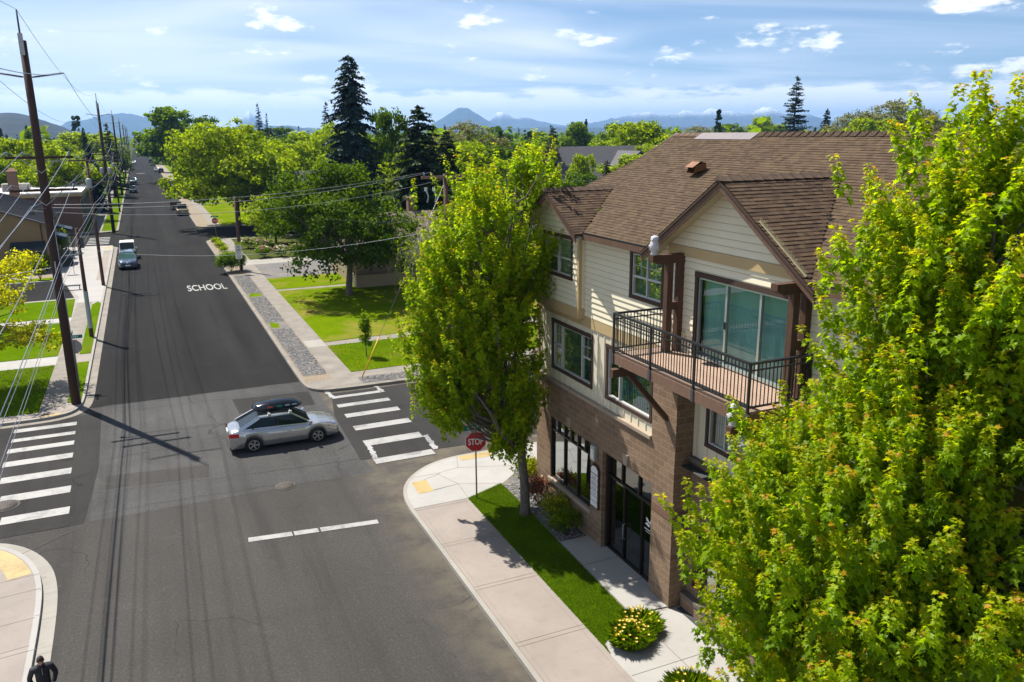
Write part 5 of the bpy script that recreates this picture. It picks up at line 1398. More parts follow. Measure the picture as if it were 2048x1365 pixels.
def conifer_proto(H, W, seed, pal, tiers=26, per=9, sprays=11, droop=0.35, top=0.05, crown0=0.06, leaf=0.55, sparse=0.0, irregular=0.2, exp=0.85):
    r = np.random.default_rng(seed); pos=[]; ax=[]; nr=[]; sz=[]; mi=[]
    mb = MB(); tr = 0.10+H*0.012
    mb.tube([(0,0,-.1),(0,0,H*.3),(0,0,H*.7),(0,0,H*.985)], [tr*1.2,tr*.85,tr*.45,.02], 8)
    for i in range(tiers*2):
        f = (i+r.uniform(-.9,.9))/(tiers*2); f = min(.99, max(0.0, f)); z = H*(crown0+(1-crown0)*f)
        Lb = (W/2)*(max(0.0, 1-f)**exp)*(1+r.normal(0, irregular*0.35))+top*W
        nb = max(3, int(per*(1-0.45*f)*.75))
        for j in range(nb):
            if r.random() < sparse: continue
            a = 2*math.pi*(j/nb)+i*2.4+r.normal(0,.4); z = H*(crown0+(1-crown0)*min(.99,max(0,f+r.normal(0,.012)))); L_ = Lb*r.uniform(1-irregular*1.6, 1.08)
            if L_ < .12: L_ = .12
            o = np.array((math.cos(a), math.sin(a), 0.0)); rise = 0.25*f
            n = max(3, int(sprays*L_/(W/2)+3))
            tt = np.linspace(0.18, 1.0, n)+r.normal(0,.02,n)
            bend = -droop*tt**1.6*L_ + rise*L_*tt + 0.12*L_*np.maximum(0, tt-.75)
            pp = np.array((0,0,z)) + o*(tt*L_)[:,None] + np.stack([np.zeros(n),np.zeros(n),bend],1)
            mb.tube([(0,0,z), tuple(o*(L_*.5)+np.array((0,0,z+np.interp(.5,tt,bend)))), tuple(pp[-1])], [.03+.012*L_, .02, .006], 4, 0, False)
            for s in (-1, 0, 1, -1, 1):
                sd = np.array((-o[1], o[0], 0))*s
                m = len(pp)
                axis = o*r.uniform(.35,1,m)[:,None] + sd*r.uniform(.5,1.1,m)[:,None] + np.stack([np.zeros(m),np.zeros(m),r.normal(-.28,.22,m)],1)
                pos.append(pp+r.normal(0,.05,(m,3))); ax.append(axis); nr.append(np.array((0,0,1.0))+o*.45+r.normal(0,.4,(m,3)))
                sz.append(leaf*r.uniform(.55,1.15,m)*(0.55+0.45*(1-f)))
                u = r.random(m)+0.35*(tt-.6); mi.append(np.where(u>.8,2,np.where(u>.38,1,0)))
    m = 14; pos.append(np.array((0,0,H))-np.stack([np.zeros(m),np.zeros(m),r.random(m)*H*.05],1)); th=r.uniform(0,6.28,m)
    ax.append(np.stack([np.cos(th)*.5,np.sin(th)*.5,np.ones(m)*.7],1)); nr.append(np.stack([np.cos(th),np.sin(th),np.zeros(m)],1)); sz.append(np.full(m,leaf*.45)); mi.append(np.ones(m,int))
    crown = leaves_mesh("crown", np.concatenate(pos), np.concatenate(ax), np.concatenate(nr), np.concatenate(sz), SPRAY*np.array((1.5,1)), LM[pal], np.concatenate(mi), 0.35, 0.2)
    return crown, mb_mesh(mb, "trunk", M['bark_dark'])
def place(name, protos, x, y, z, label, cat, group=None, scale=(1,1,1), rz=0.0):
    t = thing(name, (x,y,z), label, cat, group, rz); t.scale = scale
    add_mesh("trunk", protos[1], t); add_mesh("crown", protos[0], t)
    return t
# ---- the two street maples by the building
def avoid_bld(p):
    x, y, z = p
    if x > 12.15 and z < 10.6 and y < 26.0: return True
    if x > 11.7 and z > 9.6 and z < EZ+(x-EX)*MAIN_S+0.5 and y < 26: return True
    if x > 10.55 and 6.8 < z < 9.1 and 12.3 < y < 18.2: return True
    if x > 11.3 and z > 9.0 and z < 12.9 and 12.3 < y < 18.6: return True
    # the crown is thin where it leans to the wall, so the sun reaches the cream boards
    if y > 18:
        dx = 12.58-x; yh = y-1.962*dx; zh = z-3.455*dx
        if 18.0 < yh < 21.9 and 4.9 < zh < 8.9 and (int(x*977+y*613+z*389) % 100) < 93: return True
    # a natural gap around the stop sign
    a = np.array((10.16,26.15,2.45)); b = np.array((0,0,13.4)); d = (b-a)/np.linalg.norm(b-a); w = np.array(p)-a; tt = float(w@d)
    if -0.5 < tt < 9 and np.linalg.norm(w-d*tt) < 0.62: return True
    return False
env_mid = [(2.3,0.3,-0.8),(3.0,1.0,-1.2),(3.8,1.75,-1.5),(5,2.05,-1.65),(6.2,2.05,-1.65),(7,2.0,-1.55),(8,1.95,-1.4),(9,2.15,-1.0),(10,2.15,-0.8),(10.6,2.0,-0.75),(11.1,1.7,-0.6),(11.5,1.3,-0.45),(11.9,0.8,-0.2),(12.15,0.3,0.0)]
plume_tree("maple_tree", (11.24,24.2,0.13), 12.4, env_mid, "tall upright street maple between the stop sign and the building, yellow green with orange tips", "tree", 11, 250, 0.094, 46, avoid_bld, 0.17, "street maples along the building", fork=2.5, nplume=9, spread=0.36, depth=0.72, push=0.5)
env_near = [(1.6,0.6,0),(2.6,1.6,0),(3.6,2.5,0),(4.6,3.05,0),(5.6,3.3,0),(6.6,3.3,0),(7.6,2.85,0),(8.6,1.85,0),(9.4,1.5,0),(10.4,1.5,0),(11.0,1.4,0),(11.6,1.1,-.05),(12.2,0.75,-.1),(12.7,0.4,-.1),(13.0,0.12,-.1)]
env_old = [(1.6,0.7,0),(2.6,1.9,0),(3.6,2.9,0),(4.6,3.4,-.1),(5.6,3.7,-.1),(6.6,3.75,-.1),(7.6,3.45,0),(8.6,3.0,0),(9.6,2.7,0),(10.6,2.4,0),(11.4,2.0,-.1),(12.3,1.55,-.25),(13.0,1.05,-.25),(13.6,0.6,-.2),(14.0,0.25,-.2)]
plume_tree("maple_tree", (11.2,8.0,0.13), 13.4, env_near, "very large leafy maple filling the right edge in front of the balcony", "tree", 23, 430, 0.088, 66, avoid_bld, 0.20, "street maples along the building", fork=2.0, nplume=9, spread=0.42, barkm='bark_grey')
# ---- the garden maple across the crossing
r_ = np.random.default_rng(5)
gm = broad_proto("maple", 11.7, 12.4, 31, 'deep', 13, 640, 52, 0.78, 0.22, 0.30, 0.05, 'round', 'bark', 24, OVAL_LEAF*np.array((1.3,1)), 0.5)
place("maple_tree", gm, 15.1, 67.7, 0.13, "round headed dark green maple shading the corner lawn", "tree")
# ---- prototypes for the town's trees
PB = [broad_proto("broad", 14, 13.5, 41, 'deep', 9, 270, 44, 1.1, 0.36, crown0=.1, kmaxlimb=16), broad_proto("broad", 14, 13.5, 42, 'bright', 9, 270, 44, 1.1, 0.36, crown0=.1, kmaxlimb=16), broad_proto("broad", 14, 10, 43, 'broad', 8, 240, 44, 1.0, 0.34, shape='tall', crown0=.06, kmaxlimb=14), broad_proto("broad", 14, 13.5, 44, 'bright', 10, 290, 42, 1.0, 0.34, crown0=.1, kmaxlimb=16),
      broad_proto("broad", 14, 15, 45, 'pale', 10, 330, 38, 1.05, 0.27, bark='bark_grey', fill=.45, crown0=.08)]
PE = broad_proto("elm", 15.2, 18.0, 46, 'bright', 17, 680, 46, 1.05, 0.30, 0.42, 0.02, 'round', 'bark', 30, None, 0.5)
PC = [conifer_proto(22, 8.4, 51, 'blue', 44, 11, 15, 0.42, 0.05, 0.03, 0.72, 0.05, 0.32, 0.62), conifer_proto(16, 6.4, 52, 'conifer', 32, 10, 12, 0.40, 0.05, 0.03, 0.65, 0.06, 0.34, 0.62),
      conifer_proto(20, 7, 53, 'conifer', 24, 7, 10, 0.22, 0.03, 0.12, 0.62, 0.16, 0.30, 0.9), conifer_proto(24, 10.5, 54, 'blue', 28, 9, 12, 0.12, 0.03, 0.06, 0.75, 0.12, 0.22, 0.8), conifer_proto(14, 5.0, 55, 'brownpine', 22, 9, 9, 0.25, 0.06, 0.05, 0.6, 0.1, 0.3, 0.7)]
SIZE = {'B0':(14,11.5),'B1':(14,11.5),'B2':(14,8.6),'B3':(14,11.5),'B4':(14,13),'E':(15.2,16.0),'C0':(22,8.4),'C1':(16,6.4),'C2':(20,7),'C3':(24,10.5),'C4':(14,5)}
PRO = {'B0':PB[0],'B1':PB[1],'B2':PB[2],'B3':PB[3],'B4':PB[4],'E':PE,'C0':PC[0],'C1':PC[1],'C2':PC[2],'C3':PC[3],'C4':PC[4]}
TREES = [
 ('B1',-18.9,160,13.3,9.1,"broad green tree at the far left beyond the white flat roof"),
 ('C2',-19.3,190,15.6,4.6,"dark ragged pine standing left of the tall near utility pole"),
 ('B3',-12.1,150,12.1,9.4,"yellow green tree just right of the tall near utility pole"),
 ('C1',-11.5,230,15.3,3.4,"small dark conical conifer rising between two bright trees on the left"),
 ('C2',-5.5,205,16.1,6.6,"blue green spruce directly behind the second tall utility pole"),
 ('B1',-15.0,260,14.7,17.9,"wide bright tree below the round wooded hill"),
 ('C0',-7.8,165,12.0,4.4,"short dusky spruce beside the road left of the second tall pole"),
 ('B0',-13.0,170,11.0,8.5,"mid green tree behind the brick building"),
 ('B1',-19.5,190,12.5,10.0,"green tree above the dark roofed house at the far left"),
 ('B0',-11.2,166,9.0,6.4,"leafy tree at the end of the white flat roof"),
 ('B0',-6.4,260,10.0,7.4,"small roadside tree far down the left verge"),
 ('B2',9.4,262,21.5,16.1,"towering deep green tree on the right of the street"),
 ('B0',21.3,300,20.2,15.0,"dark tree top behind the towering street tree"),
 ('E',12.6,128,15.2,16.8,"spreading golden green elm on the far street corner"),
 ('C2',43.2,330,24.7,6.8,"pointed conifer far off above the elm, the taller of a pair"),
 ('C2',46.1,330,21.2,4.4,"slim conifer far off above the elm, the shorter of a pair"),
 ('B1',36.2,205,14.1,16.8,"wide green tree right of the elm"),
 ('B0',35.0,235,12.9,12.3,"dull green tree between the elm and the far conifers"),
 ('C2',49.9,240,22.2,7.4,"thin open spruce just left of the giant blue spruce"),
 ('B3',40.3,190,15.9,10.7,"bright rounded tree left of the giant blue spruce"),
 ('C0',23.8,100,22.3,9.0,"giant blue green spruce, tallest tree in the middle"),
 ('B0',32.7,118,17.5,6.6,"dark upright tree close behind the giant spruce"),
 ('C1',27.3,85,16.1,9.0,"dense dark spruce between the giant spruce and the street maple"),
 ('B3',33.6,112,11.8,6.0,"yellow green tree peeping between the two big spruces"),
 ('B4',67.1,175,15.8,16.6,"large pale domed tree in front of the blue volcano"),
 ('B1',43.6,112,12.0,12.5,"round mid green tree behind the street maple"),
 ('C4',71.1,140,14.2,5.0,"bronze tinted pine beside the grey roofed house"),
 ('B2',124.0,230,16.4,8.4,"lone compact dark tree below the middle mountains"),
 ('B0',145.6,300,13.8,9.9,"small distant tree left of the lone compact tree"),
 ('B0',131.5,215,16.2,14.1,"dark topped tree behind the big one at the roof edge"),
 ('B1',101.1,155,15.7,16.0,"big bright tree rising behind the end of the brown roof"),
 ('B1',65.9,120,10.0,4.6,"small round tree in front of the grey roofed house"),
 ('C4',66.4,112,9.0,3.4,"dusky shrubby conifer right of the grey house pole"),
 ('B0',48.5,92,8.0,7.4,"leafy thicket tree between the street maple and the roof"),
 ('B1',74.7,118,9.8,10.7,"light green tree low behind the sloping roof edge"),
 ('B0',58.0,104,8.0,7.5,"grey green bushy tree below the grey roofed house"),
 ('B0',276.8,350,17.3,20.5,"distant tree over the left part of the roof ridge"),
 ('B4',222.6,300,15.3,21.7,"pale distant tree over the far end of the roof ridge"),
 ('B1',302.4,350,20.5,18.4,"green distant tree left of the open blue spruce"),
 ('C3',138.2,150,25.0,10.8,"open tiered spruce standing above the brown roof ridge"),
 ('C1',197.2,200,19.5,6.0,"short black green conifer right of the open tiered spruce"),
 ('B4',199.3,190,18.7,17.6,"pale willow at the left of the willow clump above the roof"),
 ('B4',219.0,195,22.2,24.6,"pale willow in the middle, tallest of the willow clump"),
 ('B4',243.3,200,19.7,19.3,"pale willow at the right of the willow clump above the roof"),
 ('B1',176.0,165,16.4,15.0,"green tree at the right edge behind the large maple"),
 ('B0',27.9,260,16.1,13.3,"green tree crown behind the elm's left shoulder"),
 ('B0',50.9,330,16.8,15.3,"low green tree behind the far conifer pair"),
 ('B0',37.1,150,12.3,8.2,"green tree hidden low behind the giant spruce"),
 ('B0',122.8,280,13.8,12.7,"distant green tree right of the pale domed tree"),
 ('B1',85.7,250,14.0,9.4,"bright distant tree left of the pale domed tree"),
 ('B0',30.5,76,9.0,8.5,"dark garden tree in the shade right of the lawn maple"),
 ('C1',35.0,98,13.5,7.0,"dark conifer behind the porch house"),
 ('B0',25.5,112,9.0,9.0,"leafy tree over the rose garden"),
 ('B1',14.5,104,6.2,6.0,"small light green tree at the rose garden corner"),
 ('B0',18.5,98,7.0,7.5,"bushy green tree between the rose garden and the lawn maple"),
 ('B1',-26.0,168,11.5,11.0,"bright green tree at the left edge above the brick chimney"),
 ('B0',-25.0,150,13.0,11.0,"dark green tree at the left edge beyond the cottage"),
 ('B3',-9.5,185,10.5,8.5,"yellow green tree beside the road beyond the flat white roof"),
 ('B1',-8.6,215,9.5,7.5,"bright verge tree behind the dark red pickup"),
 ('B0',-7.6,300,9.0,7.0,"leafy verge tree by the tan van"),
 ('B1',-8.2,360,10.0,8.0,"bright verge tree far along the left pavement"),
 ('B0',-9.0,430,11.0,9.0,"last verge tree on the left before the town"),
 ('B0',13.5,205,12.0,11.0,"deep green tree between the elm and the towering street tree"),
 ('B0',12.0,330,13.0,12.0,"dark tree behind the white car on the right verge"),
 ('B1',11.5,420,12.0,11.0,"tree at the far right bend of the street"),
 ('B1',22.0,150,12.5,13.0,"bright tree directly behind the elm"),
 ('B0',25.5,170,13.0,13.0,"green tree behind the elm's right shoulder"),
 ('B1',31.0,142,10.5,10.0,"golden green tree above the grey roof with a chimney"),
 ('B0',20.0,113.0,7.5,8.5,"dark bushy tree in front of the grey roof with a chimney"),
 ('B0',36.0,100,10.5,9.5,"dark tree behind the porch house roof"),
 ('B1',27.0,132,9.0,9.0,"light green tree left of the giant spruce foot"),
 ('B0',53.0,130,11.5,12.0,"green tree behind the round mid green tree"),
 ('B1',58.0,150,12.0,12.0,"bright tree left of the bronze tinted pine"),
 ('B0',50.0,80,7.0,8.0,"dark thicket behind the cross street, right of the street maple"),
 ('B0',84.0,122,8.5,9.0,"dark green thicket under the sloping roof edge"),
 ('B1',92.0,140,11.0,11.0,"pale green tree close to the sloping roof edge"),
 ('B1',118.0,190,14.0,15.0,"rounded bright tree behind the end of the roof"),
 ('B0',250.0,280,15.0,18.0,"dark green tree behind the open tiered spruce"),
 ('B1',165.0,175,13.5,14.0,"bright green tree at the foot of the pale willows"),
 ('B0',42.0,62,6.0,7.0,"low dark tree beside the weeping tree"),
 ('B0',27.0,66,8.0,8.0,"shady tree between the porch house and the weeping tree"),
]
for i, (k, x, y, h, w, lab) in enumerate(TREES):
    H0, W0 = SIZE[k]; s = w/W0
    nm = {'B':'broadleaf_tree','E':'elm_tree','C':'conifer_tree'}[k[0]]
    if 'willow' in lab: nm = 'willow_tree'
    if 'spruce' in lab: nm = 'spruce_tree'
    if 'pine ' in lab: nm = 'pine_tree'
    place(nm, PRO[k], x, y, 0.0, lab, "tree", "trees about the town", (s, s, h/H0), (i*2.399) % 6.283)
# the rest of the wooded plain: one mass, running back to the foot of the hills
def far_wood():
    r = np.random.default_rng(77); pos=[]; ax=[]; nr=[]; sz=[]; mi=[]
    n = 5200; cnt = 0
    for i in range(n):
        d = 190*(28 ** r.random()); a = r.uniform(-0.35, 1.05)
        x, y = d*math.sin(a), d*math.cos(a)
        if -14 < x < 20 and y < 480: continue
        if -11 < x < 15: continue
        if y < 200 or (d < 300 and r.random() < .3): continue
        H_ = r.uniform(7, 12.5) if r.random() < .9 else r.uniform(12, 17); W_ = r.uniform(6, 13)
        con = r.random() < .16
        if con: W_ *= .45; H_ *= 1.2
        m = int(np.clip(22000/d, 10, 90)); e = unit(r.normal(0,1,(m,3))); e[:,2] = np.abs(e[:,2])*1.0
        rr = r.random(m)**.4
        p = np.stack([x+e[:,0]*W_/2*rr, y+e[:,1]*W_/2*rr, H_*(.18+.82*e[:,2]*rr)], 1)
        if con:
            tz = r.random(m); p = np.stack([x+e[:,0]*W_/2*(1-tz), y+e[:,1]*W_/2*(1-tz), H_*(.05+.95*tz)],1)
        pos.append(p); ax.append(unit(r.normal(0,1,(m,3)))); nr.append(e+np.array((0,0,.5))+r.normal(0,.3,(m,3)))
        sz.append(np.full(m, max(1.0, W_*.24))*r.uniform(.6,1.2,m)*(1+d/6000)); 
        base = r.choice((0,1,2,0,1)); mi.append(np.full(m, base) if not con else np.full(m, 3))
    mats = [LM['broad'][1], LM['bright'][0], LM['broad'][2], LM['conifer'][1]]
    me = leaves_mesh("distant_woodland", np.concatenate(pos), np.concatenate(ax), np.concatenate(nr), np.concatenate(sz), CLUMP, mats, np.concatenate(mi), .2)
    o = bpy.data.objects.new("distant_woodland", me); COL.objects.link(o)
    tag(o, "wooded plain of small mixed trees reaching back to the mountains", "woodland", None, "stuff")
far_wood()
# ---- small garden and bed plants
def shrub(name, x, y, w, h, pal, seed, label, group=None, leaf=0.075, n=70, per=26, z=0.14, shape=OVAL_LEAF, cat="shrub"):
    r = np.random.default_rng(seed); t = thing(name, (x,y,z), label, cat, group)
    lobes = [((0,0,h*.5),(w*.42,w*.42,h*.46))]+[((r.uniform(-.25,.25)*w, r.uniform(-.25,.25)*w, h*r.uniform(.4,.62)),(w*.26,w*.26,h*.36)) for _ in range(4)]
    pos, ax, nrm, sz, mi, C = crown_cloud(r, lobes, n, per, w*.15, leaf, .4, .4, .9)
    pos[:,2] = np.maximum(pos[:,2], .03)
    add_mesh("foliage", leaves_mesh("foliage", pos, ax+np.array((0,0,.9)), nrm, sz, shape, LM[pal], mi, .2), t)
    mb = MB()
    for i in range(9):
        a = i*.7; mb.tube([(0,0,0),(math.cos(a)*w*.15,math.sin(a)*w*.15,h*.35),(math.cos(a)*w*.3,math.sin(a)*w*.3,h*.75)],[.015,.01,.004],4,0,False)
    mb.build("stems", M['bark_dark'], t, local=True)
    return t
GB = "shrubs in the gravel bed along the building"
shrub("barberry_shrub", 12.35,26.2,1.5,1.25,'lime',61,"bright yellow green shrub at the building corner behind the maple trunk",GB)
shrub("barberry_shrub", 12.0,24.65,1.35,1.1,'red',62,"dark red leaved shrub under the shop window",GB)
shrub("laurel_shrub", 11.95,23.25,1.45,1.15,'lime',63,"yellow green shrub between the red shrub and the entrance",GB)
shrub("boxwood_shrub", 11.80,22.2,1.35,1.0,'broad',64,"dark green shrub nearest the entrance slab",GB)
shrub("juniper_shrub", 13.0,27.6,0.8,0.5,'bright',65,"low green mound farthest along the brick end wall",GB)
shrub("juniper_shrub", 12.75,27.2,0.7,0.45,'bright',69,"small green mound just behind the bright yellow shrub",GB)
def lily(x, y, w, seed, label, nfl):
    r = np.random.default_rng(seed); t = thing("daylily_clump", (x,y,.14), label, "flowers", "daylily clumps beside the pavement")
    n = 1500; th = r.uniform(0,6.283,n); rad = w*.33*np.sqrt(r.random(n)); L_ = r.uniform(.28,.55,n)
    b = np.stack([rad*np.cos(th), rad*np.sin(th), np.zeros(n)],1); ph = th+r.normal(0,.5,n)
    out = np.stack([np.cos(ph),np.sin(ph),np.zeros(n)],1)*r.uniform(.2,.75,n)[:,None]+np.array((0,0,1.0))
    out = unit(out); sd = unit(np.cross(out, np.array((0,0,1.0)))); wd = .011
    mid = b+out*(L_*.62)[:,None]; tip = b+out*(L_*.95)[:,None]+np.stack([np.cos(ph),np.sin(ph),np.full(n,-.5)],1)*(L_*.3)[:,None]
    v = np.stack([b-sd*wd, b+sd*wd, mid+sd*wd, tip, mid-sd*wd],1).reshape(-1,3)
    me = np_mesh("leaves", v, np.arange(n*5), np.arange(n)*5, np.full(n,5), [LM['maple'][0],LM['lime'][0],LM['maple'][1]], r.integers(0,3,n), False)
    add_mesh("leaves", me, t)
    fm = [LM['flower'][0], LM['flower'][1]]
    pos=[]; ax=[]; nr=[]; sz=[]; mi=[]
    mb = MB()
    for i in range(nfl):
        a = r.uniform(0,6.283); q = w*.48*math.sqrt(r.random()); c = np.array((q*math.cos(a), q*math.sin(a), .62-.32*(q/(w*.5))**2+r.uniform(-.06,.08)))
        for k in range(6):
            p_ = k*1.047+a; o = np.array((math.cos(p_),math.sin(p_),.75)); pos.append(c); ax.append(o); nr.append(np.array((-math.cos(p_),-math.sin(p_),1.2))); sz.append(.058); mi.append(int(r.random()<.15))
        mb.tube([(c[0]*.6,c[1]*.6,.05),tuple(c)],[.006,.004],4,0,False)
    add_mesh("blossoms", leaves_mesh("blossoms", np.array(pos), np.array(ax), np.array(nr), np.array(sz), OVAL_LEAF, fm, np.array(mi), .15), t)
    mb.build("flower_stalks", LM['maple'][1], t, local=True)
LM['flower'] = [mat_leaf("yellow_petal", (0.62,0.44,0.01), (0.65,0.46,0.01), .35), mat_leaf("orange_petal", (0.60,0.32,0.01), (0.65,0.34,0.01), .35)]
LM['rose'] = [mat_leaf("pink_petal", (0.60,0.16,0.25), (0.5,0.15,0.2), .3), mat_leaf("white_petal", (0.75,0.68,0.62), (0.6,0.55,0.5), .3), LM['broad'][1]]
lily(10.55,16.15,1.05,71,"clump of yellow flowering daylilies at the left end of the lawn strip corner",44)
lily(11.15,16.55,1.0,72,"daylily clump with yellow flowers touching the entrance paving",30)
lily(10.75,13.75,1.1,73,"daylily clump at the bottom edge near the large maple",14)
# sapling, clipped ball, roses, weeping birch, golden locust
def sapling():
    r = np.random.default_rng(81); t = thing("sapling_tree", (11.45,47.6,.13), "slim columnar sapling on the corner lawn", "tree")
    lobes = [((0,0,1.55),(.36,.36,1.05)),((0.05,0,.95),(.40,.40,.5)),((0,0,2.3),(.16,.16,.4))]
    pos, ax, nrm, sz, mi, C = crown_cloud(r, lobes, 75, 26, .20, .11, .3, .3, 1.2)
    add_mesh("crown", leaves_mesh("crown", pos, ax+np.array((0,0,.9)), nrm, sz, OVAL_LEAF, LM['broad'], mi, .2), t)
    mb = MB(); mb.tube([(0,0,-.05),(0,0,.6),(.02,0,2.4)],[.035,.03,.008],7); mb.build("trunk", M['bark'], t, local=True)
sapling()
tb = shrub("clipped_shrub", 7.25,84.9,2.9,1.9,'broad',82,"clipped rounded evergreen beside the speed limit sign",None,.11,340,46)
RS = [(11.6,93.4,'rose'),(13.4,92.9,'rose'),(15.2,93.2,'rose'),(12.2,99.5,'rose'),(10.9,101.8,'rose'),(16.8,92.6,'rose')]
RL = ["pink rose bush at the near corner of the flower bed","white and pink rose bush second from the path","rose bush third along the drive edge","rose bush farther back beside the wooden pole","rose bush farthest up the path","rose bush nearest the lawn maple"]
for i, (x, y, p) in enumerate(RS):
    t = shrub("rose_bush", x, y, 2.1, 1.3, 'broad', 90+i, RL[i], "rose bushes in the corner garden", .15, 60, 24)
    r = np.random.default_rng(120+i); n = 70; th = r.uniform(0,6.283,n); q = 1.0*np.sqrt(r.random(n))
    c = np.stack([q*np.cos(th), q*np.sin(th), 1.32-.45*q**2],1)
    add_mesh("blossoms", leaves_mesh("blossoms", c, r.normal(0,1,(n,3)), r.normal(0,.5,(n,3))+np.array((0,0,1)), r.uniform(.10,.2,n), CLUMP, LM['rose'][:2], r.integers(0,2,n), .2), t)
for i, (x, y, w, h, lab) in enumerate([(7.9,104.5,1.3,.6,"low green mound third from the far stop sign"),(7.8,108.0,1.5,.8,"green mound nearest the far stop sign"),(8.0,100.5,1.2,.6,"low green mound in the gravel verge, fourth from the far stop sign"),(7.9,106.2,1.1,.6,"low green mound second from the far stop sign")]):
    shrub("verge_shrub", x, y, w, h, 'bright', 140+i, lab, "mounds in the far gravel verge", .14, 40, 20)
def weeping(x, y):
    r = np.random.default_rng(83); t = thing("weeping_birch", (x,y,.13), "bare twigged weeping tree with thin green leaves beside the street maple", "tree")
    mb = MB(); H_ = 6.0; mb.tube([(0,0,0),(0,0,2),(0.1,0,4.4),(0.1,0,5.6)],[.16,.13,.08,.03],8)
    pos=[]; 
    for i in range(150):
        a = r.uniform(0,6.283); q = r.uniform(.5,2.4); z0 = r.uniform(3.2,5.6); e = np.array((q*math.cos(a),q*math.sin(a),z0-r.uniform(.0,.6)))
        d = e+np.array((e[0]*.15,e[1]*.15,-r.uniform(1.0,2.6)))
        mb.tube([(0.05,0,z0-.5),tuple(e*np.array((.6,.6,1))+np.array((0,0,.4))),tuple(e),tuple(d)],[.022,.014,.009,.005],4,0,False)
        m = 9; tt = r.random((m,1)); pos.append(e*(1-tt)+d*tt+r.normal(0,.1,(m,3)))
        m = 8; pos.append(e+np.array((0,0,.3))+r.normal(0,.3,(m,3)))
    pos = np.concatenate(pos); n = len(pos)
    add_mesh("crown", leaves_mesh("crown", pos, r.normal(0,1,(n,3))+np.array((0,0,-1)), r.normal(0,1,(n,3))+np.array((0,0,.6)), r.uniform(.1,.2,n), OVAL_LEAF, LM['bright'], r.integers(0,2,n), .2), t)
    mb.build("trunk", M['bark_grey'], t, local=True)
weeping(19.6,61.5)
def locust():
    r = np.random.default_rng(84); bx, by = -9.5, 50.4
    t = thing("locust_tree", (bx,by,.13), "golden yellow locust tree leaning in at the left edge", "tree")
    lobes = [((0,0,5.2),(3.6,3.6,2.2)),((2.6,.2,2.9),(1.5,1.5,.6)),((3.0,-1.2,2.6),(1.7,1.4,.55)),((2.9,1.8,6.1),(1.2,1.3,.8)),((1.6,-2.0,5.0),(1.6,1.6,.9)),((3.4,.6,2.4),(1.0,1.3,.4)),((-1,1,6.8),(2.5,2.5,1))]
    pos, ax, nrm, sz, mi, C = crown_cloud(r, lobes, 330, 60, .62, .15, .5, .35, .45)
    add_mesh("crown", leaves_mesh("crown", pos, ax, nrm, sz, OVAL_LEAF, LM['golden'], mi, .2), t)
    mb = MB(); mb.tube([(0,0,0),(.1,0,1.6),(.3,0,3.6),(.2,0,6)],[.22,.17,.12,.04],8)
    tips = [((0.1,0,r.uniform(1.5,4)), tuple(C[i]), .05, .012) for i in r.choice(len(C), 60, replace=False)]
    limbs_mesh(mb, None, tips, .2, r, 5, .4); mb.build("trunk", M['bark'], t, local=True)
locust()
for i, (x, y, h, w, lab) in enumerate([(-9.7,88.0,2.3,1.6,"green shrub at the corner of the tan building"),(-9.6,93.5,2.0,1.7,"green shrub in the bed along the tan building, nearer the awnings"),(-9.5,98.5,2.4,1.8,"green shrub in the bed below the grey canopies"),(-9.0,104.0,3.4,2.0,"slender young tree at the end of the planting bed")]):
    shrub("planting_shrub", x, y, w, h, 'broad', 150+i, lab, "plants along the tan building", .2, 60, 22)
# loose stones lying on the gravel strips
def stones(name, areas, n, seed, smin, smax, label):
    r = np.random.default_rng(seed); v=[]; f=[]; mi=[]
    ico = np.array([(0,0,1),(.89,0,.45),(.28,.85,.45),(-.72,.53,.45),(-.72,-.53,.45),(.28,-.85,.45),(.72,.53,-.45),(-.28,.85,-.45),(-.89,0,-.45),(-.28,-.85,-.45),(.72,-.53,-.45)])
    fc = [(0,1,2),(0,2,3),(0,3,4),(0,4,5),(0,5,1),(1,6,2),(2,7,3),(3,8,4),(4,9,5),(5,10,1),(1,10,6),(2,6,7),(3,7,8),(4,8,9),(5,9,10)]
    w = np.array([(a[2]-a[0])*(a[3]-a[1]) for a in areas]); w = w/w.sum(); K = len(ico); F = np.array(fc)
    ai = r.choice(len(areas), n, p=w); A = np.array(areas)[ai]
    c = np.stack([A[:,0]+(A[:,2]-A[:,0])*r.random(n), A[:,1]+(A[:,3]-A[:,1])*r.random(n), np.full(n,.145)],1); s = smin*(smax/smin)**r.random(n)
    sc = r.uniform(.6,1.3,(n,1,3))*np.array((1,1,.6)); th = r.uniform(0,6.28,n); jit = r.normal(0,.12,(n,K,3))
    p = (ico[None]+jit)*sc*s[:,None,None]; x = p[...,0]*np.cos(th)[:,None]-p[...,1]*np.sin(th)[:,None]; y = p[...,0]*np.sin(th)[:,None]+p[...,1]*np.cos(th)[:,None]
    V = np.stack([x,y,p[...,2]],-1)+c[:,None,:]
    loops = (F[None]+(np.arange(n)*K)[:,None,None]).reshape(-1); nf = n*len(fc)
    me = np_mesh(name, V.reshape(-1,3), loops, np.arange(nf)*3, np.full(nf,3), [M['stone_a'],M['stone_b'],M['stone_c']], np.repeat(r.integers(0,3,n),len(fc)), False)
    o = bpy.data.objects.new(name, me); COL.objects.link(o); tag(o, label, "gravel", None, "stuff")
M['stone_a'] = simple("grey_stone", (0.15,0.145,0.14), .85, .3, 9); M['stone_b'] = simple("pale_stone", (0.27,0.255,0.235), .85, .3, 9); M['stone_c'] = simple("dark_stone", (0.11,0.11,0.112), .85, .3, 9)
stones("verge_stones", [(7.2,45,8.5,57.5),(7.2,60,8.5,70.3),(7.2,72,8.5,82),(10,42.4,25,43.4)], 9000, 3, .02, .06, "loose grey river stones covering the corner verge beside the old pavement")
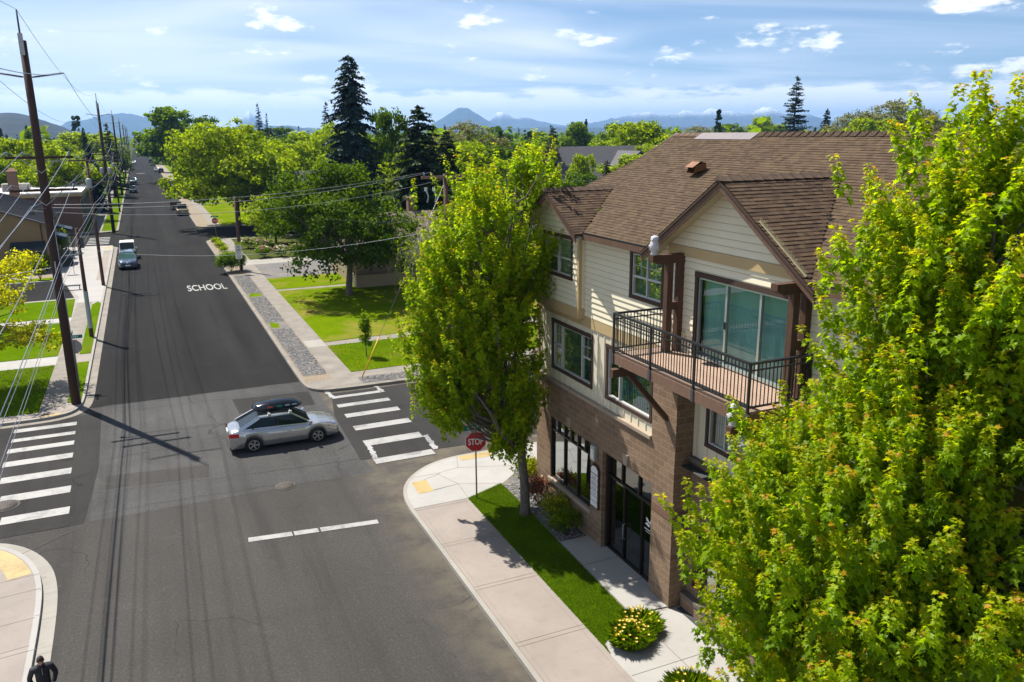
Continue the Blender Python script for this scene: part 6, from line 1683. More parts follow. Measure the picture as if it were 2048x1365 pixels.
stones("bed_stones", [(11.55,21.95,12.4,26.8),(12.4,25.9,14.0,28.2)], 2600, 4, .02, .05, "pale loose gravel under the shrubs along the brick wall")

def turf(name, poly, n, seed, h, mats, label):
    """short mown blades rooted in the lawn, leaning every way, a few over its edges."""
    r = np.random.default_rng(seed); P_ = np.array(poly); lo, hi = P_.min(0), P_.max(0)
    pts = lo+(hi-lo)*r.random((n*2,2)); ins = np.zeros(len(pts), bool); m = len(P_)
    for i in range(m):
        a, b = P_[i], P_[(i+1)%m]; c = ((a[1] > pts[:,1]) != (b[1] > pts[:,1])) & (pts[:,0] < (b[0]-a[0])*(pts[:,1]-a[1])/(b[1]-a[1]+1e-12)+a[0]); ins ^= c
    pts = pts[ins][:n]; n = len(pts); pts = pts+r.normal(0,.012,(n,2))
    th = r.uniform(0,6.283,n); d = np.stack([np.cos(th),np.sin(th)],1); hh = h*r.uniform(.5,1.4,n); ln = hh*r.uniform(.2,.9,n); w = .006*r.uniform(.7,1.5,n)
    b0 = np.concatenate([pts-d[:,::-1]*np.array((1,-1))*w[:,None], np.full((n,1),.15)],1); b1 = np.concatenate([pts+d[:,::-1]*np.array((1,-1))*w[:,None], np.full((n,1),.15)],1); tp = np.concatenate([pts+d*ln[:,None], (.15+hh)[:,None]],1)
    v = np.stack([b0,b1,tp],1).reshape(-1,3)
    me = np_mesh(name, v, np.arange(n*3), np.arange(n)*3, np.full(n,3), mats, r.integers(0,len(mats),n), False)
    o = bpy.data.objects.new(name, me); COL.objects.link(o); tag(o, label, "grass", None, "stuff")
LM['turf'] = [mat_leaf("turf_blade", (0.10,0.18,0.002), (0.16,0.28,0.003), .35, 0.01), mat_leaf("turf_blade_light", (0.16,0.245,0.003), (0.22,0.34,0.004), .35, 0.01), mat_leaf("turf_blade_deep", (0.06,0.125,0.002), (0.10,0.2,0.002), .35, 0.01)]
turf("strip_grass", [(9.87,16.0),(9.95,16.45),(11.0,17.1),(11.29,17.4),(11.39,21.85),(11.49,23.9),(11.51,27.0),(9.87,26.3)], 90000, 5, .045, LM['turf'], "mown grass of the narrow lawn strip beside the pink pavement")
turf("corner_grass", [(9.82,44.75),(26,45),(26,51.3),(9.82,51.25)], 60000, 6, .07, LM['turf'], "mown grass of the corner lawn round the sapling")
turf("left_corner_grass", [(-12,44.5),(-5.88,44.5),(-5.88,53.85),(-12,53.85)], 45000, 7, .07, LM['turf'], "mown grass of the shaded lawn at the left corner")
# ================================================================ poles and lines
M['porcelain'] = simple("blue grey porcelain", (0.24,0.33,0.42), .3, .1, 6)
M['wire'] = simple("bare_aluminium_wire", (0.20,0.21,0.24), .38, .08, 2, .55)
M['wire_dark'] = simple("black_cable", (0.03,0.03,0.033), .5, .1, 2)
M['xfmr'] = simple("grey_transformer_tank", (0.33,0.36,0.38), .45, .08, 3)
M['bluecomposite'] = simple("dark_blue_composite_post", (0.03,0.045,0.09), .4, .1, 3)
def insulator(parent, x, y, z, r=.055, h=.20):
    mb = MB(); mb.lathe([(r*.5,0),(r*.5,h*.25),(r,h*.3),(r*.7,h*.45),(r*.95,h*.5),(r*.6,h*.65),(r*.8,h*.7),(r*.4,h)], (x,y,z), 10); return mb.build("insulator", M['porcelain'], parent)
def crossarm(parent, x, y, z, half, label=None, mat=None, brace=True):
    mb = MB(); mb.box(x-half, y-.17, z-.06, x+half, y-.06, z+.06)
    c = mb.build("crossarm", M[mat or 'poleWood'], parent)
    if brace:
        b = MB(); b.beam((x-half*.55,y-.18,z-.04),(x,y-.2,z-.72),.03,.012,(0,1,0)); b.beam((x+half*.55,y-.18,z-.04),(x,y-.2,z-.72),.03,.012,(0,1,0)); b.build("brace", M['steel'], c)
    return c
INS_OFF = [-1.36, -.67, 1.25]
def tall_pole(y, label, detail=True, x=-4.24, xfm=False):
    t = thing("utility_pole", (x,y,.1), label, "utility pole", "tall utility poles along the left pavement")
    mb = MB(); mb.tube([(x,y,.1),(x,y,6),(x,y,12),(x,y,17.65)],[.235,.215,.19,.16],14); mb.build("pole", M['poleWood'], t)
    mb = MB(); mb.tube([(x-.05,y-.14,17.3),(x-.05,y-.14,18.96)],[.045,.035],8); mb.build("mast", M['bluecomposite'], t)
    mb = MB(); mb.box(x-.15,y-.2,17.0,x+.05,y-.12,17.95); mb.build("mast_bracket", M['steel'], t)
    for s in (-1, 1):
        mb = MB(); p0 = (x+s*.18,y,16.05); p1 = (x+s*1.5,y,16.26); mb.tube([p0,p1],[.035,.03],8)
        for k in range(14):
            f = .1+k*.06; c = Vector(p0)*(1-f)+Vector(p1)*f; d = (Vector(p1)-Vector(p0)).normalized()
            mb.tube([c-d*.012,c+d*.012],[.065,.05],8)
        mb.build("post_insulator", M['bracket'], t)
    for z in (12.42, 10.90):
        c = crossarm(t, x, y, z, 1.42)
        for o in INS_OFF: insulator(c, x+o, y-.115, z+.06)
    mb = MB(); mb.beam((x,y-.2,10.05),(x-.55,y-.3,10.0),.05,.05); mb.box(x-.75,y-.36,9.75,x-.55,y-.2,9.95); cb = mb.build("cable_bracket", M['bracket'], t); insulator(cb, x-.62, y-.28, 9.98)
    mb = MB(); mb.box(x-.03,y-.34,7.0,x+.03,y-.2,7.5); mb.tube([(x+.21,y-.12,.2),(x+.19,y-.12,9.5)],[.02,.02],6); mb.build("conduit", M['steel'], t)
    if xfm:
        for s in (-.48,.48):
            mb = MB(); mb.lathe([(.2,0),(.24,.05),(.24,.75),(.18,.82),(.05,.86)],(x+s,y-.05,8.3),14); mb.build("transformer", M['xfmr'], t)
    return t
PN = ["nearest and tallest utility pole, dark wood with two crossarms, at the left corner","second tall pole, beyond the crosswalk, carrying two transformer tanks","third tall pole down the left verge","fourth tall pole down the left verge","fifth tall pole, a thin line far down the verge","sixth tall pole far down the verge","most distant tall pole at the end of the row"]
TY = [45.24,127.8,210.4,293.0,375.6,458.2,540.8]
for i, y in enumerate(TY): tall_pole(y, PN[i], xfm=(i == 1))
def short_pole(x, y, h, label, mat='poleRed', arms=(), group=None, r=.15, sleeve=False, tank=False):
    t = thing("utility_pole", (x,y,.1), label, "utility pole", group)
    mb = MB(); mb.tube([(x,y,.1),(x,y,h*.5),(x,y,h)],[r,r*.88,r*.72],12); mb.build("pole", M[mat], t)
    for z, half in arms:
        c = crossarm(t, x, y, z, half, None, mat)
        for o in (-.95,-.45,.9): insulator(c, x+o*half, y-.115, z+.06)
    if sleeve:
        mb = MB(); mb.tube([(x,y,.75),(x,y,3.3)],[r*1.05,r*1.0],12,0,False); mb.build("sleeve", M['xfmr'], t)
        mb = MB(); mb.box(x+.1,y-.2,6.2,x+.32,y-.02,6.9); mb.build("terminal_box", M['bracket'], t)
        mb = MB(); mb.beam((x-.9,y-.13,5.75),(x+.25,y-.13,5.85),.05,.05); mb.build("arm", M['steel'], t)
    if tank:
        mb = MB(); mb.lathe([(.2,0),(.24,.05),(.24,.75),(.18,.82),(.05,.86)],(x-.05,y-.36,h-2.6),14); mb.build("transformer", M['xfmr'], t)
    return t
short_pole(-4.15,82.4,11.5,"reddish single crossarm pole rising from the white pavement beside the parked cars",'poleRed',[(11.3,1.45),(9.35,1.2)],tank=True)
short_pole(-4.2,60.9,7.5,"short cable pole with a pale grey sleeve on the grass strip",'poleRed',[],None,.14,True)
short_pole(-4.0,163,10.5,"mid height pole between the second and third tall poles",'poleRed',[(10.2,1.3)],tank=True)
short_pole(-4.1,250,10.5,"mid height pole between the third and fourth tall poles",'poleRed',[(10.2,1.3)])
short_pole(8.25,85.06,7.5,"plain dark pole behind the clipped shrub on the right verge",'poleRed',[],None,.17)
xp = short_pole(15.35,43.3,11.2,"pole with a light wooden crossarm and cutouts behind the street maple",'poleRed',[],None,.16)
mb = MB(); mb.box(13.95,43.12,10.95,16.6,43.25,11.10); c = mb.build("crossarm", M['fasciawood'], xp)
for o in (14.1,14.5,16.3): insulator(c, o, 43.18, 11.10)
for o in (14.15,14.6):
    mb = MB(); mb.tube([(o,43.1,10.4),(o+.1,43.0,10.05),(o+.02,42.98,9.7)],[.05,.03,.05],7); mb.box(o-.06,43.02,10.3,o+.06,43.16,10.5); mb.build("cutout", M['xfmr'], xp)
# wires: each conductor one object hung from support to support
def sag_line(pts, sag, n=14):
    out = []
    for a, b in zip(pts[:-1], pts[1:]):
        a, b = Vector(a), Vector(b); L_ = (b-a).length; s = sag*(L_/82.6)**2
        for i in range(n):
            t = i/n; p = a.lerp(b, t); p.z -= 4*s*t*(1-t); out.append(p)
    out.append(Vector(pts[-1])); return out
def wire(pts, sag, r, label, mat='wire', group="overhead power lines"):
    mb = MB(); mb.tube(sag_line(pts, sag), r*.85, 5, 0, False)
    o = mb.build("power_line", M[mat]); tag(o, label, "power line", group); return o
YS = [-37.4]+TY
X0 = -4.24
wire([(X0-.05,y-.14,18.97) for y in YS], 1.6, .013, "topmost overhead wire joining the mast tips")
wire([(X0+1.5,y,16.27) for y in YS], 1.7, .015, "thick high wire on the street side insulator of the tall poles")
wire([(X0-1.5,y,16.27) for y in YS], 1.7, .015, "high wire on the far left insulator of the tall poles")
PY2 = [-37.4,45.24,82.4,127.8,163,210.4,250,293.0,375.6,458.2]
def zz(y, a, b): return b if y in (82.4,163,250) else a
lab = ["upper crossarm wire at the left end","upper crossarm wire beside the pole","upper crossarm wire at the street side end"]
for k, o in enumerate(INS_OFF): wire([(X0+o,y-.115,(11.6 if y==82.4 else 10.5 if y in (163,250) else 12.69)) for y in PY2], 2.0, .014, lab[k])
lab = ["lower crossarm wire at the left end","lower crossarm wire beside the pole","lower crossarm wire at the street side end"]
for k, o in enumerate(INS_OFF): wire([(X0+o*(.85 if y==82.4 else 1),y-.115,(9.6 if y==82.4 else 11.17)) for y in [-37.4,45.24,82.4,127.8,210.4,293.0,375.6]], 2.0, .014, lab[k])
CY = [-37.4,45.24,60.9,82.4,127.8,163,210.4,250,293]
for k, (o, z, r_) in enumerate(((-.7,10.1,.014),(.28,7.6,.020),(.2,7.2,.013),(.34,6.8,.011),(.3,6.5,.010))):
    wire([(X0+(o if y != 60.9 else .12),y-.15,(z if k == 0 else z-(0.35 if y==60.9 else 0)-.0)) for y in (CY if k else [-37.4,45.24,82.4,127.8,210.4])], 1.5, r_, ["single wire on the side bracket of the tall poles","thick telephone cable between the poles","second telephone cable, just below the thick one","third telephone cable down the row","lowest telephone cable down the row"][k], 'wire')
wire([(-3.94,45.2,10.2),(14.1,43.18,11.3)], 9.0, .012, "upper of the wires crossing the street to the crossarm pole", 'wire')
wire([(-4.1,45.3,10.05),(14.5,43.18,11.3)], 11.0, .012, "middle wire crossing the street to the crossarm pole", 'wire')
wire([(-5.0,45.3,9.95),(15.2,43.2,10.9)], 14.0, .012, "lower wire crossing the street to the crossarm pole", 'wire')
wire([(-4.1,60.9,6.1),(15.3,43.3,8.2)], 9.0, .008, "cable slanting over the garden lawn from the short cable pole", 'wire')
wire([(-4.2,45.2,7.2),(-22,47.5,6.0)], 7.0, .012, "service wire leaving the near pole to the left", 'wire')
wire([(8.25,85.0,7.3),(15.3,43.3,8.6)], 3.0, .010, "thin cable from the dark verge pole to the crossarm pole", 'wire_dark')
wire([(15.3,43.3,10.9),(60,42.9,11.0),(110,42.6,11.0)], 2.0, .012, "wire running on from the crossarm pole past the brown roof", 'wire')
wire([(15.3,43.3,10.3),(60,42.9,10.5),(110,42.6,10.5)], 2.0, .012, "lower wire running on from the crossarm pole past the brown roof", 'wire')
gw = thing("guy_wire", (10.06,43.3,.13), "guy wire with a yellow guard anchored in the corner gravel", "guy wire")
mb = MB(); a = Vector((10.06,43.3,.1)); b = Vector((15.25,43.3,10.6)); m = a.lerp(b,.215)
mb.tube([a,b],.011,5); mb.build("cable", M['wire'], gw)
mb = MB(); mb.tube([a,m],.035,8); mb.build("guard", simple("yellow_plastic_guard",(0.75,0.42,0.02),.4,.05,4), gw)

# ================================================================ signs
def octagon(mb, c, ux, uz, r, mi, off=(0,0,0)):
    p = [Vector(c)+Vector(ux)*(r*math.cos(math.pi/8+k*math.pi/4))+Vector(uz)*(r*math.sin(math.pi/8+k*math.pi/4))+Vector(off) for k in range(8)]
    mb.poly(p, mi)
def stop_sign(x, y, face, label, street=True, back=False, h=2.05, post='post_green'):
    """face: unit vector the sign looks towards (horizontal)."""
    t = thing("stop_sign", (x,y,.13), label, "stop sign")
    f = Vector(face).normalized(); ux = Vector((-f.y, f.x, 0)); uz = Vector((0,0,1)); c = Vector((x,y,h+.38))+f*.045; r = .38/math.cos(math.pi/8)
    mb = MB(); mb.tube([(x,y,.05),(x,y,2.85)],.032,8); mb.build("post", M[post], t)
    mb = MB()
    pf = [c+ux*(r*math.cos(math.pi/8+k*math.pi/4))+uz*(r*math.sin(math.pi/8+k*math.pi/4)) for k in range(8)]; pb = [p-f*.006 for p in pf]
    mb.add(pb, [list(range(8))[::-1]], 1); mb.add(pf, [list(range(8))], 2)
    for k in range(8): mb.poly([pf[k],pb[k],pb[(k+1)%8],pf[(k+1)%8]], 1)
    octagon(mb, c+f*.003, ux, uz, r*.945, 0); pl = mb.build("plate", [M['signred'],M['signgrey'],M['signwhite']], t)
    mb = MB(); text_on(mb, "STOP", c+f*.006, ux, uz, .56, .25, 0, .02); mb.build("lettering", M['signwhite'], pl)
    if street:
        for (d, z) in ((Vector((1,0,0)),2.98),(Vector((0,1,0)),3.18)):
            n = Vector((-d.y,d.x,0)); q = MB(); cc = Vector((x,y,z)); q.beam(cc-d*.48, cc+d*.48, .012, .19); s = q.build("street_name_blade", M['signgreen'], t)
            q = MB(); rr = random.Random(int(z*50)); 
            for sg in (-1,1):
                for k in range(7):
                    a = -.30+k*.085; w = rr.uniform(.04,.06); o = cc+n*(sg*.008)
                    q.poly([o+d*(a)-uz*.05,o+d*(a+w)-uz*.05,o+d*(a+w)+uz*(.05 if k else .065),o+d*a+uz*(.05 if k else .065)][::sg])
            q.build("lettering", M['signwhite'], s)
    return t
stop_sign(10.16,26.15,(-.25,-1,0),"red stop sign on the corner in front of the street maple")
stop_sign(8.31,114.2,(-.05,-1,0),"red stop sign far up the right side at the second crossing")
stop_sign(-4.25,48.2,(.1,1,0),"grey backed stop sign half hidden behind the nearest utility pole")
def speed_sign(x, y):
    t = thing("speed_limit_sign", (x,y,.13), "white school speed limit sign reading 20 with a lime top plate", "sign")
    mb = MB(); mb.tube([(x,y,.05),(x,y,3.2)],.03,8); mb.build("post", M['signgrey'], t)
    ux, uz = Vector((1,0,0)), Vector((0,0,1)); Y = y-.045
    def plate(z0, z1, w, mat, nm):
        q = MB(); q.box(x-w/2, Y, z0, x+w/2, Y+.006, z1); return q.build(nm, M[mat], t)
    plate(2.98,3.22,.62,'signlime','school_plate'); p = plate(1.62,2.97,.62,'signwhite','speed_plate')
    q = MB(); text_on(q,"SCHOOL",(x,Y-.004,3.10),ux,uz,.46,.11,0,.01)
    for body, z, w, h in (("SPEED",2.86,.42,.10),("LIMIT",2.72,.36,.10),("20",2.48,.40,.26),("SCHOOL",2.20,.42,.085),("DAYS",2.08,.30,.085),("7AM TO",1.90,.42,.09),("5PM",1.76,.28,.09)): text_on(q,body,(x,Y-.004,z),ux,uz,w,h,0,.012)
    q.build("lettering", M['signblack'], p)
speed_sign(7.95,83.2)
def small_sign(x, y, z, w, h, label, face=(0,-1,0), mat='signwhite', post=True, cat="sign"):
    t = thing("sign_board", (x,y,.13), label, cat)
    if post:
        mb = MB()
        for s in (-w*.4, w*.4): mb.tube([(x+s,y,.05),(x+s,y,z+h)],.022,6)
        mb.build("post", M['bracket'], t)
    mb = MB(); mb.bevel_box(x-w/2,y-.05,z,x+w/2,y-.02,z+h,.01); mb.build("board", M[mat], t)
    return t
small_sign(-7.4,90.6,.9,1.0,.9,"dark hanging sign board in a white frame on the small lawn by the driveway",mat='dark')
small_sign(14.2,86.5,.9,.6,.5,"small white yard sign standing between the roses and the lawn maple")

# ================================================================ buildings round about
M['tanwall'] = mat_board("tan_stucco_wall", (0.24,0.165,0.085), .12); M['darkroof'] = simple("charcoal_standing_seam_roof", (0.052,0.052,0.058), .6, .18, 2)
M['navymetal'] = simple("dark_blue_metal_awning", (0.018,0.030,0.045), .4, .12, 3, .2); M['whiteroof'] = simple("white_membrane_roof", (0.66,0.64,0.62), .8, .05, 1)
M['greyroof'] = simple("grey_asphalt_shingle_roof", (0.10,0.098,0.105), .9, .2, 3, fine=.3); M['brownroof'] = simple("faded_brown_shingle_roof", (0.16,0.12,0.095), .9, .2, 3, fine=.3)
M['housetan'] = mat_board("tan_painted_clapboard", (0.33,0.26,0.165)); M['housewhite'] = mat_board("pale_grey_clapboard", (0.48,0.47,0.44)); M['hvac'] = simple("beige_air_conditioner_casing", (0.36,0.33,0.28), .5, .1, 4)
M['winDark'] = simple("dark_reflective_window", (0.02,0.028,0.035), .08, .1, 1, 0, .8)
def win(parent, x0, y0, z0, x1, y1, z1, axis, out):
    """small framed window on a wall; axis 'x' (wall faces +-X) or 'y'."""
    f = MB(); e = .07*out
    if axis == 'x': f.box(x0, y0-.08, z0-.08, x0+e, y1+.08, z1+.08)
    else: f.box(x0-.08, y0, z0-.08, x1+.08, y0+e, z1+.08)
    w = f.build("window", M['vinyl'], parent); p = MB(); e2 = .085*out
    if axis == 'x':
        for (a, b) in ((y0, (y0+y1)/2-.03), ((y0+y1)/2+.03, y1)): p.box(x0+.02*out, a, z0, x0+e2, b, z1)
    else:
        for (a, b) in ((x0, (x0+x1)/2-.03), ((x0+x1)/2+.03, x1)): p.box(a, y0+.02*out, z0, b, y0+e2, z1)
    p.build("pane", M['winDark'], w); return w
def gable_house(name, x0, y0, x1, y1, zw, zr, along, wall, roofm, label, over=.45, wins=(), chimney=None, cat="house", wallname="wall", seams=False):
    t = thing(name, ((x0+x1)/2,(y0+y1)/2,.1), label, cat)
    mb = MB(); mb.box(x0,y0,0,x1,y1,zw)
    if along == 'y':
        xm = (x0+x1)/2; 
        for y in (y0,y1): mb.poly([(x0,y,zw),(x1,y,zw),(xm,y,zr-.12)][::(1 if y==y0 else -1)])
    else:
        ym = (y0+y1)/2
        for x in (x0,x1): mb.poly([(x,y0,zw),(x,y1,zw),(x,ym,zr-.12)][::(-1 if x==x0 else 1)])
    mb.build(wallname, M[wall], t)
    mb = MB(); th = .14; o = over
    if along == 'y':
        xm = (x0+x1)/2; s = (zr-zw)/((x1-x0)/2); ze = zw-s*o
        for sx, xe in ((-1,x0-o),(1,x1+o)):
            a = [(xm,y0-o,zr),(xm,y1+o,zr),(xe,y1+o,ze),(xe,y0-o,ze)]; b = [(p[0],p[1],p[2]-th) for p in a]
            if sx > 0: a, b = a[::-1], b[::-1]
            mb.add(a+b, [(0,1,2,3),(7,6,5,4),(0,4,5,1),(1,5,6,2),(2,6,7,3),(3,7,4,0)])
            if seams:
                y = y0-o+.4
                while y < y1+o: mb.beam((xm,y,zr+.015),(xe,y,ze+.015),.03,.05); y += .45
    else:
        ym = (y0+y1)/2; s = (zr-zw)/((y1-y0)/2); ze = zw-s*o
        for sy, ye in ((-1,y0-o),(1,y1+o)):
            a = [(x0-o,ym,zr),(x1+o,ym,zr),(x1+o,ye,ze),(x0-o,ye,ze)]; b = [(p[0],p[1],p[2]-th) for p in a]
            if sy < 0: a, b = a[::-1], b[::-1]
            mb.add(a+b, [(0,1,2,3)[::-1],(7,6,5,4)[::-1],(0,4,5,1)[::-1],(1,5,6,2)[::-1],(2,6,7,3)[::-1],(3,7,4,0)[::-1]])
    rf = mb.build("roof", M[roofm], t)
    if chimney:
        cx, cy, cz = chimney; q = MB(); q.box(cx-.35,cy-.35,zw,cx+.35,cy+.35,cz); q.box(cx-.42,cy-.42,cz,cx+.42,cy+.42,cz+.12); q.build("chimney", M['redbrick'], rf)
    for w in wins: win(t, *w)
    return t
tb = gable_house("office_building", -29.0,94.9,-9.45,112.0,4.95,8.6,'y','tanwall','darkroof',"tan building with a charcoal gabled roof and dark blue awnings on the left",.35,[(-11.2,94.9,1.0,-9.9,94.9,2.0,'y',-1)],None,"building",seams=True)
mb = MB(); mb.add([(-12.6,94.88,3.1),(-9.5,94.88,3.1),(-9.5,93.7,2.55),(-12.6,93.7,2.55),(-12.6,94.88,2.9),(-9.5,94.88,2.9),(-9.5,93.7,2.35),(-12.6,93.7,2.35)],[(0,3,2,1),(4,5,6,7),(3,7,6,2),(0,4,7,3),(1,2,6,5)]); mb.build("awning", M['navymetal'], tb)
for y in (98.5,106.5):
    mb = MB(); mb.add([(-9.44,y,3.5),(-9.44,y+2.6,3.5),(-7.9,y+2.6,3.0),(-7.9,y,3.0),(-9.44,y,3.2),(-9.44,y+2.6,3.2),(-7.9,y+2.6,2.8),(-7.9,y,2.8)],[(0,3,2,1),(4,5,6,7),(3,7,6,2),(0,4,7,3),(1,2,6,5)])
    c = mb.build("canopy", M['navymetal'], tb); q = MB()
    for yy in (y+.1,y+2.5): q.tube([(-8.0,yy,.1),(-8.0,yy,2.85)],.05,8)
    q.build("canopy_posts", M['bracket'], c)
mb = MB()
for x in (-9.75,): mb.tube([(x,94.83,.1),(x,94.83,4.8)],.05,8)
mb.build("downspout", M['navymetal'], tb)
mb = MB(); mb.box(-16.2,94.82,.1,-15.8,94.9,5.6); mb.box(-9.45,102.3,.1,-9.38,102.7,4.6); mb.build("pilaster", M['housetan'], tb)
for y in (96,103.5,110): win(tb, -9.45,y,1.0,-9.45,y+1.4,2.6,'x',1)
bb = thing("brick_building", (-18,146,.1), "red brick building with a flat white roof beyond the second crossing", "building")
mb = MB(); mb.box(-30,131.5,0,-8.2,160,5.3); mb.build("wall", M['redbrick'], bb)
mb = MB(); mb.box(-30.5,131.0,5.3,-7.8,160.5,5.75); mb.box(-30.1,131.4,5.752,-8.2,160.1,5.80); rf = mb.build("roof", M['whiteroof'], bb)
mb = MB(); mb.box(-30.55,130.95,5.15,-7.75,131.05,5.6); mb.box(-7.85,131.06,5.15,-7.75,160.5,5.6); mb.build("cornice", M['tanband'], bb)
for y in np.arange(133,159,3.2): win(bb, -8.2,y,1.2,-8.2,y+1.1,4.4,'x',1)
ac = thing("air_conditioner", (-16.2,136.5,5.8), "beige air conditioner unit standing on the flat white roof", "air conditioner")
mb = MB(); mb.bevel_box(-18.0,135.6,5.8,-14.6,137.4,6.9,.06); mb.build("casing", M['hvac'], ac)
mb = MB()
for k in range(8): mb.box(-17.8,135.57,5.95+k*.11,-16.4,135.595,6.0+k*.11)
mb.build("grille", M['bracket'], ac)
ch = gable_house("cottage", -24,118.0,-14.7,127.0,3.2,5.0,'x','tanwall','greyroof',"low house with a tall tapered brick chimney at the far left edge",.4)
mb = MB(); mb.box(-15.75,124.5,0,-14.65,125.5,9.0); mb.add([(-15.85,124.4,9.0),(-14.55,124.4,9.0),(-14.55,125.6,9.0),(-15.85,125.6,9.0),(-15.2,125,9.55)],[(0,1,4),(1,2,4),(2,3,4),(3,0,4)]); mb.build("chimney", M['chimney_brick'], ch)
gable_house("house", -30,165,-18,176,4.0,7.6,'y','housewhite','darkroof',"dark roofed house behind the brick chimney",.5)
gable_house("house", -23,172,-14,184,3.4,6.0,'x','housewhite','darkroof',"smaller dark roofed house behind the flat white roof",.5)
ph = gable_house("porch_house", 16.6,72.6,30.0,82.0,3.0,6.0,'x','housetan','brownroof',"tan clapboard house with a corner porch behind the lawn maple",.5,[(21.5,72.6,1.2,23.0,72.6,2.4,'y',-1)],(24,78,7.2))
mb = MB(); mb.box(16.4,70.4,.14,22.5,72.58,.75); mb.box(16.4,70.4,.75,16.52,72.5,1.25); mb.box(16.53,70.4,.75,22.5,70.52,1.25); pp = mb.build("porch", M['housetan'], ph)
mb = MB()
for x in (16.46,19.4,22.4): mb.box(x-.09,70.38,1.252,x+.09,70.56,2.9)
mb.build("porch_posts", M['housetan'], pp)
mb = MB(); mb.add([(16.1,70.0,2.9),(22.9,70.0,2.9),(22.9,72.55,3.5),(16.1,72.55,3.5),(16.1,70.0,2.75),(22.9,70.0,2.75),(22.9,72.55,3.35),(16.1,72.55,3.35)],[(0,1,2,3),(7,6,5,4),(0,4,5,1),(1,5,6,2),(3,7,4,0)]); mb.build("porch_roof", M['brownroof'], pp)
gh = gable_house("house", 17.5,118,29,128.5,3.2,8.2,'x','housewhite','greyroof',"grey roofed house with a dark chimney to the right of the elm",.5,(),(19.6,123.0,9.2))
g2 = gable_house("house", 72,136,98,148,5.0,10.6,'x','housewhite','greyroof',"large house with a blue grey gabled roof seen left of the brown roof",.6,[(74,136,2,76,136,3.6,'y',-1),(80,136,2,82,136,3.6,'y',-1)])
mb = MB(); mb.add([(82,133.4,6.6),(90,133.4,6.6),(86,133.4,9.4),(82,142,6.6),(90,142,6.6),(86,142,9.4)],[(0,1,2)]); mb.build("gable_wall", M['housewhite'], g2)
mb = MB(); mb.add([(81.4,132.9,6.2),(86,132.9,9.75),(86,142,9.75),(81.4,142,6.2),(90.6,132.9,6.2),(90.6,142,6.2)],[(0,3,2,1),(1,2,5,4)]); mb.add([(81.3,132.85,6.0),(86,132.85,9.55),(86,132.85,9.8),(81.3,132.85,6.25)],[(0,1,2,3)]); mb.add([(90.7,132.85,6.0),(86,132.85,9.55),(86,132.85,9.8),(90.7,132.85,6.25)],[(3,2,1,0)]); mb.build("cross_gable_roof", M['greyroof'], g2)
gable_house("house", 63,106,78,116,3.4,6.6,'x','housewhite','greyroof',"lower grey roofed house in front of the blue grey gabled one",.5,[(66,106,1.2,68,106,2.4,'y',-1)])
short_pole(69.5,104,9.5,"thin bare wooden pole in front of the grey roofed houses",'fasciawood',[],None,.14)
gable_house("house", 52,210,66,222,3.5,7.0,'x','housewhite','whiteroof',"pale roofed building glimpsed left of the street maple top",.5)
dm = thing("dome_roof", (56.5,45.5,0), "pale blue dome showing just above the brown roof ridge", "dome")
mb = MB(); mb.lathe([(4.0,0),(4.0,9.4),(3.8,9.9)],(56.5,45.5,0),24); mb.build("drum", M['housewhite'], dm)
mb = MB(); mb.lathe([(3.9*math.cos(a),9.9+3.0*math.sin(a)) for a in np.linspace(0,1.5,9)],(56.5,45.5,0),28); mb.build("dome", simple("blue_grey_dome_skin",(0.16,0.26,0.36),.5,.12,1), dm)
bn = thing("bench", (-6.6,81.0,.13), "small dark bench by the driveway", "bench"); mb = MB(); mb.box(-7.3,80.8,.5,-5.9,81.2,.58); mb.build("seat", M['bracket'], bn); mb = MB()
for x in (-7.2,-6.0): mb.box(x-.03,80.85,.1,x+.03,81.15,.5)
mb.build("legs", M['bracket'], bn)
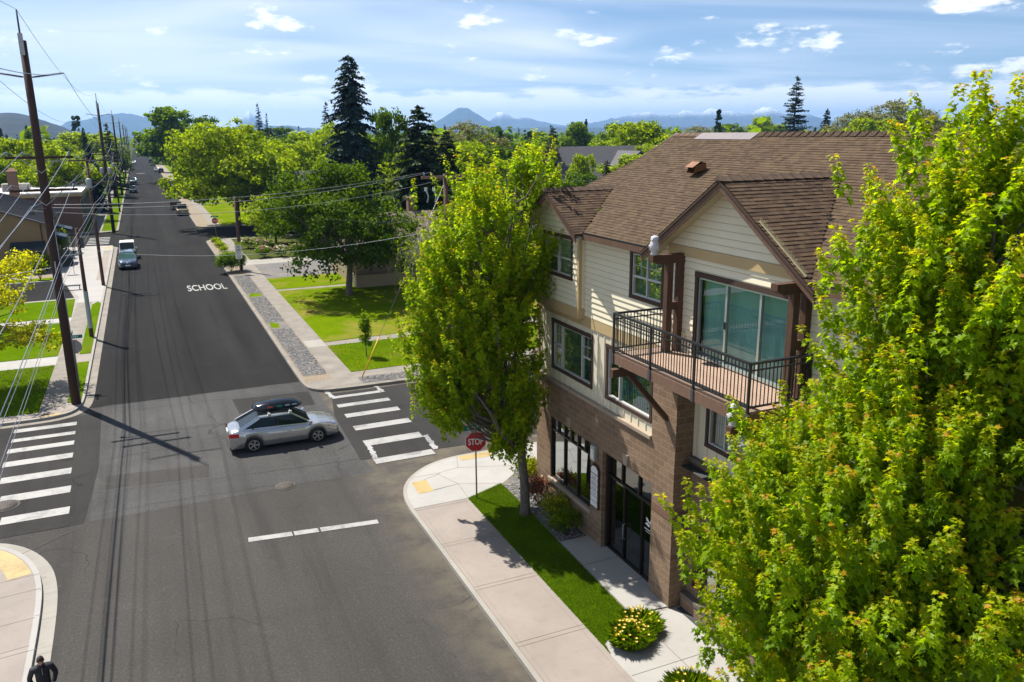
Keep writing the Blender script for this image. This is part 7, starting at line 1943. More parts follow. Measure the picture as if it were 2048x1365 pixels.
# ================================================================ vehicles
def car_paint(name, col, metal=.5, rough=.3):
    m = simple(name, col, .22, .05, 1.5, metal, .5, coat=.8); return m
M['tyre'] = simple("black_tyre", (0.012,0.012,0.013), .85, .2, 10); M['rim'] = simple("alloy_rim", (0.45,0.45,0.46), .3, .08, 8, .8)
M['carglass'] = simple("dark_tinted_car_glass", (0.008,0.014,0.016), .06, .1, 1, 0, .35); M['carblack'] = simple("black_trim_plastic", (0.012,0.012,0.013), .55, .1, 5)
M['headlamp'] = simple("clear_headlamp", (0.62,0.64,0.66), .12, .1, 8, .3, .8); M['taillamp'] = simple("red_tail_lamp", (0.45,0.01,0.015), .2, .1, 6, 0, .7); M['amber'] = simple("amber_indicator", (0.75,0.24,0.03), .2, .1, 6, 0, .7)
def wheel(parent, x, y, r, w, side):
    mb = MB(); a = y-side*w/2; b = y+side*w/2
    v=[]; n=22; prof = [(r*.70,a),(r*.95,a),(r,a+side*w*.15),(r,b-side*w*.15),(r*.95,b),(r*.72,b)]
    for rr, yy in prof:
        for k in range(n): v.append((x+rr*math.cos(2*math.pi*k/n), yy, r+rr*math.sin(2*math.pi*k/n)))
    f=[]
    for i in range(len(prof)-1):
        for k in range(n): f.append((i*n+k,i*n+(k+1)%n,(i+1)*n+(k+1)%n,(i+1)*n+k))
    mb.add(v,[q if side>0 else q[::-1] for q in f],0,True)
    wh = mb.build("wheel", M['tyre'], parent, local=True)
    q = MB(); yo = b-side*.012; c = (x,yo,r)
    for k in range(5):
        for d in (-.11,.11):
            t = 2*math.pi*k/5+d; q.beam((x+.05*math.cos(t),yo,r+.05*math.sin(t)),(x+r*.66*math.cos(t*1.0+d*.25),yo,r+r*.66*math.sin(t+d*.25)),.03,.022,(0,1,0))
    ring=[]; 
    for rr in (r*.63,r*.73):
        for k in range(n): ring.append((x+rr*math.cos(2*math.pi*k/n), yo+side*.004, r+rr*math.sin(2*math.pi*k/n)))
    q.add(ring,[(k,(k+1)%n,n+(k+1)%n,n+k) for k in range(n)]); q.tube([(x,yo-side*.03,r),(x,yo+side*.012,r)],r*.17,10)
    q.build("rim", M['rim'], wh, local=True)
    d = MB(); d.tube([(x,b-side*.07,r),(x,b-side*.06,r)],r*.7,18); d.build("hub", M['carblack'], wh, local=True)
def interp(tab, x):
    xs = [a[0] for a in tab]
    return [float(np.interp(x, xs, [a[i] for a in tab])) for i in range(1, len(tab[0]))]
def make_car(name, label, paint, spec, group=None, detail=True):
    """spec: L, W, wheelbase, r (wheel), belt profile [(x, ztop, halfwidth)], cabin [(x0,z0),(x1,zr),(x2,zr),(x3,z3)]."""
    t = thing(name, (0,0,0), label, spec.get('cat','car'), group)
    W2 = spec['W']/2; zb = spec.get('clear',.22); prof = spec['prof']
    xs = np.unique(np.concatenate([np.linspace(prof[0][0], prof[-1][0], 34), [p[0] for p in prof]]))
    mb = MB(); rings=[]
    fx, rx, r = spec['fx'], spec['rx'], spec['r']
    for x in xs:
        zt, hw = interp(prof, x); zl = zb
        # wheel arch cut into the lower edge
        arch = 0
        for wx in (fx, rx):
            d = abs(x-wx)
            if d < r*1.22: arch = max(arch, r+math.sqrt(max(0,(r*1.22)**2-d*d)))
        zs = max(zl, arch) if arch else zl
        zm = zs+(zt-zs)*.5
        ring = [(0,zl),(hw*.86,zl),(hw*.93,zs),(hw*.985,zs+min(.05,(zt-zs)*.15)),(hw,zm),(hw*.985,zm+(zt-zm)*.55),(hw*.93,zt-.035),(hw*.84,zt),(hw*.45,zt+.018),(0,zt+.022)]
        rings.append([(x,-a,b) for a,b in ring]+[(x,a,b) for a,b in ring[::-1]])
    n = len(rings[0]); v = [p for q in rings for p in q]; f=[]
    for i in range(len(rings)-1):
        for k in range(n-1): f.append((i*n+k,(i+1)*n+k,(i+1)*n+k+1,i*n+k+1))
    mb.add(v, f, 0, True); mb.poly([p for p in rings[0]]); mb.poly([p for p in rings[-1]][::-1])
    body = mb.build("body", paint, t, local=True)
    # greenhouse: glass shell with painted roof and pillars
    cab = spec.get('cabin')
    if cab:
        (x0,z0),(x1,z1),(x2,z2),(x3,z3) = cab; hb = spec.get('hb', W2*.90); ht = spec.get('ht', W2*.70)
        g = MB()
        lo = [(x0,-hb*.93,z0),(x0,hb*.93,z0),(x3,hb*.90,z3),(x3,-hb*.90,z3)]; up = [(x1,-ht,z1),(x1,ht,z1),(x2,ht*.98,z2),(x2,-ht*.98,z2)]
        xm = x1+(x2-x1)*.5
        # faces: windscreen (front = x0 side), rear, sides
        g.poly([lo[0],lo[1],up[1],up[0]][::-1]); g.poly([lo[2],lo[3],up[3],up[2]][::-1]); g.poly([lo[1],lo[2],up[2],up[1]][::-1]); g.poly([lo[3],lo[0],up[0],up[3]][::-1])
        gl = g.build("windows", spec.get('glassmat', M['carglass']), t, local=True)
        rf = MB(); k=7; pts=[]
        for i in range(k):
            tt = i/(k-1); x = x1+(x2-x1)*tt; zc = z1+(z2-z1)*tt; hw = ht*(1-.02*tt); bow = .03+.035*math.sin(math.pi*tt)
            pts.append([(x,-hw-.012,zc-.02),(x,-hw*.85,zc+bow*.6),(x,0,zc+bow),(x,hw*.85,zc+bow*.6),(x,hw+.012,zc-.02)])
        vv=[p for q in pts for p in q]; ff=[]
        for i in range(k-1):
            for j in range(4): ff.append((i*5+j,(i+1)*5+j,(i+1)*5+j+1,i*5+j+1))
        rf.add(vv,[q if x1<x2 else q[::-1] for q in ff],0,True); roof_ = rf.build("roof", spec.get('roofmat', paint), t, local=True)
        pl = MB()
        for s in (-1,1):
            a0=Vector((x0,s*hb*.93,z0)); a1=Vector((x1,s*ht,z1)); c0=Vector((x3,s*hb*.90,z3)); c1=Vector((x2,s*ht*.98,z2))
            pl.beam(a0,a1,.075,.05,(0,s,.3)); pl.beam(c0,c1,.15,.05,(0,s,.3)); pl.beam(a1+Vector((0,0,.0)),c1,.06,.05,(0,s,.3))
            pl.beam(a0,c0,.05,.05,(0,s,.3))
        pl.build("pillars", paint, t, local=True)
        if detail:
            bp = MB()
            for s in (-1,1):
                for fr in spec.get('bpil',(.48,)):
                    b0 = Vector((x0+(x3-x0)*fr, s*hb*.925, z0+(z3-z0)*fr)); b1 = Vector((x1+(x2-x1)*fr, s*ht, z1+(z2-z1)*fr)); bp.beam(b0,b1,.07,.03,(0,s,.3))
            bp.build("door_pillars", M['carblack'], t, local=True)
    for wx in (fx, rx):
        for s in (-1,1): wheel(t, wx, s*(W2-.115), r, .21, s)
    ar = MB()
    for wx in (fx, rx):
        for s in (-1,1): ar.tube([(wx,s*(W2-.45),r+.02),(wx,s*(W2-.085),r+.02)], r*1.19, 20)
    ar.build("wheel_wells", M['carblack'], t, local=True)
    xf, xr = prof[-1][0], prof[0][0]
    zf, hf = interp(prof, xf-.12); zr_, hr = interp(prof, xr+.12)
    for s in (-1,1):
        q = MB(); q.add([(xf-.42,s*hf*1.02,zf-.06),(xf-.03,s*hf*.72,zf-.10),(xf-.005,s*hf*.66,zf-.26),(xf-.38,s*hf*1.035,zf-.24)],[(0,1,2,3) if s<0 else (3,2,1,0)])
        for i in range(4): pass
        h = q.build("headlight", M['headlamp'], t, local=True)
        if spec.get('amber'):
            q = MB(); q.add([(xf-.44,s*(hf*1.03+.008),zf-.10),(xf-.30,s*(hf*1.0+.012),zf-.12),(xf-.29,s*(hf*1.0+.012),zf-.20),(xf-.43,s*(hf*1.035+.01),zf-.19)],[(0,1,2,3) if s<0 else (3,2,1,0)]); q.build("indicator", M['amber'], t, local=True)
        q = MB(); zt = spec.get('tlz', zr_-.08); ol = []
        for dx_ in (-.014, .0, .06, .16, .40):
            hh_ = interp(prof, xr+max(.0, dx_))[1]; ol.append((xr+dx_, hh_*(.985 if dx_ > 0 else 1.0)+.014 if dx_ > -.01 else hh_*.70))
        for (xa_, ya_), (xb_, yb_) in zip(ol[:-1], ol[1:]):
            q.poly([(xa_,s*ya_,zt-.17),(xb_,s*yb_,zt-.17),(xb_,s*yb_,zt+.01),(xa_,s*ya_,zt+.01)][::-s])
        q.build("taillight", M['taillamp'], t, local=True)
    if detail:
        q = MB(); q.box(xf-.01,-hf*.55,zf-.36,xf+.012,hf*.55,zf-.22); q.build("grille", M['carblack'], t, local=True)
        q = MB(); q.box(xf-.01,-.26,.42,xf+.03,.26,.54); q.build("number_plate", M['signwhite'], t, local=True)
        q = MB(); q.box(xr-.03,-.26,spec.get('plz',.75),xr+.01,.26,spec.get('plz',.75)+.12); q.build("number_plate", M['signwhite'], t, local=True)
        q = MB(); q.box(xf-.25,-hf*.9,zb-.02,xf+.005,hf*.9,zb+.09); q.build("bumper_trim", M['carblack'], t, local=True); q = MB(); q.box(xr-.005,-hr*.9,zb-.02,xr+.25,hr*.9,zb+.09); q.build("bumper_trim", M['carblack'], t, local=True)
        if cab:
            for s in (-1,1):
                q = MB(); mx = cab[0][0]-.12 if cab[0][0]>cab[3][0] else cab[0][0]+.12; q.bevel_box(mx-.06,s*(hb+.03),cab[0][1]+.02,mx+.07,s*(hb+.22),cab[0][1]+.16,.015) if s>0 else q.bevel_box(mx-.06,-(hb+.22),cab[0][1]+.02,mx+.07,-(hb+.03),cab[0][1]+.16,.015); q.build("mirror", paint, t, local=True)
            q = MB()
            for s in (-1,1):
                for dx in spec.get('handles',(.15,-.85)):
                    zt_, hw_ = interp(prof, dx); q.box(dx-.10, s*hw_*.985-.012, zt_-.22, dx+.10, s*hw_*.985+.012, zt_-.185)
            q.build("door_handles", paint if not spec.get('chrome') else M['alu'], t, local=True)
            q = MB()
            for s in (-1,1):
                for dx in spec.get('seams',(.98,-.06,-1.02)):
                    zt_, hw_ = interp(prof, dx); q.tube([(dx,s*hw_*.962,.40),(dx,s*(hw_*1.0+.001),(.32+zt_)*.5+.05),(dx-.03,s*hw_*.965,zt_-.07)],.006,4)
            q.build("door_seams", M['carblack'], t, local=True)
    return t
SEDAN = dict(L=4.74,W=1.80,r=.325,fx=1.37,rx=-1.38,prof=[(-2.36,.80,.72),(-2.30,.98,.80),(-2.0,1.04,.865),(-1.3,1.01,.895),(0.,.95,.90),(1.0,.94,.895),(1.5,.94,.885),(1.95,.86,.84),(2.25,.74,.74),(2.37,.60,.62)],cabin=[(1.18,.94),(.34,1.46),(-1.05,1.46),(-1.92,1.03)],bpil=(.47,.83),amber=True,plz=.80,tlz=.92)
SUV = dict(L=4.5,W=1.82,r=.34,fx=1.32,rx=-1.3,prof=[(-2.24,.85,.74),(-2.15,1.05,.84),(-1.2,1.07,.905),(.6,1.05,.91),(1.2,1.02,.895),(1.8,.96,.86),(2.15,.86,.78),(2.26,.68,.66)],cabin=[(1.05,1.04),(.35,1.62),(-1.75,1.62),(-2.18,1.06)],bpil=(.36,.70),cat="car",clear=.26,hb=.83,ht=.66)
JEEP = dict(L=4.1,W=1.80,r=.39,fx=1.2,rx=-1.25,prof=[(-2.0,1.08,.80),(-1.9,1.12,.84),(.5,1.12,.86),(.8,1.10,.78),(1.75,1.04,.72),(1.85,.7,.66)],cabin=[(.72,1.12),(.52,1.82),(-1.85,1.82),(-1.95,1.12)],bpil=(.4,.72),clear=.35,hb=.80,ht=.74)
PICKUP = dict(L=5.5,W=1.95,r=.39,fx=1.75,rx=-1.7,prof=[(-2.75,1.02,.90),(-2.7,1.06,.95),(-.7,1.06,.965),(-.55,1.12,.97),(1.0,1.12,.97),(1.3,1.10,.96),(2.5,1.0,.90),(2.72,.75,.8)],cabin=[(1.15,1.11),(.45,1.80),(-.45,1.80),(-.68,1.11)],bpil=(.9,),cat="pickup truck",clear=.38,hb=.88,ht=.74,plz=.62,tlz=1.0)
VAN = dict(L=5.2,W=1.95,r=.35,fx=1.6,rx=-1.6,prof=[(-2.5,1.05,.9),(-2.4,1.1,.95),(1.4,1.1,.95),(2.2,.98,.88),(2.5,.75,.75)],cabin=[(1.75,1.08),(1.05,1.95),(-2.35,1.95),(-2.45,1.08)],bpil=(.25,.5,.75),cat="van",clear=.3,hb=.88,ht=.76)
P = {k: car_paint(k+"_paint", c, mt) for k, (c, mt) in dict(silver=((0.50,0.50,0.50),.75),bluegrey=((0.11,0.14,0.20),.6),white=((0.62,0.62,0.60),0.0),cream=((0.55,0.50,0.36),0.0),tan=((0.36,0.30,0.20),.2),black=((0.012,0.012,0.014),.1),teal=((0.20,0.27,0.28),.6),red=((0.28,0.015,0.015),.1),maroon=((0.09,0.02,0.02),.2)).items()}
M['windscreen'] = simple("green_tinted_windscreen", (0.035,0.10,0.08), .06, .2, 1, 0, .9)
sed = make_car("sedan", "silver sedan driving through the crossing with a black roof box", P['silver'], SEDAN)
sed.location = (4.62, 35.72, 0.0)
# roof rails bars of the sedan and the cargo box riding on them
q = MB()
for x in (-.62,.28):
    q.beam((x,-.68,1.56),(x,.68,1.56),.06,.035); 
    for s in (-1,1): q.bevel_box(x-.07,s*.66-.06,1.47,x+.07,s*.66+.06,1.60,.015)
q.build("roof_bars", M['alu'], sed, local=True)
cb = thing("roof_box", (4.62-.17, 35.72+.12, 1.585), "glossy black cargo box strapped on top of the silver sedan", "roof box")
mb = MB(); st = [(-1.06,.03,.30,.02),(-1.0,.20,.40,.20),(-.85,.28,.44,.30),(-.3,.34,.45,.38),(.4,.35,.45,.39),(.8,.28,.42,.33),(1.0,.14,.34,.22),(1.07,.05,.22,.10)]
rings=[]
for x, zt, hw, _ in st:
    z0 = .0 if abs(x)<.95 else .06
    zt = max(zt, z0+.03); rings.append([(x,0,z0),(x,-hw*.8,z0),(x,-hw,z0+(zt-z0)*.35),(x,-hw*.93,z0+(zt-z0)*.72),(x,-hw*.6,zt),(x,0,zt+.02),(x,hw*.6,zt),(x,hw*.93,z0+(zt-z0)*.72),(x,hw,z0+(zt-z0)*.35),(x,hw*.8,z0)])
v=[p for r in rings for p in r]; n=10; f=[(i*n+k,(i+1)*n+k,(i+1)*n+(k+1)%n,i*n+(k+1)%n) for i in range(len(rings)-1) for k in range(n)]
mb.add(v,[q[::-1] for q in f],0,True); mb.poly(rings[0]); mb.poly(rings[-1][::-1]); shell = mb.build("shell", simple("gloss_black_box_shell",(0.006,0.008,0.011),.12,.1,2,0,.6), cb, local=True)
q = MB(); q.tube([(x,-hw-.006,z0+(zt-z0)*.36) for x,zt,hw,z0 in [(-.98,.2,.40,.03),(-.3,.34,.45,0),(.4,.35,.45,0),(.97,.18,.36,.03)]],.012,5); q.build("seam", M['carblack'], cb, local=True)
for dx, col in ((-.35,'taillamp'),(.05,'signgreen'),(.4,'porcelain'),(.7,'porcelain')):
    q = MB(); q.poly([(dx-.11,-.452,.15),(dx+.11,-.455,.15),(dx+.10,-.445,.215),(dx-.10,-.442,.215)]); q.build("sticker", M[col], cb, local=True)
PK = "vehicles parked along the street"
def park(spec, paint, x, y, heading, label, name="car", extra=None):
    c = make_car(name, label, P[paint], spec, PK, True); c.location = (x,y,0); c.rotation_euler = (0,0,heading); return c
DN, UP = -math.pi/2, math.pi/2      # facing the camera / facing away
SUV_T = dict(SUV); SUV_T['glassmat'] = M['windscreen']
park(SUV_T,'bluegrey',-2.15,94.0,DN,"blue grey wagon parked at the left kerb facing us","suv")
J = dict(JEEP); J['roofmat'] = M['whiteroof']
park(J,'white',-2.2,101.0,DN,"pale topped boxy off roader parked behind the blue grey wagon","off_roader")
pk = park(PICKUP,'tan',6.0,153.6,UP,"white and tan pickup truck parked at the right kerb, tailgate towards us","pickup_truck")
q = MB(); q.box(-2.768,-.80,.72,-2.752,.80,1.02); q.build("tailgate", simple("tan_tailgate_panel",(0.27,0.25,0.16),.4,.08,3), pk, local=True)
park(VAN,'white',5.75,182.5,UP,"white van with roof rails parked beyond the pickup","van")
tr = thing("trailer", (5.25,165.5,0), "brown wooden sided trailer parked in front of the pickup", "trailer"); 
mb = MB(); mb.box(-.85,-1.9,.55,.85,1.9,.65); mb.build("bed", M['fasciawood'], tr, local=True); mb = MB()
for x in (-.85,.82): mb.box(x,-1.9,.652,x+.03,1.9,1.35)
for y in (-1.9,1.87): mb.box(-.819,y,.652,.819,y+.03,1.35)
mb.build("side_boards", M['fascia'], tr, local=True)
for s in (-1,1): wheel(tr, 0, s*.95, .33, .2, s)
park(SUV,'black',-1.95,219,DN,"black sport utility parked at the left kerb far down the street","suv")
park(SEDAN,'teal',-1.95,265,DN,"silver teal sedan parked beyond the black sport utility","sedan")
park(PICKUP,'maroon',-6.2,240,0.25,"dark red pickup parked on the left grass","pickup_truck")
park(SUV,'black',6.1,220.5,UP,"black car under the elm, nearest of the two black cars on the right","suv")
park(SUV,'black',5.9,250,UP,"black car under the elm, farther of the two on the right","suv")
park(SEDAN,'white',6.0,343,UP,"white car on the right far beyond the elm","sedan")
park(SUV,'black',7.2,331,UP,"black car at the edge of the dry grass beside the white car","suv")
park(PICKUP,'teal',5.9,412,UP,"dark teal pickup far off on the right","pickup_truck")
park(VAN,'maroon',5.6,452,UP,"dark brown van farthest on the right before the town","van")
park(SEDAN,'white',-2.1,447,DN,"white car far off on the left kerb","sedan")
park(VAN,'tan',-4.4,333,DN,"tan van pulled onto the left verge by the far stop line","van")
pkset = [(0.0,700,'white'),(2.5,760,'silver'),(-.5,830,'black'),(2.8,900,'white'),(.2,980,'bluegrey'),(3.2,1060,'silver'),(-.3,1150,'white'),(3.0,1250,'red')]
protoc = None
for i, (x, y, pc) in enumerate(pkset):
    if protoc is None: protoc = c = park(SEDAN, pc, x, y, DN if x < 1.5 else UP, "tiny car in the distant traffic at the end of the street", "car")
    else: c = copy_tree(protoc)
    c.location = (x,y,0); c.rotation_euler = (0,0,DN if x < 1.5 else UP); c["group"] = "distant traffic"
# ================================================================ the man at the lower left corner
def person():
    px, py = -3.36, 19.62
    t = thing("person", (px,py,0), "man in a black quarter zip jacket looking down, hands in his pockets", "person", None, math.pi*0.06)
    # faces -Y (towards the camera). Skin chain body: joints with radii
    skin = mat_skin(); jacket = M['jacket']; trousers = M['trousers']
    def skinned(name, verts, edges, radii, mat, root=0, sub=2, parent=t):
        me = bpy.data.meshes.new(name); me.from_pydata(verts, edges, []); o = bpy.data.objects.new(name, me); COL.objects.link(o)
        md = o.modifiers.new("skin", 'SKIN'); sv = me.skin_vertices[0].data
        for i, r in enumerate(radii): sv[i].radius = r if isinstance(r, tuple) else (r, r)
        for i in range(len(verts)): sv[i].use_root = (i == root)
        s = o.modifiers.new("subsurf", 'SUBSURF'); s.levels = sub; s.render_levels = sub
        bpy.context.view_layer.update(); dg = bpy.context.evaluated_depsgraph_get()
        m2 = bpy.data.meshes.new_from_object(o.evaluated_get(dg)); bpy.data.objects.remove(o)
        m2.name = name; m2.materials.clear(); m2.materials.append(mat)
        for p in m2.polygons: p.use_smooth = True
        q = bpy.data.objects.new(name, m2); return link(q, parent)
    # body: hips, torso, legs in stride, neck, head carried forward and down
    V = [(0,0,.95),(0,.01,1.12),(0,.01,1.30),(0,.0,1.44),(0,-.03,1.50),
         (.10,0,.90),(.12,-.10,.50),(.11,-.06,.10),(.11,-.20,.04),
         (-.10,0,.90),(-.11,.06,.50),(-.11,.20,.14),(-.11,.10,.04)]
    E_ = [(0,1),(1,2),(2,3),(3,4),(0,5),(5,6),(6,7),(7,8),(0,9),(9,10),(10,11),(11,12)]
    Rr = [(.16,.12),(.155,.115),(.18,.125),(.13,.09),(.06,.06),(.095,.095),(.062,.065),(.045,.05),(.045,.035),(.095,.095),(.062,.065),(.045,.05),(.045,.035)]
    body = skinned("body", V, E_, Rr, trousers)
    # jacket: torso and both sleeves bent so the hands meet the pockets
    V = [(0,.0,.90),(0,.01,1.10),(0,.01,1.30),(0,.0,1.43),(0,-.02,1.485),
         (.20,.01,1.40),(.30,.07,1.14),(.21,-.06,.95),(-.20,.01,1.40),(-.30,.07,1.14),(-.21,-.06,.95)]
    E_ = [(0,1),(1,2),(2,3),(3,4),(3,5),(5,6),(6,7),(3,8),(8,9),(9,10)]
    Rr = [(.185,.135),(.175,.13),(.20,.14),(.14,.10),(.075,.075),(.085,.085),(.066,.066),(.052,.052),(.085,.085),(.066,.066),(.052,.052)]
    jk = skinned("jacket", V, E_, Rr, jacket, 1)
    q = MB(); q.box(-.006,-.14,1.28,.006,-.128,1.46); q.build("zip", M['steel'], jk, local=True)
    # collar
    q = MB(); q.lathe([(.085,1.45),(.088,1.50),(.078,1.53)],(0,-.03,0),16); q.build("collar", jacket, jk, local=True)
    # hands half in the pockets: palm, five fingers
    for s in (1,-1):
        w = (s*.205,-.065,.945); hv = [w,(s*.185,-.095,.885),(s*.175,-.105,.845),(s*.165,-.10,.80),
            (s*.165,-.12,.85),(s*.155,-.12,.79),(s*.19,-.09,.84),(s*.185,-.085,.785),(s*.20,-.075,.845),(s*.20,-.07,.80),(s*.16,-.135,.875),(s*.145,-.145,.845)]
        he = [(0,1),(1,2),(2,3),(1,4),(4,5),(1,6),(6,7),(1,8),(8,9),(1,10),(10,11)]
        skinned("hand", hv, he, [.03,.036,.012,.009,.012,.009,.012,.009,.011,.008,.013,.010], skin, 0, 1)
    # head: pitched forward
    hd = MB(); prof = []
    n, m = 20, 14; vs=[]
    tilt = R(30)
    def headpt(x, y, z):
        c, s = math.cos(tilt), math.sin(tilt); y2 = y*c - z*(-s)*-1; 
        return (x, y*c - z*s, y*s + z*c)
    def tr(p): 
        q_ = headpt(*p); return (q_[0], q_[1]-.045, q_[2]+1.545)
    for j in range(m+1):
        a = math.pi*j/m; z = .125-.125*math.cos(a)*1.0; rr = math.sin(a)
        for k in range(n):
            th = 2*math.pi*k/n; x = .078*rr*math.cos(th); y = .098*rr*math.sin(th)
            zz_ = .125-.125*math.cos(a)
            if zz_ < .10: x *= .72+.28*zz_/.10; y *= .86+.14*zz_/.10
            if y < 0:
                if .075 < zz_ < .125 and abs(x) < .016: y -= .020*(1-abs(x)/.016)
                if zz_ < .05 and abs(x) < .03: y -= .008
                if .118 < zz_ < .15 and .018 < abs(x) < .045: y += .010
                if .15 < zz_ < .17: y -= .004
            vs.append(tr((x,y,zz_)))
    fs=[(j*n+k,j*n+(k+1)%n,(j+1)*n+(k+1)%n,(j+1)*n+k) for j in range(m) for k in range(n)]
    hd.add(vs, fs, 0, True); hd.tube([(0,-.02,1.45),tr((0,.02,.05))],[.058,.055],12)
    for s in (-1,1):
        e = [tr((s*.077,.005+.022*math.cos(a),.115+.033*math.sin(a))) for a in np.linspace(0,2*math.pi,9)[:-1]]; e2 = [tr((s*.092,.012+.020*math.cos(a),.118+.030*math.sin(a))) for a in np.linspace(0,2*math.pi,9)[:-1]]
        hd.add(e+e2,[(i,(i+1)%8,8+(i+1)%8,8+i) for i in range(8)]+[tuple(range(8,16))],0,True)
    head = hd.build("head", skin, t, local=True)
    fc = MB()
    for s in (-1,1):
        fc.tube([tr((s*.046,-.078,.155)),tr((s*.03,-.091,.159)),tr((s*.016,-.092,.155))],.006,5)
    fc.build("eyebrows", M['hair'], head, local=True)
    ey = MB()
    for s in (-1,1):
        c = tr((s*.031,-.079,.135)); ey.lathe([(.002,-.010),(.010,-.005),(.010,.005),(.002,.010)], c, 8)
    ey.build("eyes", M['signwhite'], head, local=True)
    mo = MB(); mo.tube([tr((-.022,-.080,.058)),tr((0,-.089,.057)),tr((.022,-.080,.058))],.005,5); mo.build("mouth", M['lips'], head, local=True)
    # short dark hair as a cap with a soft, uneven edge
    hr = MB(); vs=[]; rr_ = random.Random(2)
    for j in range(9):
        a = j/8*1.72
        for k in range(24):
            th = 2*math.pi*k/24; front = max(0, -math.sin(th)); aa = a*(1-.42*front)
            x = .085*math.sin(aa)*math.cos(th); y = .106*math.sin(aa)*math.sin(th)+.004; z = .125+.134*math.cos(aa)
            vs.append(tr((x+rr_.uniform(-.002,.002),y+rr_.uniform(-.002,.002),z+rr_.uniform(-.003,.003))))
    hr.add(vs,[(j*24+k,j*24+(k+1)%24,(j+1)*24+(k+1)%24,(j+1)*24+k)[::-1] for j in range(8) for k in range(24)],0,True); hr.build("hair", M['hair'], head, local=True)
    for s, y in ((1,-.16),(-1,.12)):
        q = MB(); q.bevel_box(s*.11-.05,y-.16,0.0,s*.11+.05,y+.12,.10,.03); q.build("shoe", M['carblack'], t, local=True)
    t.scale = (0.93,0.95,0.985)
def mat_skin():
    return simple("light_skin", (0.52,0.30,0.22), .5, .08, 12)
M['jacket'] = simple("black_knit_jacket", (0.017,0.017,0.021), .75, .3, 8, bump=.4, bscale=60); M['trousers'] = simple("dark_trousers", (0.02,0.022,0.03), .85, .2, 8)
M['hair'] = simple("short_brown_hair", (0.045,0.025,0.018), .7, .35, 30, bump=.6, bscale=150); M['lips'] = simple("lips", (0.36,0.15,0.12), .5, .05, 8)
person()
# ================================================================ hills and mountains
def mat_hill(name, a, b_, snow=None, scale=.004):
    m, nt, b = new_mat(name); g = NB(nt); p = g.pos()
    n = g.noise(p, scale, 7, .65); n2 = g.noise(p, scale*6, 4, .6)
    c = g.mix(g.range(g.math('ADD', g.math('MULTIPLY', n, .6), g.math('MULTIPLY', n2, .4)), .42, .6), a, b_)
    if snow:
        s = g.n("ShaderNodeSeparateXYZ"); g.l(p, s.inputs[0])
        k = g.range(g.math('ADD', s.outputs[2], g.math('MULTIPLY', g.math('SUBTRACT', n2, .5), snow[1])), snow[0]-snow[2], snow[0]+snow[2])
        c = g.mix(g.math('MULTIPLY', k, 1.0, True), c, (.62,.65,.70))
    g.l(c, b.inputs["Base Color"]); b.inputs["Roughness"].default_value = .95; b.inputs["Specular IOR Level"].default_value = .1
    return m
def fbm1(x, seed, octv=5):
    r = np.random.default_rng(seed); out = np.zeros_like(x); a = 1.0; f = 1.0
    for o in range(octv):
        k = r.normal(0,1,512); xi = (x*f+r.uniform(0,512)) % 511; i = xi.astype(int); t = xi-i; t = t*t*(3-2*t); out += a*(k[i]*(1-t)+k[(i+1)%512]*t); a *= .5; f *= 2.05
    return out
def ridge(name, dist, depth, az0, az1, hfun, seed, mat, n=420, m=14, rough=.12):
    """a range standing at its true distance: rows of terrain rising from its foot to its crest and falling behind."""
    az = np.linspace(az0, az1, n); h = hfun(az)
    verts=[]; r = np.random.default_rng(seed)
    for j in range(m+1):
        f = j/m; prof = math.sin(min(1, f/.62)*math.pi/2)**1.25 if f < .62 else math.cos((f-.62)/.38*math.pi/2)
        d = dist+depth*(f-.62)
        nz = fbm1(az*60+j*.9, seed+1, 5)*rough*prof*(0.35 if f < .62 else .2)*(0 if abs(f-.62)<.04 else 1)
        z = -2+(h+2)*np.maximum(0, prof*(1+nz))
        verts.append(np.stack([d*np.sin(az), d*np.cos(az), z],1))
    v = np.concatenate(verts); idx = np.arange((m+1)*n).reshape(m+1,n)
    f = np.stack([idx[:-1,:-1],idx[:-1,1:],idx[1:,1:],idx[1:,:-1]],-1).reshape(-1,4)
    me = np_mesh(name, v, f.reshape(-1), np.arange(len(f))*4, np.full(len(f),4), [mat], None, True)
    o = bpy.data.objects.new(name, me); COL.objects.link(o); o["kind"] = "structure"; return o
def bump_(az, c, w, h, p=1.0): return h*np.maximum(0, 1-np.abs((az-c)/w)**p)
def gauss(az, c, w, h): return h*np.exp(-((az-c)/w)**2)
HZ = True
M['hillwood'] = mat_hill("wooded_hill", (.010,.018,.016), (.034,.034,.028), None, .012); M['range'] = mat_hill("forested_range", (.016,.024,.018), (.05,.055,.04), None, .002); M['snowy'] = mat_hill("snowy_range", (.03,.036,.04), (.07,.075,.075), (222,300,45), .009)
D = 2600.0
ridge("wooded_hill", D, 1500, -.30, -.045, lambda a: 13.4+D*(gauss(a,-.112,.040,.0188)+gauss(a,-.19,.05,.012)+.0035)*np.clip((-.048-a)/.02,0,1), 3, M['hillwood'], 260, 16, .10)
D2 = 7000.0
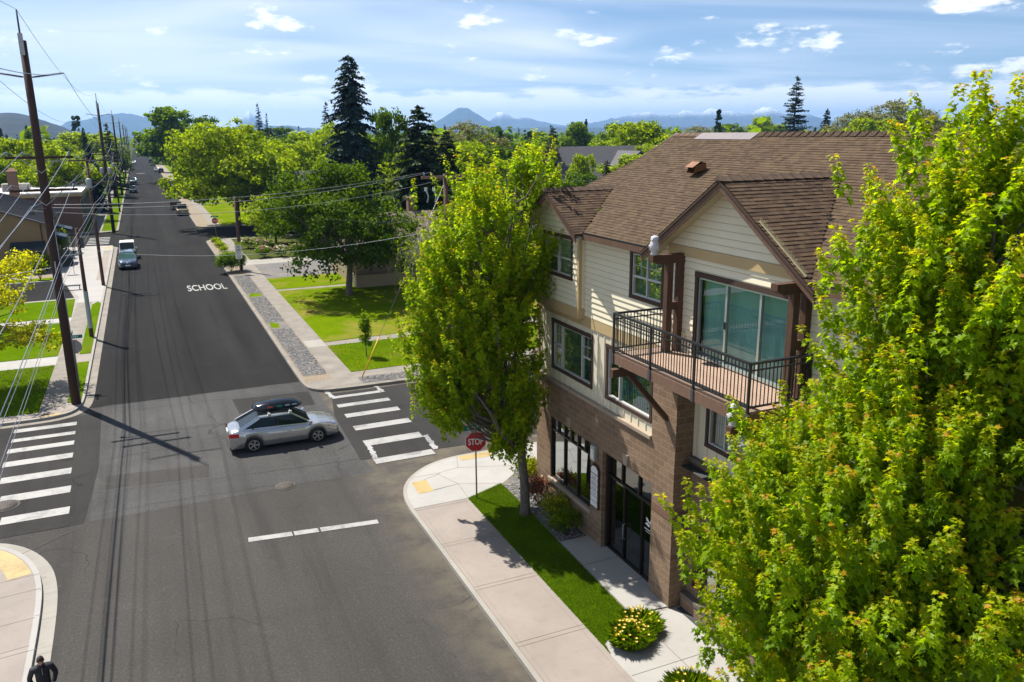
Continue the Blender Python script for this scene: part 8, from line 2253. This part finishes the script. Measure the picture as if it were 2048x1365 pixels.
ridge("forested_range", D2, 2500, -.30, 1.10, lambda a: 13.4+D2*(np.clip(.0024+.0012*fbm1(a*9,7,4),.0008,.02)+gauss(a,.46,.12,.0035)+gauss(a,.66,.10,.0030)+gauss(a,-.06,.012,.0042)+gauss(a,.17,.04,.003)), 8, M['range'], 600, 14, .12)
D3 = 9500.0
ridge("blue_mountains", D3, 2600, -.16, .30, lambda a: 13.4+D3*(gauss(a,-.018,.040,.0175)+gauss(a,.022,.03,.006)+.004+gauss(a,-.0609,.010,.005)+gauss(a,.145,.05,.0055)+.0006*fbm1(a*40,4,4)), 11, M['range'], 420, 14, .10)
ridge("volcano_cone", D3, 2400, .27, .47, lambda a: 13.4+D3*(.0262*np.exp(-(np.maximum(0,np.abs(a-.3634)-.005)/.030)**1.35)+.0012), 13, M['range'], 260, 16, .05)
D4 = 11500.0
ridge("snowy_mountains", D4, 2800, .34, 1.10, lambda a: 13.4+D4*(gauss(a,.4085,.010,.0085)+gauss(a,.409,.028,.010)+gauss(a,.445,.022,.0075)+gauss(a,.60,.11,.0125)+gauss(a,.56,.03,.003)+gauss(a,.716,.012,.0055)+gauss(a,.755,.03,.0055)+gauss(a,.70,.10,.0085)+.003+.0009*fbm1(a*70,5,5)), 17, M['snowy'], 700, 18, .16)
ridge("snowy_mountains", D4, 2000, .085, .17, lambda a: 13.4+D4*(.0195*np.exp(-(np.abs(a-.1199)/.012)**1.2)+.007*np.exp(-((a-.13)/.03)**2)), 19, M['snowy'], 160, 16, .12)
# ---------------------------------------------------------------- the air over the plain
mb = MB(); mb.box(-14010,-2010,-3.2,16010,16010,420)
hz, nt, b = new_mat("air_haze"); nt.nodes.remove(b)
pv = nt.nodes.new("ShaderNodeVolumePrincipled"); pv.inputs["Color"].default_value = (0.31,0.58,1.0,1); pv.inputs["Density"].default_value = 9.5e-5; pv.inputs["Anisotropy"].default_value = 0.25
nt.links.new(pv.outputs[0], nt.nodes["Material Output"].inputs["Volume"])
ho = mb.build("haze", hz); ho["kind"] = "stuff"; ho["label"] = "thin blue haze over the plain"
ho.display_type = 'WIRE'
